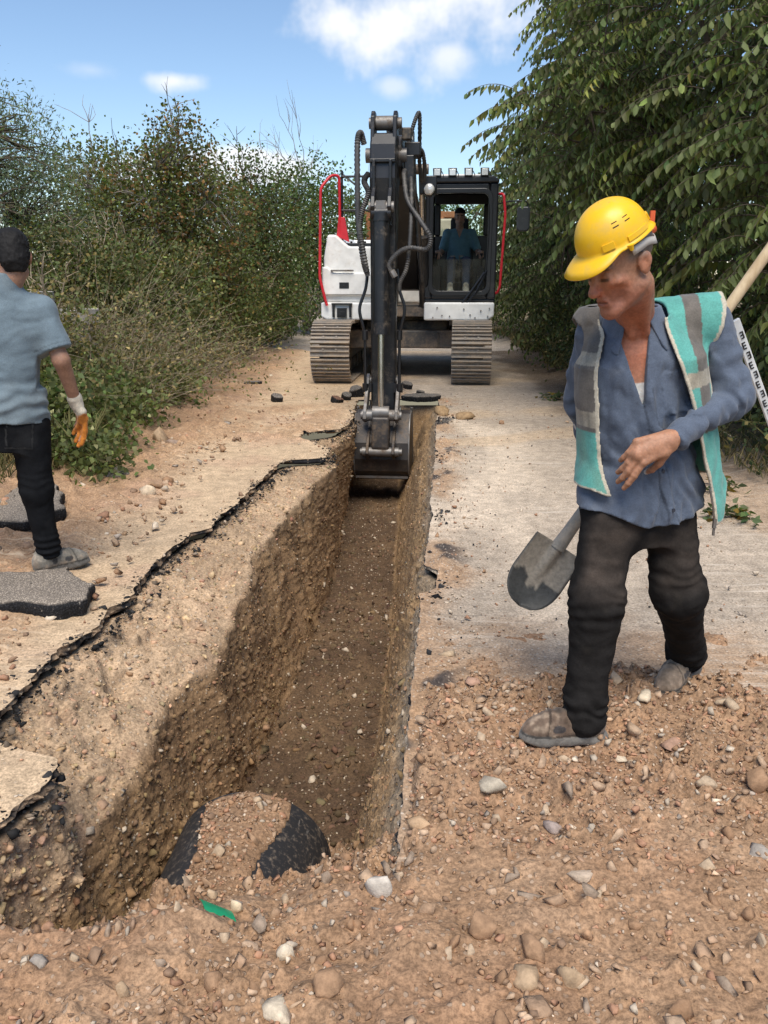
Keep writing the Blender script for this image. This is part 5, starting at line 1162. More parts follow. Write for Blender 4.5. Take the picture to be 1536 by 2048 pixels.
# collar bones and neck cords
bp += [cap(hp(WH, .045, .02, -.06), WF.pt(.02, .075, WF.len - .045), .014, .010, .02), cap(hp(WH, -.045, .02, -.06), WF.pt(-.02, .075, WF.len - .045), .014, .010, .02)]
def wcol(V):
    c = head_cols(WH, V, SK, .30, (.15, .125, .105), red=.45); x, y, h = WF.co(V)
    ch = (sstep(h, WF.len - .22, WF.len - .12) * sstep(V[:, 2], 1.5, 1.44) * sstep(np.abs(x), .16, .1))[:, None]; c = c * (1 - ch) + c * A3(1.08, .80, .74) * ch
    und = (sstep(h, WF.len - .185, WF.len - .19) * sstep(np.abs(x), .12, .11) * sstep(y, .15, .14))[:, None]; c = c * (1 - und) + A3(.55, .53, .50) * und      # vest shirt under the open collar
    kn = sstep(np.abs(fbm(V, 60, 2, 17)), .1, .0)[:, None] * .12; return c * (1 - kn)
lo, hi = bbox(*w.values(), hp(WH, 0, 0, .12), hp(WH, 0, -.13, 0), m=.10)
skin('body', bp, lo, hi, .0031, M_skin, WK, wcol, disp=lambda P: .001 * fbm(P, 80, 2, 3), relax=.3)
# shirt
SH_LEV = [(-.20, .205, .165, .01, .0), (0, .196, .150, .01, 0), (.15, .178, .130, .005, .0), (.33, .184, .132, 0, 0), (.43, .176, .124, 0, 0), (.50, .124, .104, 0, -.004), (.545, .095, .090, 0, -.008)]
whem = lambda x: -.072 + .075 * sstep(-x, .05, .22) + .03 * sstep(x, .08, .22) + .02 * sstep(np.abs(x), .03, .0) * 0
def arm_sleeve(j, s, r=(.072, .064, .058, .047), cut=.93):
    e = j['e' + s]; wv = j['e' + s] + (j['w' + s] - j['e' + s]) * cut; return [cap(j['s' + s], e, r[0], r[1], .045), cap(e, wv, r[2], r[3], .03)]
sp = [loft(WF, SH_LEV, 0, .04), cap(w['sR'] + A3(.02, 0, .005), w['sL'] - A3(.02, 0, .0), .060, .062, .05)] + arm_sleeve(w, 'L', (.064, .064, .058, .042)) + arm_sleeve(w, 'R')
cuff0 = w['eL'] + (w['wL'] - w['eL']) * .68; cuff1 = w['eL'] + (w['wL'] - w['eL']) * .95; sp += [cap(cuff0, cuff1, .041, .0445, .006)]
for s_ in 'RL': sp += [cap(w['hip' + s_] - A3(0, 0, .0), w['hip' + s_] + (w['k' + s_] - w['hip' + s_]) * .45, .107, .102, .05)]
def sdisp(P):
    x, y, h = WF.co(P); tor = sstep(np.abs(x), .26, .18)
    a = tor * (.008 * folds(P, 7, 21, (1.6, 1, .55)) + .012 * fbm(P * A3(1.5, 1, .5), 7, 2, 24) + .006 * fbm(P + .5 * P[:, [2, 0, 1]], 14, 2, 25) + .006 * folds(P + .35 * P[:, [2, 0, 1]], 15, 26, (1.3, 1, .6)))
    n1 = fbm(P, 5, 2, 33); a = a + tor * (.0055 * np.sin((x * .9 + h * .5) * 85 + 7 * n1) * sstep(n1, -.25, .2) * sstep(h, .36, .2) + .004 * np.sin((x * 1.0 - h * .35) * 120 + 6 * n1) * sstep(n1, .2, -.2)); arm = (1 - tor)
    q = (P - w['eL']); ax1 = unit(w['wL'] - w['eL']); ax0 = unit(w['sL'] - w['eL'])
    f1 = np.sin((q @ ax1) * 150 + 6 * fbm(P, 9, 2, 27)) * sstep(q @ ax1, .0, .04) * sstep(q @ ax1, .20, .12); f0 = np.sin((q @ ax0) * 95 + 5 * fbm(P, 7, 2, 28)) * sstep(q @ ax0, -.02, .05) * sstep(q @ ax0, .22, .1)
    a = a + arm * (.0055 * f1 + .004 * f0 + .007 * folds(P, 13, 29, (1, 1, .55)) + .004 * fbm(P, 26, 2, 30))
    flat = sstep(np.linalg.norm(P - (cuff0 + cuff1) / 2, axis=1), .05, .035); a = a * (1 - .8 * flat)
    # placket and breast pocket stand a little proud
    pl = (np.abs(x + .002 + .04 * (h - .2)) < .016) & (y > 0); pk = (np.abs(x - .095) < .055) & (np.abs(h - .335) < .065) & (y > 0)
    return a - np.where(pl, .0035, 0) - np.where(pk, .0035, 0)
NL = WF.len
def spost(P, d):      # the open collar
    x, y, h = WF.co(P); x0 = -.012 - .01 * sstep(NL - h, 0, .2); wdt = .052 * np.clip((h - (NL - .265)) / .265, -1, 1.3) ** 1.0
    cut = np.maximum(np.abs(x - x0) - wdt, .02 - y); neckhole = np.linalg.norm(np.stack([x, y + .0], 1), axis=1) - .052; neckhole = np.maximum(neckhole, NL - .03 - h)
    return np.maximum(np.maximum(np.maximum(d, -cut * .8), -neckhole), np.maximum(whem(x) - h, np.where(np.linalg.norm(P - cuff1, axis=1) < .075, (P - cuff1) @ unit(w['wL'] - w['eL']), -9)))
SHC = A3(.088, .108, .148)
def scol(V):
    x, y, h = WF.co(V); c = np.tile(SHC, (len(V), 1)) * (1 + .10 * fbm(V, 5, 3, 31))[:, None]
    dust = sstep(fbm(V, 11, 3, 32), .2, .5)[:, None] * .18; c = c * (1 - dust) + A3(.2, .2, .2) * dust
    ln = ((np.abs(np.abs(x + .002 + .04 * (h - .2)) - .016) < .0025) & (y > 0) & (h < NL - .2))[:, None]; return np.where(ln, c * .7, c)
lo, hi = bbox(w['sR'], w['sL'], w['eL'], w['eR'], w['wL'], w['wR'], WF.pt(0, 0, -.2), WF.pt(.2, .15, 0), WF.pt(-.2, .15, 0), WF.pt(0, 0, .55), m=.11)
shirt = skin('shirt', sp, lo, hi, .0049, M_cloth, WK, scol, sdisp, spost)
for i, h in enumerate((.225, .105, -.02)):
    p0 = WF.pt(-.004 - .04 * (h - .2), .2, h); q = MB()
    for yv in np.linspace(.20, .08, 60):
        pp = WF.pt(-.004 - .04 * (h - .2), yv, h); dd = ev(sp, pp[None])[0] + sdisp(pp[None])[0]
        if dd < .001: break
    fr_ = np.cross(WF.l0, WF.A); q.cyl(pp - np.asarray(WK.location), pp + fr_ * .004 - np.asarray(WK.location), .0062, 12); q.build('button', paint('button', (.03, .035, .05), .4, (.1, .1, .1), .1), shirt, smooth=True)
# collar: two flaps
def flap(side):
    def f(P):
        x, y, h = WF.co(P); xs = x * side; t = np.clip((NL + .025 - h) / .13, 0, 1.2); ang = np.arctan2(xs, y + .012)
        R = .074 + .040 * t + .012 * t * t; rr = np.sqrt(x * x + (y + .012) ** 2); shell = np.abs(rr - R) - .0052
        back = np.interp(ang, [.15, .5, .9, 1.6, 3.2], [.135, .135, .105, .062, .058]); bottom = (NL + .025 - back) - h; top = h - (NL + .02)
        front = (.30 + .30 * t - ang) * .09
        return np.maximum(np.maximum(shell, bottom), np.maximum(top, np.maximum(front, -xs - .0)))
    return (f, 'u', .004)
for sd__ in (1, -1): skin('collar', [flap(sd__)], WF.pt(0, 0, NL) - .17, WF.pt(0, 0, NL) + .17, .0036, M_cloth, WK, lambda V: np.tile(SHC * 1.04, (len(V), 1)), disp=lambda P: .003 * fbm(P, 16, 2, 35), largest=True)
# trousers
tp = [loft(WF, [(-.16, .150, .115, .0, -.005), (0, .160, .118, .0, -.005), (.10, .155, .112, 0, 0)], 0, .05)]
for s in 'RL':
    h_, k_, a_ = w['hip' + s], w['k' + s], w['a' + s]; kk = unit(a_ - k_)
    tp += [cap(h_ - A3(0, 0, .03), k_, .090, .078, .06), cap(k_, a_ + kk * .0, .078, .066, .06), cap(a_ - kk * .07, a_ + kk * .012, .070, .071, .02)]
def tdisp(P):
    o = .010 * fbm(P * A3(1, 1, 1.8), 6, 2, 41) + .005 * folds(P, 10, 42, (.8, .8, 1.7))
    for s in 'RL':
        k_, a_ = w['k' + s], w['a' + s]; dk = np.linalg.norm(P - k_, axis=1); da = np.linalg.norm(P - a_, axis=1)
        o = o + sstep(dk, .20, .05) * .0035 * np.sin(P[:, 2] * 105 + 14 * fbm(P, 5, 2, 43)) + sstep(da, .15, .04) * .006 * np.sin(P[:, 2] * 110 + 14 * fbm(P, 7, 2, 44))
    return o
def tcol(V):
    c = np.tile(A3(.016, .0145, .0138), (len(V), 1)); thigh = np.zeros(len(V))
    for s, am in (('R', 1.0), ('L', .6)):
        h_, k_ = w['hip' + s], w['k' + s]; t = (V - h_) @ (k_ - h_) / (k_ - h_).dot(k_ - h_); fr_ = sstep((h_ + (k_ - h_) * np.clip(t, 0, 1)[:, None] - V)[:, 1], .02, .07)
        thigh = np.maximum(thigh, am * fr_ * sstep(t, .05, .35) * sstep(t, 1.1, .8) * sstep(np.linalg.norm(V - (h_ + (k_ - h_) * np.clip(t, 0, 1)[:, None]), axis=1), .2, .1))
    wv = thigh * (.6 + .6 * sstep(fbm(V * A3(1, 1, 2.2), 9, 3, 45), -.3, .4)); c = c * (1 - .5 * wv[:, None]) + A3(.075, .057, .046) * .55 * wv[:, None]
    d = sstep(fbm(V, 14, 3, 46), .18, .5)[:, None] * .3; return c * (1 - d) + A3(.03, .025, .02) * d
lo, hi = bbox(w['hipR'], w['hipL'], w['kR'], w['kL'], w['aR'], w['aL'], m=.2)
skin('trousers', tp, lo, hi, .0055, M_denim, WK, tcol, tdisp)
zR = .052; tR = G(1046, 1482, 2.44); hR = G(1208, 1478, 2.45); tR[2] = hR[2] = zR
tL = G(1322, 1385, 2.80); hL = G(1392, 1345, 3.02); tL[2] = .01; hL[2] = .045; hL = tL + unit(hL - tL) * .28
shoe('shoe', hR, tR, WK, (.125, .085, .06), (.15, .138, .122), w['aR'])
shoe('shoe', hL, tL, WK, (.21, .155, .11), (.125, .115, .10), w['aL'])
# safety vest
VEST_LEV = [(-.20, .255, .195, .070, .0), (-.05, .248, .188, .066, 0), (.12, .224, .175, .036, .0), (.33, .212, .160, .026, 0), (.43, .204, .148, .018, 0), (.50, .150, .118, 0, -.005), (.545, .110, .100, 0, -.01)]
vl = loft(WF, VEST_LEV, 0, .03)
vyoke = cap(w['sR'] + A3(.0, 0, .004), w['sL'] + A3(.035, 0, .0), .086, .096, .05)
def vdisp_(P): return .014 * fbm(P * A3(1.5, 1, .5), 6, 2, 52) + .007 * folds(P, 8, 51, (1.5, 1, .4))
def vfront(h): return np.interp(h, [-.25, -.1, .1, .3, .42, .52], [-.175, -.18, -.170, -.150, -.135, -.095]), np.interp(h, [-.25, -.15, .0, .2, .35, .45, .53], [.165, .155, .150, .128, .110, .090, .078])
def vhem(x): return np.where(x < 0, .05 + .02 * sstep(-x, .17, .22), -.105 + .10 * sstep(x, .19, .27))
def varm(h): return np.interp(h, [.15, .20, .26, .36, .44, .50, .56], [.30, .238, .215, .218, .238, .262, .275])
def vestf(P):
    d = np.minimum(ev([vl, vyoke], P), ev(sp[:2] + sp[-2:], P) - .014); nb = np.abs(d) < .06; d[nb] += vdisp_(P[nb]); x, y, h = WF.co(P)
    xi, xo = vfront(h); gap = np.maximum(np.maximum(xi - x, x - xo), -.0 - y) * -1      # inside the gap is cut away
    g = np.minimum(np.minimum(x - xi, xo - x), y + .02)                                 # >0 inside the open front
    shell = np.maximum(d, -(d + .010)); out = np.maximum(shell, g)
    out = np.maximum(out, vhem(x) - h); out = np.maximum(out, h - (NL + .03))
    neckhole = np.linalg.norm(np.stack([x, y + .01], 1), axis=1) - .100; out = np.maximum(out, -np.maximum(neckhole, NL - .12 - h))
    out = np.maximum(out, np.where(h > .17, x - varm(h), -9)); armR = cap(w['sR'] - A3(.06, 0, .04), w['eR'], .08, .1)[0](P)
    return np.maximum(out, -armR)
def vcol(V):
    x, y, h = WF.co(V); c = np.tile(A3(.095, .315, .27), (len(V), 1)) * (1 + .14 * fbm(V, 5, 3, 55))[:, None]; front = y > -.02
    gr_ = A3(.125, .110, .095); li = A3(.30, .265, .205); xi, xo = vfront(h)
    dirt = sstep(fbm(V * A3(1, 1, .7), 6, 3, 56), .05, .45) * (.35 + .45 * (x < 0)); c = c * (1 - dirt[:, None] * .7) + A3(.13, .155, .11) * dirt[:, None] * .7
    band_v = (((x > .150) & (x < .198) & (h > .20)) | ((x < -.15) & (h > .24))) ; band_h = (((x > 0) & (h > .345) & (h < .392)) | ((x < 0) & (((h > .255) & (h < .305)) | ((h > .44) & (h < .475)))))
    lg = (x < 0) & (h > .38); c = np.where((band_v | lg)[:, None], gr_ * (1 + .3 * fbm(V, 20, 2, 57))[:, None], c); c = np.where(band_h[:, None], li * (1 + .45 * fbm(V * A3(1, 1, .3), 45, 2, 58))[:, None], c)
    edge = np.minimum(np.abs(x - xi), np.abs(x - xo)); pipe_ = (front & (edge < .011)) | (np.abs(h - vhem(x)) < .009); pipe_ = pipe_ | ((varm(h) - x < .013) & (h > .17))
    c = np.where(pipe_[:, None], A3(.46, .41, .32), c)
    pk = ((x > .15) & (np.abs(h - .245) < .018) & (x < .20) & front); c = np.where(pk[:, None], A3(.15, .50, .45), c); return c
lo, hi = bbox(WF.pt(.26, .16, -.2), WF.pt(-.26, .16, -.2), WF.pt(.26, -.16, .5), WF.pt(-.26, -.16, .5), w['sL'], w['sR'], m=.08)
vest = skin('safety_vest', [(vestf, 'u', .001)], lo, hi, .0044, M_vest, WK, vcol, largest=True)
def zipper():
    q = MB()
    for h in np.linspace(-.09, .0, 2): pass
    pts = []
    for h in np.linspace(-.095, .02, 8):
        xo = float(vfront(h)[1]) - .004; yv = .24
        while yv > .1 and vestf(WF.pt(xo + .012, yv, h)[None])[0] > .002: yv -= .003
        pts.append(WF.pt(xo, yv, h) - np.asarray(WK.location))
    q.tube(pts, .0035, 6); q.box(pts[0], (.01, .01, .03)); q.box(pts[0] - A3(0, 0, .028), (.007, .006, .022)); return q.build('zip', M_steel, vest, smooth=True)
zipper()
# hard hat
def helmet():
    c, R = WH; tilt = Matrix.Rotation(radians(5), 3, 'X'); Rt = R @ np.array(tilt); o = hp(WH, 0, .002, .077)
    nth, nph = 96, 26; V = []; th = np.arange(nth) * 2 * pi / nth
    ax, ayf, ayb, az = .095, .108, .103, .106
    for i in range(nph + 1):
        ph = i / nph * pi / 2; rr = sin(ph) ** .92; zz = az * cos(ph) ** .95 if i < nph else 0
        V.append(np.stack([ax * rr * np.cos(th), np.where(np.sin(th) < 0, ayf, ayb) * rr * np.sin(th), np.full(nth, zz)], 1))
    fr = sstep(-np.sin(th), .45, 1.0); bk_ = sstep(np.sin(th), .3, 1)
    for j, t in enumerate((.35, .7, 1.0)):
        ext = (.008 + .050 * fr + .007 * bk_) * t; rx = (ax + ext) * np.cos(th); ry = (np.where(np.sin(th) < 0, ayf, ayb) + ext) * np.sin(th)
        V.append(np.stack([rx, ry, -.012 * t - .020 * t * t * fr - .004 * t * bk_], 1))
    n = len(V); V = np.concatenate(V); F = grid_faces(n, nth); wrap = np.stack([np.arange(n - 1) * nth + nth - 1, np.arange(n - 1) * nth, (np.arange(n - 1) + 1) * nth, (np.arange(n - 1) + 1) * nth + nth - 1], 1); F = np.concatenate([F, wrap])
    k = NT('yellow_plastic'); ob = k.objc(); nn = k.noise(22, 4, .65, ob); cc = k.mix(k.ramp(nn, .46, .75, 0, .6), (.80, .46, .010), (.58, .38, .07)); cc = k.mix(k.ramp(k.noise(70, 3, .6, ob), .66, .76, 0, .4), cc, (.25, .17, .05))
    m = k.done(cc, k.ramp(nn, .3, .7, .32, .5), None, spec=.45)
    W = lambda p: np.asarray(p) @ Rt.T + o - np.asarray(WK.location)
    ob = link('hard_hat', mesh_np('hard_hat', W(V), F, None, True), m, WK); md = ob.modifiers.new('thickness', 'SOLIDIFY'); md.thickness = .0035; md.offset = 1
    def on_side(a, z, out=0.):      # point on the shell at angle a (0 = person's left) and height z
        rr = (1 - (z / az) ** 2) ** .5; s = sin(a); return A3(ax * rr * cos(a), (ayf if s < 0 else ayb) * rr * s, z) * (1 + out)
    dk = paint('slot_shadow', (.02, .012, .006), .9, (.02, .02, .02), .1)
    for a0, z0 in ((-.40, .060), (-.40, .050), (-.02, .060), (-.02, .050)):
        q = MB(); q.tube([W(on_side(a0 + t, z0, .004)) for t in (-.09, -.03, .03, .09)], .0022, 6); q.build('vent_slot', dk, ob, smooth=True)
    for a0, wd, z0, z1 in ((-.75, .16, .004, .022), (.12, .36, .000, .014), (1.05, .14, .004, .022)):
        q = MB(); pts = []; 
        A_ = np.linspace(a0 - wd, a0 + wd, 8); inn_ = [on_side(t, z1, .0) for t in A_] + [on_side(t, z0, 0.) for t in A_]; out_ = [on_side(t, z1, .05) for t in A_] + [on_side(t, z0, .05) for t in A_]
        P_ = [W(p) for p in inn_ + out_]; Fq = []
        for i in range(7): Fq += [(i, i + 1, 17 + i, 16 + i), (16 + i, 17 + i, 25 + i, 24 + i)]
        Fq += [(0, 16, 24, 8), (7, 15, 31, 23)]
        q.add(P_, Fq); q.build('rim_rib', m, ob, .001)
    inner = MB(); rr = np.linspace(-.25, pi + .25, 30); band = paint('white_strap', (.50, .465, .42), .6, (.35, .3, .25), .35)
    pa = [W(A3(.088 * cos(t), .106 * sin(t) if sin(t) > 0 else .09 * sin(t), -.02 - .026 * sstep(sin(t), .2, .9))) for t in rr]
    V2 = np.concatenate([np.array(pa), np.array(pa) + Rt @ A3(0, 0, -.022)]); nq = len(rr)
    sb_ = link('harness', mesh_np('harness', V2, np.stack([np.arange(nq - 1), np.arange(1, nq), nq + np.arange(1, nq), nq + np.arange(nq - 1)], 1), None, True), band, ob); md = sb_.modifiers.new('thickness', 'SOLIDIFY'); md.thickness = .003
    q = MB(); q.cyl(W(A3(.01, .106, -.040)), W(A3(.01, .124, -.040)), .016, 14); q.box(W(A3(.02, .122, -.018)), (.012, .012, .05)); q.build('orange_knob', paint('orange_plastic', (.62, .10, .025), .5, (.3, .1, .05), .1), ob, smooth=True)
    q = MB(); q.tube([W(A3(.100, -.03, -.006)), W(A3(.099, -.032, -.022))], [.009, .005], 8); q.build('clip', m, ob, smooth=True)
helmet()

# ---- shovel held behind the back
def shovel():
    a = G(1146, 1052, 2.96); b = G(1560, 470, 3.04); u_ = unit(b - a); root = empty('shovel', a); tag(root, 'round-point shovel with wooden handle carried behind the walking man', 'shovel')
    hnd = a + u_ * 1.22
    k = NT('handle_wood'); n = k.noise(30, 4, .6, k.objc(), (1, 1, .3)); wood = k.done(k.mix(k.ramp(n, .3, .7), (.42, .30, .17), (.56, .43, .27)), .65, k.bump(n, .2, .004), spec=.3)
    q = MB(); q.tube([u_ * t for t in np.linspace(-.02, 1.22, 14)], .0195, 16); q.build('handle', wood, root, smooth=True)
    met = paint('shovel_steel', (.085, .085, .08), .5, (.30, .25, .195), .75, 11, .3, bump=.3)
    q = MB(); q.tube([u_ * .10, -u_ * .02, -u_ * .10], [.0225, .024, .028], 16); sock = q.build('socket', paint('clay_covered_steel', (.27, .245, .21), .8, (.36, .30, .24), .6, 14, bump=.4), root, smooth=True)
    side = unit(np.cross(u_, A3(0, -1, .12))); nor = np.cross(side, u_); nor = nor if nor[1] < 0 else -nor; n1, n2 = 34, 21; V = []; col = []
    Lb, Wb = .265, .108
    for i in range(n1):
        t = i / (n1 - 1); hw = Wb * (1.0 - .06 * (1 - t)) * (1 - max(0, (t - .50) / .50) ** 2.3) ** .5 if t < 1 else 0.0; hw = max(hw, .002)
        for j in range(n2):
            s = j / (n2 - 1) * 2 - 1; rib = .022 * sstep(abs(s * hw), .026, .004) * sstep(t, .75, .0)
            dish = .018 * (s * s) * (1 if t > .02 else 1.3) + .02 * sstep(t, .4, 1.0) ** 2
            p = -u_ * (.085 + Lb * t) + side * s * hw + nor * (dish + rib - .004); V.append(p)
            clay = sstep(.56 - t + .10 * fbm(A3(s * .1 * 8, t * 3, .3)[None], 3, 3, 61)[0] * 2 - .22 * (1 - abs(s)) * (t > .45) * 0 + .14 * (abs(s) < .2), -.02, .03) * sstep(1 - abs(s), .02, .12)
            col.append(A3(.045, .045, .043) * (1 - clay) + A3(.27, .235, .19) * clay)
    k = NT('shovel_blade'); c_ = k.scale(k.col(), k.ramp(k.noise(60, 4, .65, k.objc()), .25, .75, .75, 1.25)); mt = k.done(c_, .6, k.bump(k.noise(80, 3, .6, k.objc()), .25, .004), .15)
    bl = link('blade', mesh_np('blade', np.array(V), grid_faces(n1, n2), np.array(col), True), mt, root); md = bl.modifiers.new('thickness', 'SOLIDIFY'); md.thickness = .003
shovel()

# ================= the man on the left, seen from behind
MN = empty('person', (-1.75, 4.1, 0)); tag(MN, 'dark-haired man in blue-grey polo shirt and work glove, seen from behind at the left edge', 'person')
m = dict(hipR=G(58, 838, 4.12), hipL=G(-45, 838, 4.06), kR=G(72, 975, 4.10), aR=G(97, 1095, 4.13), kL=G(-48, 945, 4.35), aL=G(-75, 1050, 4.72),
         neck=G(10, 568, 4.10), sR=G(82, 622, 4.13), sL=G(-78, 622, 4.05), eR=G(122, 720, 4.10), wR=G(153, 808, 4.22), eL=G(-120, 730, 4.05), wL=G(-135, 830, 4.2))
MF = Frame(m['hipR'], m['hipL'], m['sR'], m['sL'], m['neck'])
MH = head_frame(G(22, 517, 4.13), radians(146), radians(10))
gl = hand_prims(m['wR'], G(166, 838, 4.25), unit(A3(-.08, -.02, -1)), unit(A3(.75, .65, 0)), curls=(.25, .35, .4, .45), scale=1.12, thumb=unit(A3(-.5, .5, -.7)), flip=1)
bp = body_common(m, MF, MH) + head_prims(MH) + hand_prims(m['wL'], m['wL'] + A3(-.01, .03, -.085), A3(0, .05, -1), A3(-1, .2, 0), flip=-1) + gl
lo, hi = bbox(*m.values(), hp(MH, 0, 0, .12), m=.11)
skin('body', bp, lo, hi, .0060, M_skin, MN, lambda V: head_cols(MH, V, A3(.33, .18, .118), .5, None, red=.5))
skin('hair', [ell(hp(MH, 0, .022, .052), (.082, .101, .083), MH[1]), ell(hp(MH, 0, .072, -.012), (.066, .050, .075), MH[1], .03)], MH[0] - .17, MH[0] + .17, .005, M_hair, MN, lambda V: np.tile(A3(.012, .011, .011), (len(V), 1)), disp=lambda P: .007 * fbm(P * A3(1.6, 1.6, .7), 70, 2, 3) + .007 * fbm(P, 16, 2, 4),
     post=lambda P, d: np.maximum(d, np.maximum(-((P - MH[0]) @ MH[1][:, 1]) - .035, -(((P - MH[0]) @ MH[1])[:, 2]) - .045) if False else np.maximum(-(P - MH[0]) @ MH[1][:, 1] - .07, -.075 - (P - MH[0]) @ MH[1][:, 2])))
PO_LEV = [(.0, .215, .165, 0, 0), (.06, .208, .156, 0, 0), (.18, .182, .132, 0, 0), (.36, .192, .128, 0, 0), (.46, .17, .10, 0, 0), (.54, .085, .075, 0, 0), (.565, .072, .07, 0, 0)]
pp_ = [loft(MF, [(s * MF.len / .55, a, b, c, d) for s, a, b, c, d in PO_LEV], 0, .04), cap(m['sR'], m['sL'], .064, None, .05), cap(m['sR'], m['sR'] + (m['eR'] - m['sR']) * .80, .070, .076, .04), cap(m['sL'], m['sL'] + (m['eL'] - m['sL']) * .8, .07, .074, .04), cap(MF.pt(0, -.01, MF.len - .02), MF.pt(0, -.0, MF.len + .045), .076, .066, .012)]
def pdisp(P): return .009 * fbm(P * A3(1, 1, .8), 6, 2, 71) + .006 * folds(P, 7, 72, (.7, .7, 1.6)) + .004 * np.sin(P[:, 2] * 90 + 6 * fbm(P, 5, 2, 74)) * sstep(P[:, 2], 1.15, .95)
def ppost(P, d):
    q = P - m['sR']; ax = unit(m['eR'] - m['sR']); t = q @ ax; side = np.linalg.norm(q - t[:, None] * ax, axis=1); L_ = np.linalg.norm(m['eR'] - m['sR']) * .80; x, y, h = MF.co(P); out = np.maximum(d, np.where((-x > .155) & (h > .17), t - L_, -9))
    return np.maximum(out, h - MF.len - .05)
POL = A3(.135, .178, .208)
def pcol(V):
    c = np.tile(POL, (len(V), 1)) * (1 + .12 * fbm(V, 3, 3, 75))[:, None]; d = sstep(fbm(V, 4, 3, 76), .05, .45)[:, None] * .3; c = c * (1 - d) + A3(.19, .21, .21) * d
    q = V - m['sR']; ax = unit(m['eR'] - m['sR']); t = q @ ax; L_ = np.linalg.norm(m['eR'] - m['sR']) * .80; e = (np.abs(t - L_ + .022) < .003) & (-MF.co(V)[0] > .14); return np.where(e[:, None], c * .7, c)
lo, hi = bbox(m['sR'], m['sL'], m['eR'], m['eL'], MF.pt(0, 0, -.1), MF.pt(0, .0, .62), m=.16)
skin('polo_shirt', pp_, lo, hi, .0068, M_cloth, MN, pcol, pdisp, ppost)
jt = [loft(MF, [(-.14, .160, .125, 0, -.01), (0, .172, .132, 0, -.012), (.08, .165, .12, 0, 0)], 0, .05)]
for s in 'RL':
    h_, k_, a_ = m['hip' + s], m['k' + s], m['a' + s]; kk = unit(a_ - k_); jt += [cap(h_ - A3(0, 0, .03), k_, .098, .076, .05), cap(k_, a_, .074, .055, .04), cap(a_ - kk * .05, a_ + kk * .01, .058, .057, .02)]
def jdisp(P):
    o = .006 * fbm(P * A3(1, 1, 1.6), 7, 2, 81)
    for s in 'RL': o = o + sstep(np.linalg.norm(P - m['k' + s], axis=1), .16, .04) * .0035 * np.sin(P[:, 2] * 120 + 12 * fbm(P, 6, 2, 82)) + sstep(np.linalg.norm(P - m['a' + s], axis=1), .14, .04) * .006 * np.sin(P[:, 2] * 170 + 6 * fbm(P, 6, 2, 83))
    x, y, h = MF.co(P); pk = (np.abs(np.abs(x) - .088) < .058) & (np.abs(h + .045) < .07) & (y < 0); return o - np.where(pk, .004, 0)
def jcol(V):
    x, y, h = MF.co(V); c = np.tile(A3(.009, .0095, .011), (len(V), 1)); f = sstep(fbm(V, 6, 3, 84), .0, .5)[:, None] * .35; c = c * (1 - f) + A3(.035, .035, .036) * f
    ax_ = np.abs(np.abs(x) - .088); az_ = np.abs(h + .045); e = (((np.abs(ax_ - .056) < .003) & (az_ < .07)) | ((np.abs(az_ - .068) < .003) & (ax_ < .058))) & (y < 0); return np.where(e[:, None], A3(.035, .035, .035), c)
lo, hi = bbox(m['hipR'], m['hipL'], m['kR'], m['kL'], m['aR'], m['aL'], m=.17)
skin('jeans', jt, lo, hi, .0070, M_denim, MN, jcol, jdisp)
hq = G(66, 1140, 4.08); tq = G(150, 1122, 4.24); hq[2] = tq[2] = .02; tq = hq + unit(tq - hq) * .29
shoe('shoe', hq, tq, MN, (.20, .18, .15), (.12, .112, .10), m['aR'], .0055)
hq = m['aL'] + A3(.0, -.05, 0); hq[2] = .03; shoe('shoe', hq, hq + A3(-.08, .27, 0), MN, (.20, .18, .15), (.12, .112, .10), m['aL'], .0065)
gp = hand_prims(m['wR'], G(166, 838, 4.25), unit(A3(-.08, -.02, -1)), unit(A3(.75, .65, 0)), curls=(.25, .35, .4, .45), scale=1.36, spread=.0165, thumb=unit(A3(-.5, .5, -.7)), flip=1) + [cap(m['wR'] + unit(m['eR'] - m['wR']) * .035, m['wR'], .037, .033, .01)]
def gcol(V):
    t = (V - m['wR']) @ unit(G(166, 838, 4.25) - m['wR']); o = sstep(t + .012 * fbm(V, 40, 2, 5), .035, .05)[:, None]; n = fbm(V, 45, 3, 6)[:, None]; return (A3(.50, .44, .35) * (1 - o) + A3(.50, .17, .025) * o) * (1 + .5 * n)
lo, hi = bbox(m['wR'], G(166, 870, 4.25), m=.10); skin('glove', gp, lo, hi, .0045, M_leather, MN, gcol)

# ================= the excavator operator
ER = Matrix.Rotation(-radians(5.3), 3, 'Z')
def EL(x, y, z): v = ER @ Vector((x, y, 0)); return A3(.40 + v.x, 13.8 + v.y, z)
OP = empty('person', tuple(EL(.76, .0, 1.55))); tag(OP, 'man in blue-green shirt sitting at the controls inside the excavator cab', 'person')
p = dict(hipR=EL(.67, .02, 1.64), hipL=EL(.85, .02, 1.64), kR=EL(.66, -.42, 1.68), kL=EL(.88, -.42, 1.68), aR=EL(.65, -.66, 1.30), aL=EL(.88, -.66, 1.30), neck=EL(.765, .06, 2.16), sR=EL(.58, .04, 2.10), sL=EL(.95, .04, 2.10), eR=EL(.50, -.02, 1.84), eL=EL(1.05, -.02, 1.84), wR=EL(.46, -.28, 1.82), wL=EL(1.08, -.28, 1.82))
PF = Frame(p['hipR'], p['hipL'], p['sR'], p['sL'], p['neck']); PH = head_frame(EL(.765, .0, 2.335), radians(4), radians(6))
bp = body_common(p, PF, PH) + head_prims(PH) + hand_prims(p['wR'], EL(.44, -.355, 1.82), A3(0, -.4, -1), A3(0, -.6, .8), curls=(.9, .9, .9, .9), flip=-1) + hand_prims(p['wL'], EL(1.10, -.355, 1.82), A3(0, -.4, -1), A3(0, -.6, .8), curls=(.9, .9, .9, .9), flip=1)
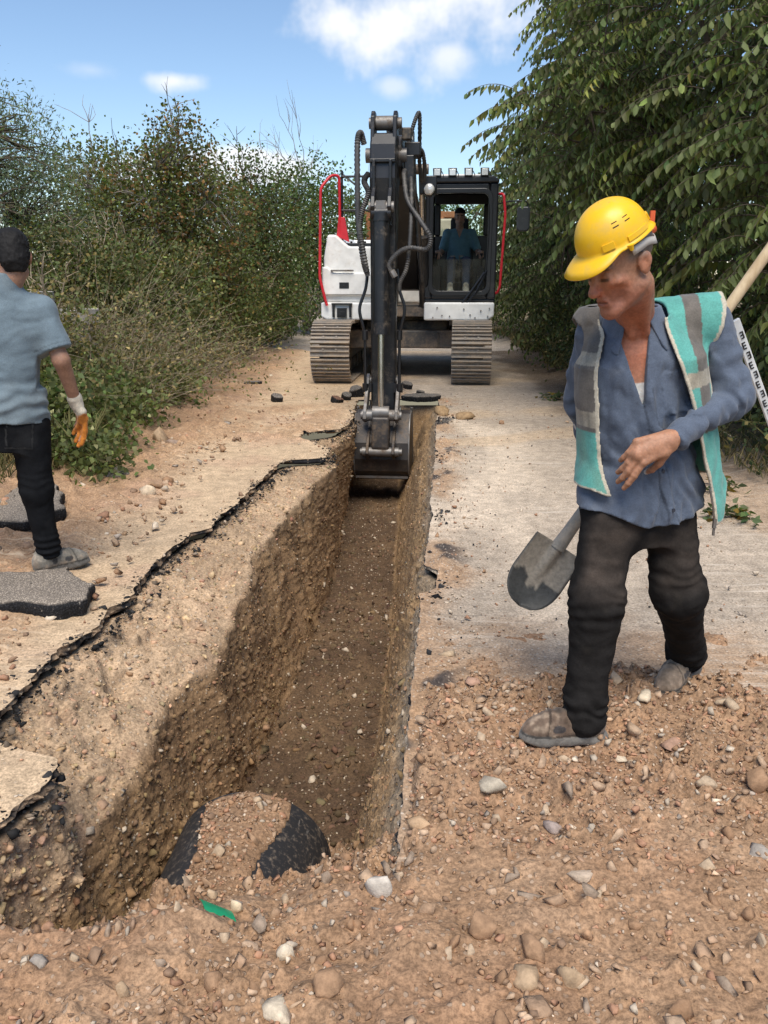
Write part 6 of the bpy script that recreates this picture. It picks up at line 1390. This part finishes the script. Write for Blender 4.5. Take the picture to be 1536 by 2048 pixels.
lo, hi = bbox(*p.values(), hp(PH, 0, 0, .12), m=.10)
skin('body', bp, lo, hi, .007, M_skin, OP, lambda V: head_cols(PH, V, A3(.44, .26, .18), .3, None))
skin('hair', [ell(hp(PH, 0, .022, .062), (.084, .100, .082), PH[1])], PH[0] - .17, PH[0] + .17, .006, M_hair, OP, lambda V: np.tile(A3(.011, .010, .010), (len(V), 1)), disp=lambda P: .006 * fbm(P, 30, 2, 3), post=lambda P, d: np.maximum(d, -(P - PH[0]) @ PH[1][:, 2] + .048 - 1.2 * ((P - PH[0]) @ PH[1][:, 1]).clip(-.01, .1)))
pol = [loft(PF, [(-.02, .185, .14, 0, 0), (.15, .182, .14, 0, .01), (.36, .185, .13, 0, 0), (.46, .165, .10, 0, 0), (.52, .08, .07, 0, 0)], 0, .04), cap(p['sR'], p['sL'], .063, None, .05), cap(p['sR'], p['sR'] + (p['eR'] - p['sR']) * .8, .066, .066, .04), cap(p['sL'], p['sL'] + (p['eL'] - p['sL']) * .8, .066, .066, .04)]
def vneck(P, d): x, y, h = PF.co(P); wd = .05 * np.clip((h - (PF.len - .14)) / .14, -1, 1.3); return np.maximum(d, -np.maximum(np.abs(x) - wd, .02 - y))
lo, hi = bbox(p['sR'], p['sL'], p['eR'], p['eL'], PF.pt(0, 0, -.1), PF.pt(0, .1, .55), m=.14)
skin('polo_shirt', pol, lo, hi, .007, M_cloth, OP, lambda V: np.tile(A3(.125, .225, .25), (len(V), 1)), lambda P: .006 * fbm(P, 8, 2, 91), vneck)
tr_ = [loft(PF, [(-.12, .16, .12, 0, 0), (.06, .17, .13, 0, 0)], 0, .05)]
for s in 'RL': tr_ += [cap(p['hip' + s], p['k' + s], .092, .07, .05), cap(p['k' + s], p['a' + s], .068, .055, .04)]
lo, hi = bbox(p['hipR'], p['hipL'], p['kR'], p['kL'], p['aR'], p['aL'], m=.15)
skin('trousers', tr_, lo, hi, .008, M_denim, OP, lambda V: np.tile(A3(.035, .045, .07), (len(V), 1)), lambda P: .006 * fbm(P, 8, 2, 92))
for s in 'RL':
    a_ = p['a' + s]; hq = a_ + A3(.0, .03, 0); hq[2] = 1.215; shoe('shoe', hq, hq + A3(-.02, -.27, 0), OP, (.2, .19, .17), (.15, .15, .15), a_, .008)

# ------------------------------------------------------------------ pipe, stones, asphalt lumps, staff and other small things
import bmesh
rng = np.random.RandomState(21)
def heap_at(x, y):
    """height of the walkable surface"""
    i = np.clip(np.searchsorted(HX, x) - 1, 0, len(HX) - 2); j = np.clip(np.searchsorted(HY, y) - 1, 0, len(HY) - 2)
    fx = (x - HX[i]) / (HX[i + 1] - HX[i]); fy = (y - HY[j]) / (HY[j + 1] - HY[j])
    z = (HZ[j, i] * (1 - fx) + HZ[j, i + 1] * fx) * (1 - fy) + (HZ[j + 1, i] * (1 - fx) + HZ[j + 1, i + 1] * fx) * fy
    if not (HX[0] < x < HX[-1] and HY[0] < y < HY[-1]): z = -9
    r = 0.0
    if y < TEND and tab(y, LEDGE) < x < tab(y, REDGE): r = -1.0 if x > tab(y, FL) else -.2
    if x < -2.05: r = .14 * float(sstep(x, -2.05, -2.75)) + .03
    return max(float(z), r)
def spot(u, v):
    for Y in np.arange(1.0, 16, .01):
        p = at(u, v, Y)
        if p[2] <= heap_at(p[0], p[1]): return p
    return at(u, v, 10)
# ---- the black pipe
k = NT('black_pipe'); o_ = k.objc(); sc_ = k.noise(45, 5, .7, o_); st1 = k.noise(1.0, 3, .7, o_, (60, 9, 60))
pc = k.mix(k.ramp(sc_, .50, .72, 0, .7), (.024, .024, .026), (.24, .19, .145)); pc = k.mix(k.ramp(st1, .62, .72, 0, .4), pc, (.3, .27, .24))
M_pipe = k.done(pc, .55, k.bump(sc_, .3, .004), spec=.3)
PR = empty('pipe', (PIPE_X, PIPE_Y1, PIPE_ZC)); PR.rotation_euler = (0, 0, -atan2(.075, 1)); tag(PR, 'large black plastic pipe half buried in soil at the bottom of the trench', 'pipe')
def ring(r0, r1, y0, y1, n=72):
    a = np.arange(n) * 2 * pi / n; V = []
    for r, y in ((r0, y0), (r0, y1), (r1, y1), (r1, y0)): V.append(np.stack([r * np.cos(a), np.full(n, y), r * np.sin(a)], 1))
    F = []
    for q in range(4):
        q2 = (q + 1) % 4; i = np.arange(n); F.append(np.stack([q * n + i, q * n + (i + 1) % n, q2 * n + (i + 1) % n, q2 * n + i], 1))
    return np.concatenate(V), np.concatenate(F)
V, F = ring(PIPE_R, PIPE_R - .03, -1.5, -.06); link('pipe_wall', mesh_np('pipe_wall', V, F, None, True), M_pipe, PR).data.set_sharp_from_angle(angle=radians(40))
V, F = ring(PIPE_R + .001, PIPE_R - .031, -.06, 0); link('pipe_rim', mesh_np('pipe_rim', V, F, None, True), M_pipe, PR).data.set_sharp_from_angle(angle=radians(40))
g0 = spot(405, 1815); g1 = spot(475, 1842)
GP = empty('pipe_offcut', tuple(g0)); tag(GP, 'short piece of bright green plastic pipe lying by the black pipe', 'pipe piece')
q = MB(); d_ = unit(g1 - g0); nrm_ = A3(0, 0, 1); sd2 = unit(np.cross(d_, nrm_)); a = np.linspace(.75, 2.3, 14); Vv = []
for rr in (.040, .037):
    for t in np.linspace(0, 1, 8): Vv += [d_ * .10 * t + (sd2 * cos(x) + nrm_ * sin(x)) * rr - nrm_ * .024 + A3(0, 0, 0) * t for x in a]
Ff = []
for s_ in (0, 1):
    for i in range(7):
        for j in range(13): b0 = s_ * 112 + i * 14 + j; Ff.append((b0, b0 + 1, b0 + 15, b0 + 14))
for i in range(7): Ff += [(i * 14, (i + 1) * 14, 112 + (i + 1) * 14, 112 + i * 14), (i * 14 + 13, (i + 1) * 14 + 13, 112 + (i + 1) * 14 + 13, 112 + i * 14 + 13)]
for j in range(13): Ff += [(j, j + 1, 113 + j, 112 + j), (98 + j, 99 + j, 211 + j, 210 + j)]
q.add(Vv, Ff); q.build('pipe_shell', paint('green_plastic', (.015, .30, .14), .45, (.25, .17, .1), .25, 16), GP, smooth=True)

# ---- stones
def rock_proto(seed, npt=15, flat=.75):
    r = np.random.RandomState(seed); P = unit(r.normal(size=(npt, 3))) * r.uniform(.72, 1.08, (npt, 1)) * np.array((1, r.uniform(.6, .95), r.uniform(.45, flat)))
    bm = bmesh.new(); [bm.verts.new(p) for p in P]; h = bmesh.ops.convex_hull(bm, input=bm.verts); bmesh.ops.delete(bm, geom=[v for v in bm.verts if not v.link_faces], context='VERTS'); bmesh.ops.triangulate(bm, faces=bm.faces)
    bm.verts.index_update(); V = np.array([v.co for v in bm.verts]); F = np.array([[v.index for v in f.verts] for f in bm.faces]); bm.free(); return V, F
PROTO = [rock_proto(100 + i, 8 + i % 5) for i in range(14)]
def rand_rot(rng, n):
    q = unit(rng.normal(size=(n, 4))); w_, x, y, z = q.T
    return np.stack([np.stack([1 - 2 * (y * y + z * z), 2 * (x * y - z * w_), 2 * (x * z + y * w_)], -1), np.stack([2 * (x * y + z * w_), 1 - 2 * (x * x + z * z), 2 * (y * z - x * w_)], -1), np.stack([2 * (x * z - y * w_), 2 * (y * z + x * w_), 1 - 2 * (x * x + y * y)], -1)], 1)
def scatter(name, label, P, size, col, rng, mat, parent=None, flat=True):
    VV, FF, CC, off = [], [], [], 0; k = rng.randint(0, len(PROTO), len(P)); R = rand_rot(rng, len(P))
    for i, (V, F) in enumerate(PROTO):
        w_ = np.where(k == i)[0]
        if len(w_) == 0: continue
        v = np.einsum('nij,vj->nvi', R[w_], V) * size[w_][:, None, None]; v[..., 2] *= .8; v = v + P[w_][:, None]
        VV.append(v.reshape(-1, 3)); FF.append((np.arange(len(w_))[:, None, None] * len(V) + F[None]).reshape(-1, 3) + off); CC.append(np.repeat(col[w_], len(V), 0)); off += len(w_) * len(V)
    o = link(name, mesh_np(name, np.concatenate(VV), np.concatenate(FF), np.concatenate(CC)), mat, parent); o['kind'] = 'stuff'
    if parent is None: tag(o, label, 'stones')
    return o
k = NT('stone'); c_ = k.scale(k.col(), k.ramp(k.noise(38, 4, .7), .25, .75, .72, 1.25)); M_stone = k.done(c_, .9, k.bump(k.noise(70, 4, .7), .5, .006), spec=.2)
def stone_cols(rng, n, pale=.06, base=(.36, .235, .15)):
    pal = np.array([base, (.30, .18, .105), (.43, .30, .20), (.38, .21, .13), (.27, .175, .115)]); c = pal[rng.randint(0, len(pal), n)] * np.exp(rng.normal(0, .14, (n, 1))); r = rng.rand(n)
    c[r < pale] = np.array((.52, .43, .33)) * np.exp(rng.normal(0, .15, ((r < pale).sum(), 1))); g = (r > 1 - pale * .35); c[g] = np.array((.33, .275, .225)) * np.exp(rng.normal(0, .15, (g.sum(), 1))); return np.clip(c, .02, .8)
def heap_pts(n, rng, ymax=3.3, bias=1.0):
    y = .95 + (ymax - .95) * rng.rand(n) ** bias; x = rng.uniform(-1.3, 2.2, n); keep = np.abs(x) < y * .62 + .12; x, y = x[keep], y[keep]
    i = np.clip(np.searchsorted(HX, x), 0, len(HX) - 1); j = np.clip(np.searchsorted(HY, y), 0, len(HY) - 1); z = HZ[j, i]
    top = np.where((y < TEND) & (tab(y, LEDGE) < x) & (x < tab(y, REDGE)), -1.0, .0); ok = z > top + .002
    onpipe = (np.abs(x - pipe_x(y)) < PIPE_R) & (y > 2.25) & (z < PIPE_ZC + np.sqrt(np.maximum(PIPE_R ** 2 - (x - pipe_x(y)) ** 2, 0)) + .001); ok &= ~onpipe
    return np.stack([x, y, z], 1)[ok]
P = heap_pts(34000, rng, 3.3, .8); P = P[rng.rand(len(P)) < .25 + .75 * sstep(fbm(P, 1.8, 2, 146), -.3, .3)]; n = len(P); sz = .0035 + .0042 * rng.exponential(1.0, n); sz = np.minimum(sz, .02); P[:, 2] += sz * .25
scatter('gravel', 'small stones and crumbs in the loose soil', P, sz, stone_cols(rng, n), rng, M_stone, soil)
P = heap_pts(1500, rng, 3.1, .75); n = len(P); sz = .014 + .008 * rng.exponential(1.0, n); sz = np.minimum(sz, .042); P[:, 2] += sz * .12
u_ = FPX * P[:, 0] / (P[:, 1] * cos(PITCH) - (P[:, 2] - EYE) * sin(PITCH)) + IW / 2; see = (u_ > -10) & (u_ < IW + 10); P, sz = P[see], sz[see]
order = np.argsort(-sz / P[:, 1]); pick = order[:270]; rest = order[270:]
cols = stone_cols(rng, len(P), .05)
scatter('gravel', '', P[rest], sz[rest], cols[rest], rng, M_stone, soil)
PM = []
for ci, cc in enumerate([(.36, .235, .15), (.43, .30, .20), (.30, .18, .105), (.44, .33, .225), (.30, .225, .165)]):
    for V, F in PROTO[ci::5]: me = mesh_np('stone', V, F, np.tile(np.array(cc), (len(V), 1))); me.materials.append(M_stone); PM.append(me)
for i in pick:
    o = link('stone', PM[rng.randint(len(PM))], None, soil); o.location = P[i]; o.rotation_euler = tuple(rng.uniform(0, 6.28, 3)); o.scale = (sz[i] * 1.1, sz[i], sz[i] * .8)
# crumbs and clods on the trench sides and floor, grit on the road, litter on the left verge
TPn = np.cross(np.gradient(TP, axis=1), np.gradient(TP, axis=0)); TPn = unit(TPn); TPn *= np.where((TPn[..., 2:3] < -.3), -1, 1)
def trench_pts(n, c0, c1, y0, y1, rng):
    a = rng.randint(0, TP.shape[0], n * 3); b = rng.randint(c0, c1, n * 3); Q = TP[a, b]; ok = (Q[:, 1] > y0) & (Q[:, 1] < y1); return Q[ok][:n]
M_clod = M_stone
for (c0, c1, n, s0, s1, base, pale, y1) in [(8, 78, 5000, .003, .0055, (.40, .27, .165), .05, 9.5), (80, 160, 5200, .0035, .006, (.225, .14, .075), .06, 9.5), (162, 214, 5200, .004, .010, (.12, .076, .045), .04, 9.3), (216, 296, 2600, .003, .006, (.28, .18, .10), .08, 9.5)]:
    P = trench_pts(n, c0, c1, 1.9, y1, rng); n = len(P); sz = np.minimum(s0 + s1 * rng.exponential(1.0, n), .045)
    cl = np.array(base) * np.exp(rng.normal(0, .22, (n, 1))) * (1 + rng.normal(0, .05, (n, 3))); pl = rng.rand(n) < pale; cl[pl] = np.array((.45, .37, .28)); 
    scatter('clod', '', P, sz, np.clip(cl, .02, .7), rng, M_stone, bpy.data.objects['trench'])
def road_pts(n, x0, x1, y0, y1, rng, pw=1.6):
    y = y0 + (y1 - y0) * rng.rand(n) ** pw; x = rng.uniform(x0, x1, n); ok = ~((y < TEND) & (x > tab(y, LEDGE) - .02) & (x < tab(y, REDGE) + .02)); return np.stack([x, y, np.zeros(n)], 1)[ok]
P = road_pts(9000, .05, 2.4, 2.4, 11, rng); n = len(P); near_ = sstep(P[:, 0] - tab(P[:, 1], REDGE), .5, .02); keep = rng.rand(n) < .25 + .75 * near_; P = P[keep]; near_ = near_[keep]; n = len(P); sz = .0028 + .003 * rng.exponential(1, n) + .004 * near_ * rng.exponential(1, n)
cl = stone_cols(rng, n, .25, (.36, .27, .19)); tarb = rng.rand(n) < .10; cl[tarb] = (.03, .03, .032); P[:, 2] += sz * .3 + .004
scatter('grit', '', P, np.minimum(sz, .03), cl, rng, M_stone, bpy.data.objects['road.001'])
P = road_pts(260, -2.5, -1.35, 3.5, 9.5, rng, 1.0); n = len(P); sz = .018 + .012 * rng.exponential(1, n); P[:, 2] += .03 + .14 * sstep(P[:, 0], -2.05, -2.75); scatter('clod', '', P, np.minimum(sz, .06), stone_cols(rng, n, .1, (.30, .19, .115)), rng, M_stone, bpy.data.objects['road'])
P = road_pts(20000, -2.6, -.3, 2.2, 12, rng); n = len(P); vg = sstep(P[:, 0] + .25 * fbm(P, 2.0, 3, 9), -1.35, -1.8); bd = sstep(P[:, 1], 7.4, 8.0) * sstep(P[:, 1], 9.9, 9.2); keep = rng.rand(n) < .06 + .9 * np.maximum(vg, bd * .8); P = P[keep]; vg = vg[keep]; n = len(P)
sz = .004 + .006 * rng.exponential(1, n); cl = stone_cols(rng, n, .12, (.33, .215, .13)); P[:, 2] += .02 * vg + .14 * sstep(P[:, 0], -2.05, -2.75) + sz * .3
scatter('clod', '', P, np.minimum(sz, .05), cl, rng, M_stone, bpy.data.objects['road'])
# tar crumbs along the broken slab edges
yy = rng.uniform(2.1, 9.8, 1600); xx = tab(yy, LEDGE) + jag(yy, 3) + rng.normal(.02, .035, 1600); P = np.stack([xx, yy, np.full(1600, .0)], 1); inside = xx > tab(yy, LEDGE) + jag(yy, 3); P[inside, 2] -= .05 + .25 * (P[inside, 0] - (tab(yy, LEDGE) + jag(yy, 3))[inside]); sz = .004 + .006 * rng.exponential(1, 1600)
cl = np.where(rng.rand(1600)[:, None] < .65, np.array((.022, .021, .021)), np.array((.20, .155, .115))) * np.exp(rng.normal(0, .3, (1600, 1))); scatter('tar_crumb', '', P, np.minimum(sz, .028), cl, rng, M_stone, bpy.data.objects['trench'])
yy = rng.uniform(3.2, 9.5, 700); cl0 = fbm(xyz(yy, yy * 0), 1.4, 2, 77); kk = cl0 > .05; yy = yy[kk]; nn = len(yy); xx = tab(yy, REDGE) + np.abs(rng.normal(0, .06, nn)); P = np.stack([xx, yy, np.full(nn, .008)], 1); sz = .004 + .006 * rng.exponential(1, nn)
scatter('tar_crumb', '', P, np.minimum(sz, .03), np.tile(np.array((.022, .022, .024)), (nn, 1)) * np.exp(rng.normal(0, .35, (nn, 1))), rng, M_stone, bpy.data.objects['road.001'])

# ---- single rocks one can point at
def rock(u, v, w_px, label, colr, seed, asp=(1, .8, .7), rot=None, sink=.25, name='rock'):
    p_ = spot(u, v); t = np.linalg.norm(p_ - A3(0, 0, EYE)); r = w_px * .5 * t / FPX
    V, F = rock_proto(seed, 18, .8); bm = bmesh.new(); vs = [bm.verts.new(x) for x in V]; [bm.faces.new([vs[i] for i in f]) for f in F]
    bmesh.ops.subdivide_edges(bm, edges=bm.edges, cuts=1, use_grid_fill=True); bmesh.ops.smooth_vert(bm, verts=bm.verts, factor=.10, use_axis_x=True, use_axis_y=True, use_axis_z=True)
    bm.verts.index_update(); V = np.array([x.co for x in bm.verts]); Fq = [[x.index for x in f.verts] for f in bm.faces]; bm.free()
    V = V / np.abs(V).max(0) * np.asarray(asp) * r; V = V * (1 + .10 * fbm(V / r, 2.2, 2, seed))[:, None]
    e_ = Matrix.Rotation(rot if rot is not None else seed * 1.7, 3, 'Z'); V = V @ np.array(e_).T
    me = mesh_np(name, V, [np.array([f for f in Fq if len(f) == 3]), np.array([f for f in Fq if len(f) == 4])], np.tile(np.array(colr), (len(V), 1)) * (1 + .18 * fbm(V / r, 1.8, 2, seed + 3))[:, None])
    o = link(name, me, M_stone); o.location = p_ + A3(0, 0, r * asp[2] * (1 - 2 * sink)); tag(o, label, 'rock'); return o
TAN, PAL, BRN, GRY, RED_ = (.40, .28, .175), (.60, .50, .37), (.32, .195, .115), (.34, .295, .25), (.38, .235, .165)
for a in [(553, 2030, 66, 'pale cream stone at the bottom edge of the picture', PAL, 1, (1, .8, .6)), (757, 1795, 62, 'whitish grey pointed rock at the right corner of the trench end', (.52, .46, .39), 2, (.8, .7, 1.0)), (474, 1822, 36, 'upright beige stone beside the green pipe piece', (.56, .45, .31), 3, (.7, .6, 1.0)),
          (985, 1585, 56, 'grey-tan angular rock on the soil left of the front shoe', (.40, .34, .26), 4, (1, .8, .8)), (840, 1655, 60, 'flat orange-tan stone at the right lip of the trench', (.45, .30, .18), 5, (1, .7, .5)), (965, 1862, 62, 'rounded brown rock in the middle foreground', BRN, 6, (.9, .8, .8)),
          (1066, 1905, 66, 'reddish brown lump right of the rounded brown rock', BRN, 7, (1, .7, .6)), (1052, 1962, 66, 'tan rectangular rock near the bottom edge', TAN, 8, (1, .8, .55)), (1140, 1970, 62, 'tan triangular slab standing near the bottom edge', TAN, 9, (.9, .5, 1.0)),
          (656, 1975, 68, 'broad flat brown stone right of the pale cream stone', BRN, 10, (1, .8, .7)), (573, 1912, 38, 'small cream stone above the pale cream stone', PAL, 11, (1, .8, .8)), (427, 1972, 44, 'brown blocky stone in the lower left foreground', BRN, 12, (.9, .8, .9)),
          (248, 1995, 42, 'long narrow tan stone in the lower left foreground', TAN, 13, (.55, .5, 1.1)), (193, 1920, 40, 'dark-sided brown stone on the left crest of the soil', (.26, .17, .11), 14, (1, .8, .8)), (73, 1932, 38, 'bluish grey flat stone at the left edge of the soil', GRY, 15, (1, .8, .5)),
          (1105, 1662, 36, 'purple-grey stone in the soil below the front shoe', (.33, .26, .225), 16, (1, .8, .7)), (1516, 1578, 54, 'brown rock cut by the right edge of the picture', BRN, 17, (1, .9, .9)), (1512, 1708, 54, 'grey slate-like slab at the right edge', GRY, 18, (1, .7, .4)),
          (1287, 1397, 36, 'cream stone beside the rear shoe', (.56, .46, .33), 19, (1, .8, .6)), (1238, 1524, 28, 'small cream stone right of the front shoe', PAL, 20, (1, .7, .6)), (1345, 1492, 56, 'flat pinkish slab behind the front shoe', RED_, 21, (1, .8, .3)), (1162, 1755, 56, 'pale flat stone half buried right of the middle foreground', (.45, .35, .26), 22, (1, .7, .4)),
          (322, 890, 48, 'tan angular rock at the edge of the brambles', TAN, 23, (.9, .7, 1.0)), (300, 993, 42, 'pale round stone on the dusty road near the man', (.52, .41, .29), 24, (1, .9, .8)), (337, 968, 24, 'small brown stone on the dusty road beyond the pale one', BRN, 25, (1, .9, .9)), (345, 893, 34, 'grey-brown stone beside the tan rock at the brambles', (.30, .22, .17), 26, (1, .8, .6)),
          (1003, 848, 14, 'small brown stone on the road right of the bucket', BRN, 27, (1, .9, .8)), (930, 838, 40, 'brown clod on the right edge of the trench by the bucket', (.30, .20, .11), 28, (1, .8, .5)), (885, 830, 40, 'brown clod nearest the bucket on the right side', (.30, .20, .11), 29, (1, .8, .6)), (895, 1312, 34, 'flat tan stone on the right lip of the trench', (.46, .34, .22), 30, (1, .8, .5)), (945, 1365, 36, 'flat reddish stone beyond the flat tan one on the right lip', RED_, 31, (1, .8, .4)), (540, 755, 14, 'white stone on the road left of the excavator track', PAL, 32, (1, .8, .7))]:
    rock(*a)
# ---- lumps of broken asphalt
k = NT('broken_asphalt'); v_ = k.voro(110); n_ = k.noise(60, 4, .7); cc_ = k.mix(k.ramp(v_, .25, .5), k.scale(k.col(), 1.35), k.scale(k.col(), .55)); cc_ = k.mix(k.ramp(n_, .6, .72, 0, .6), cc_, (.40, .35, .29)); M_asph = k.done(cc_, .85, k.bump(v_, .6, .006), spec=.3)
def slab(outline, thick, p0, label, tilt=(0, 0, 0), top=(.30, .25, .20), side_c=(.018, .018, .02), seed=1, name='asphalt_lump'):
    O = np.asarray(outline, float); m_ = 64; per = np.vstack([O, O[:1]]); L_ = np.concatenate([[0], np.cumsum(np.linalg.norm(np.diff(per, axis=0), axis=1))]); s_ = np.linspace(0, L_[-1], m_, endpoint=False); R_ = np.stack([np.interp(s_, L_, per[:, i]) for i in (0, 1)], 1)
    c = R_.mean(0); sc = np.abs(R_ - c).max(); R_ = R_ + .12 * sc * np.stack([fbm(xyz(R_[:, 0], R_[:, 1]) / sc, 5, 3, seed), fbm(xyz(R_[:, 0], R_[:, 1]) / sc, 5, 3, seed + 5)], 1)
    rings = []; col = []
    for f, z, cc in ((0.02, thick, top), (.35, thick, top), (.65, thick, top), (.86, thick, top), (.97, thick * .97, top), (1.0, thick * .86, side_c), (1.01, thick * .6, side_c), (.99, thick * .3, side_c), (.97, .05 * thick, side_c), (.85, 0, side_c), (.3, 0, side_c)):
        Q = c + (R_ - c) * f; nz_ = fbm(xyz(Q[:, 0], Q[:, 1], np.full(m_, z)) / sc, 4, 3, seed + 2); Q = Q + (R_ - c) / sc * (nz_ * .05 * sc)[:, None] * (f > .9); rings.append(xyz(Q[:, 0] - c[0], Q[:, 1] - c[1], z + nz_ * thick * (.14 if f < .97 else .05))); col.append(np.tile(np.array(cc), (m_, 1)) * (1 + .3 * nz_)[:, None])
    V = np.concatenate(rings); nr = len(rings); F = grid_faces(nr, m_); w_ = np.stack([np.arange(nr - 1) * m_ + m_ - 1, np.arange(nr - 1) * m_, (np.arange(nr - 1) + 1) * m_, (np.arange(nr - 1) + 1) * m_ + m_ - 1], 1); F = np.concatenate([F, w_])[:, ::-1]
    o = link(name, mesh_np(name, V, F, np.clip(np.concatenate(col), .01, .9), True), M_asph); o.data.set_sharp_from_angle(angle=radians(50)); o.location = (p0[0] + 0, p0[1], p0[2]); o.rotation_euler = tilt; tag(o, label, 'asphalt'); return o
def gpt(u, v): p_ = at(u, v, 5); d = (p_ - A3(0, 0, EYE)); return (A3(0, 0, EYE) + d * (EYE / -d[2]))[:2]
ol = [gpt(u, v) for u, v in ((-60, 1238), (40, 1236), (75, 1243), (150, 1230), (166, 1200), (128, 1178), (118, 1158), (30, 1172), (-60, 1168))]; cc = np.mean(ol, 0)
slab(ol, .085, (cc[0], cc[1], .0), 'thick slab of broken asphalt at the foot of the man on the left', (radians(-1), 0, 0), seed=3)
ol = [gpt(u, v) for u, v in ((-50, 1075), (40, 1082), (118, 1050), (110, 1000), (30, 985), (-50, 990))]; cc = np.mean(ol, 0); slab(ol, .09, (cc[0], cc[1], .03), 'rubbly asphalt slab behind the legs of the man on the left', (0, 0, 0), seed=5)
def poly(r, n, seed, asp=1.0): q_ = np.random.RandomState(seed); a = np.sort(q_.uniform(0, 2 * pi, n)); a = np.arange(n) * 2 * pi / n + q_.uniform(-.3, .3, n); return np.stack([r * np.cos(a) * q_.uniform(.75, 1.1, n), asp * r * np.sin(a) * q_.uniform(.75, 1.1, n)], 1)
for (u, v, w_, asp, th, tilt, lab, sd_) in [(236, 962, 66, .8, .05, (radians(52), radians(8), .3), 'grey asphalt lump tilted on edge at the brambles', 11), (506, 772, 38, .6, .07, (0, 0, .1), 'flat asphalt lump on a little post of earth at the left verge', 12), (553, 803, 26, .8, .09, (.3, .2, 0), 'dark asphalt lump on the brown soil left of the trench', 13), (672, 806, 24, .8, .08, (.2, .3, 0), 'reddish dark lump left of the arm', 14), (692, 800, 22, .9, .10, (.5, .2, 0), 'small black lump left of the bucket link', 15), (716, 793, 30, .8, .14, (.4, -.3, 0), 'black asphalt lump against the left side of the arm', 16), (812, 778, 26, .8, .10, (.3, .2, 0), 'black asphalt lump right of the arm', 17), (843, 800, 78, .45, .07, (.12, 0, 0), 'long black-edged asphalt slab at the far end of the trench', 18), (840, 790, 20, .8, .06, (.1, .2, 0), 'small dark lump beyond the far asphalt slab', 19)]:
    p_ = spot(u, v); r = w_ * .5 * np.linalg.norm(p_ - A3(0, 0, EYE)) / FPX
    slab(poly(r, 8, sd_, asp), th, (p_[0], p_[1], max(p_[2], 0) - .005), lab, tilt, (.20, .175, .15) if sd_ != 14 else (.22, .12, .08), seed=sd_)
# ---- concrete manhole ring on the bank
k = NT('old_concrete'); n_ = k.noise(7, 5, .65, k.objc()); M_conc = k.done(k.mix(k.ramp(n_, .3, .7), (.24, .225, .20), (.50, .47, .42)), .9, k.bump(k.noise(40, 4, .7, k.objc()), .4, .01), spec=.2)
CR = empty('manhole_ring', (-3.72, 8.7, .5)); tag(CR, 'weathered concrete manhole ring on the bank behind the man', 'manhole')
for nm, z0, z1, ro in (('shaft', 0, .68, .36), ('top_ring', .68, .83, .42)):
    a = np.arange(48) * 2 * pi / 48; V = np.concatenate([np.stack([r * np.cos(a), r * np.sin(a), np.full(48, z)], 1) for r, z in ((ro, z0), (ro, z1), (ro - .1, z1), (ro - .1, z0))]); F = np.concatenate([np.stack([q * 48 + np.arange(48), q * 48 + (np.arange(48) + 1) % 48, ((q + 1) % 4) * 48 + (np.arange(48) + 1) % 48, ((q + 1) % 4) * 48 + np.arange(48)], 1) for q in range(4)])
    V = V * (1 + .012 * fbm(V, 7, 2, 5))[:, None]; oo = link(nm, mesh_np(nm, V, F, None, True), M_conc, CR); oo.data.set_sharp_from_angle(angle=radians(40))
CR2 = empty('manhole_ring', (-3.45, 9.5, .30)); tag(CR2, 'grey concrete ring half hidden in dry brush right of the manhole ring', 'manhole')
for ch in list(CR.children): cpy = ch.copy(); C.objects.link(cpy); cpy.parent = CR2; cpy.scale = (.8, .8, 1.0)
# ---- surveying staff behind the worker
b0 = at(1694, 1268, 3.4); b1 = at(1470, 640, 3.07); SF = empty('levelling_staff', tuple(b0)); tag(SF, 'white levelling staff with black marks leaning behind the worker at the right edge', 'measuring staff')
ax = unit(b1 - b0); Ls = np.linalg.norm(b1 - b0); lt = unit(np.cross(ax, A3(0, -1, 0))); nn = unit(np.cross(lt, ax)); nn = nn if nn[1] < 0 else -nn; Rm = np.stack([lt, nn, ax], 1)
q = MB(); q.box(ax * Ls / 2, (.030, .014, Ls), Rm); q.build('staff_board', paint('staff_white', (.75, .75, .73), .5, (.4, .35, .3), .25, 6), SF, .002)
mk = paint('staff_black', (.02, .02, .022), .6, (.2, .2, .2), .1)
t = .05; i = 0
while t < Ls - .06:
    sgn = 1 if i % 2 else -1
    q = MB(); q.box(ax * t + nn * .0082 + lt * sgn * .007, (.004, .0016, .028), Rm)
    for e in (-.012, 0, .012): q.box(ax * (t + e) + nn * .0088 + lt * sgn * .0005, (.009, .0016, .0045), Rm)
    q.build('graduation', mk, SF); t += .042; i += 1
# ---- cut leafy twigs lying on the right side of the road
for (u, v, lab, sd_) in [(1120, 800, 'cut leafy twig on the road left of the worker', 1), (1490, 1040, 'cut green branch on the road at the right edge', 2), (1440, 985, 'dry twigs and leaves on the verge behind the vest', 3)]:
    p_ = spot(u, v); r_ = np.random.RandomState(sd_); root = empty('cut_twig', tuple(p_)); tag(root, lab, 'twig', 'cut twigs on the road'); st = TB(); ps = []
    for i in range(5):
        e = A3(r_.uniform(-.35, .35), r_.uniform(-.2, .2), r_.uniform(.01, .08)); pth = spline([A3(0, 0, .01), e * .5 + A3(0, 0, .04), e], 7); st.tube(pth, np.linspace(.005, .002, 7), 4); ps.append(pth[2:])
    st.build('stem', M_twig, root); Q = np.concatenate(ps); Q = np.repeat(Q, 3, 0) + r_.normal(0, .02, (len(Q) * 3, 3)); Q[:, 2] = np.abs(Q[:, 2]) + .005; n = len(Q)
    v_, f_, c_ = leaves(Q, r_.normal(size=(n, 3)) * (1, 1, .3), r_.normal(size=(n, 3)), .06, .035, tint(r_, n, (.10, .13, .055), .3, .2), detail=2); link('foliage', mesh_np('foliage', v_, f_, c_), M_leaf, root)['kind'] = 'stuff'
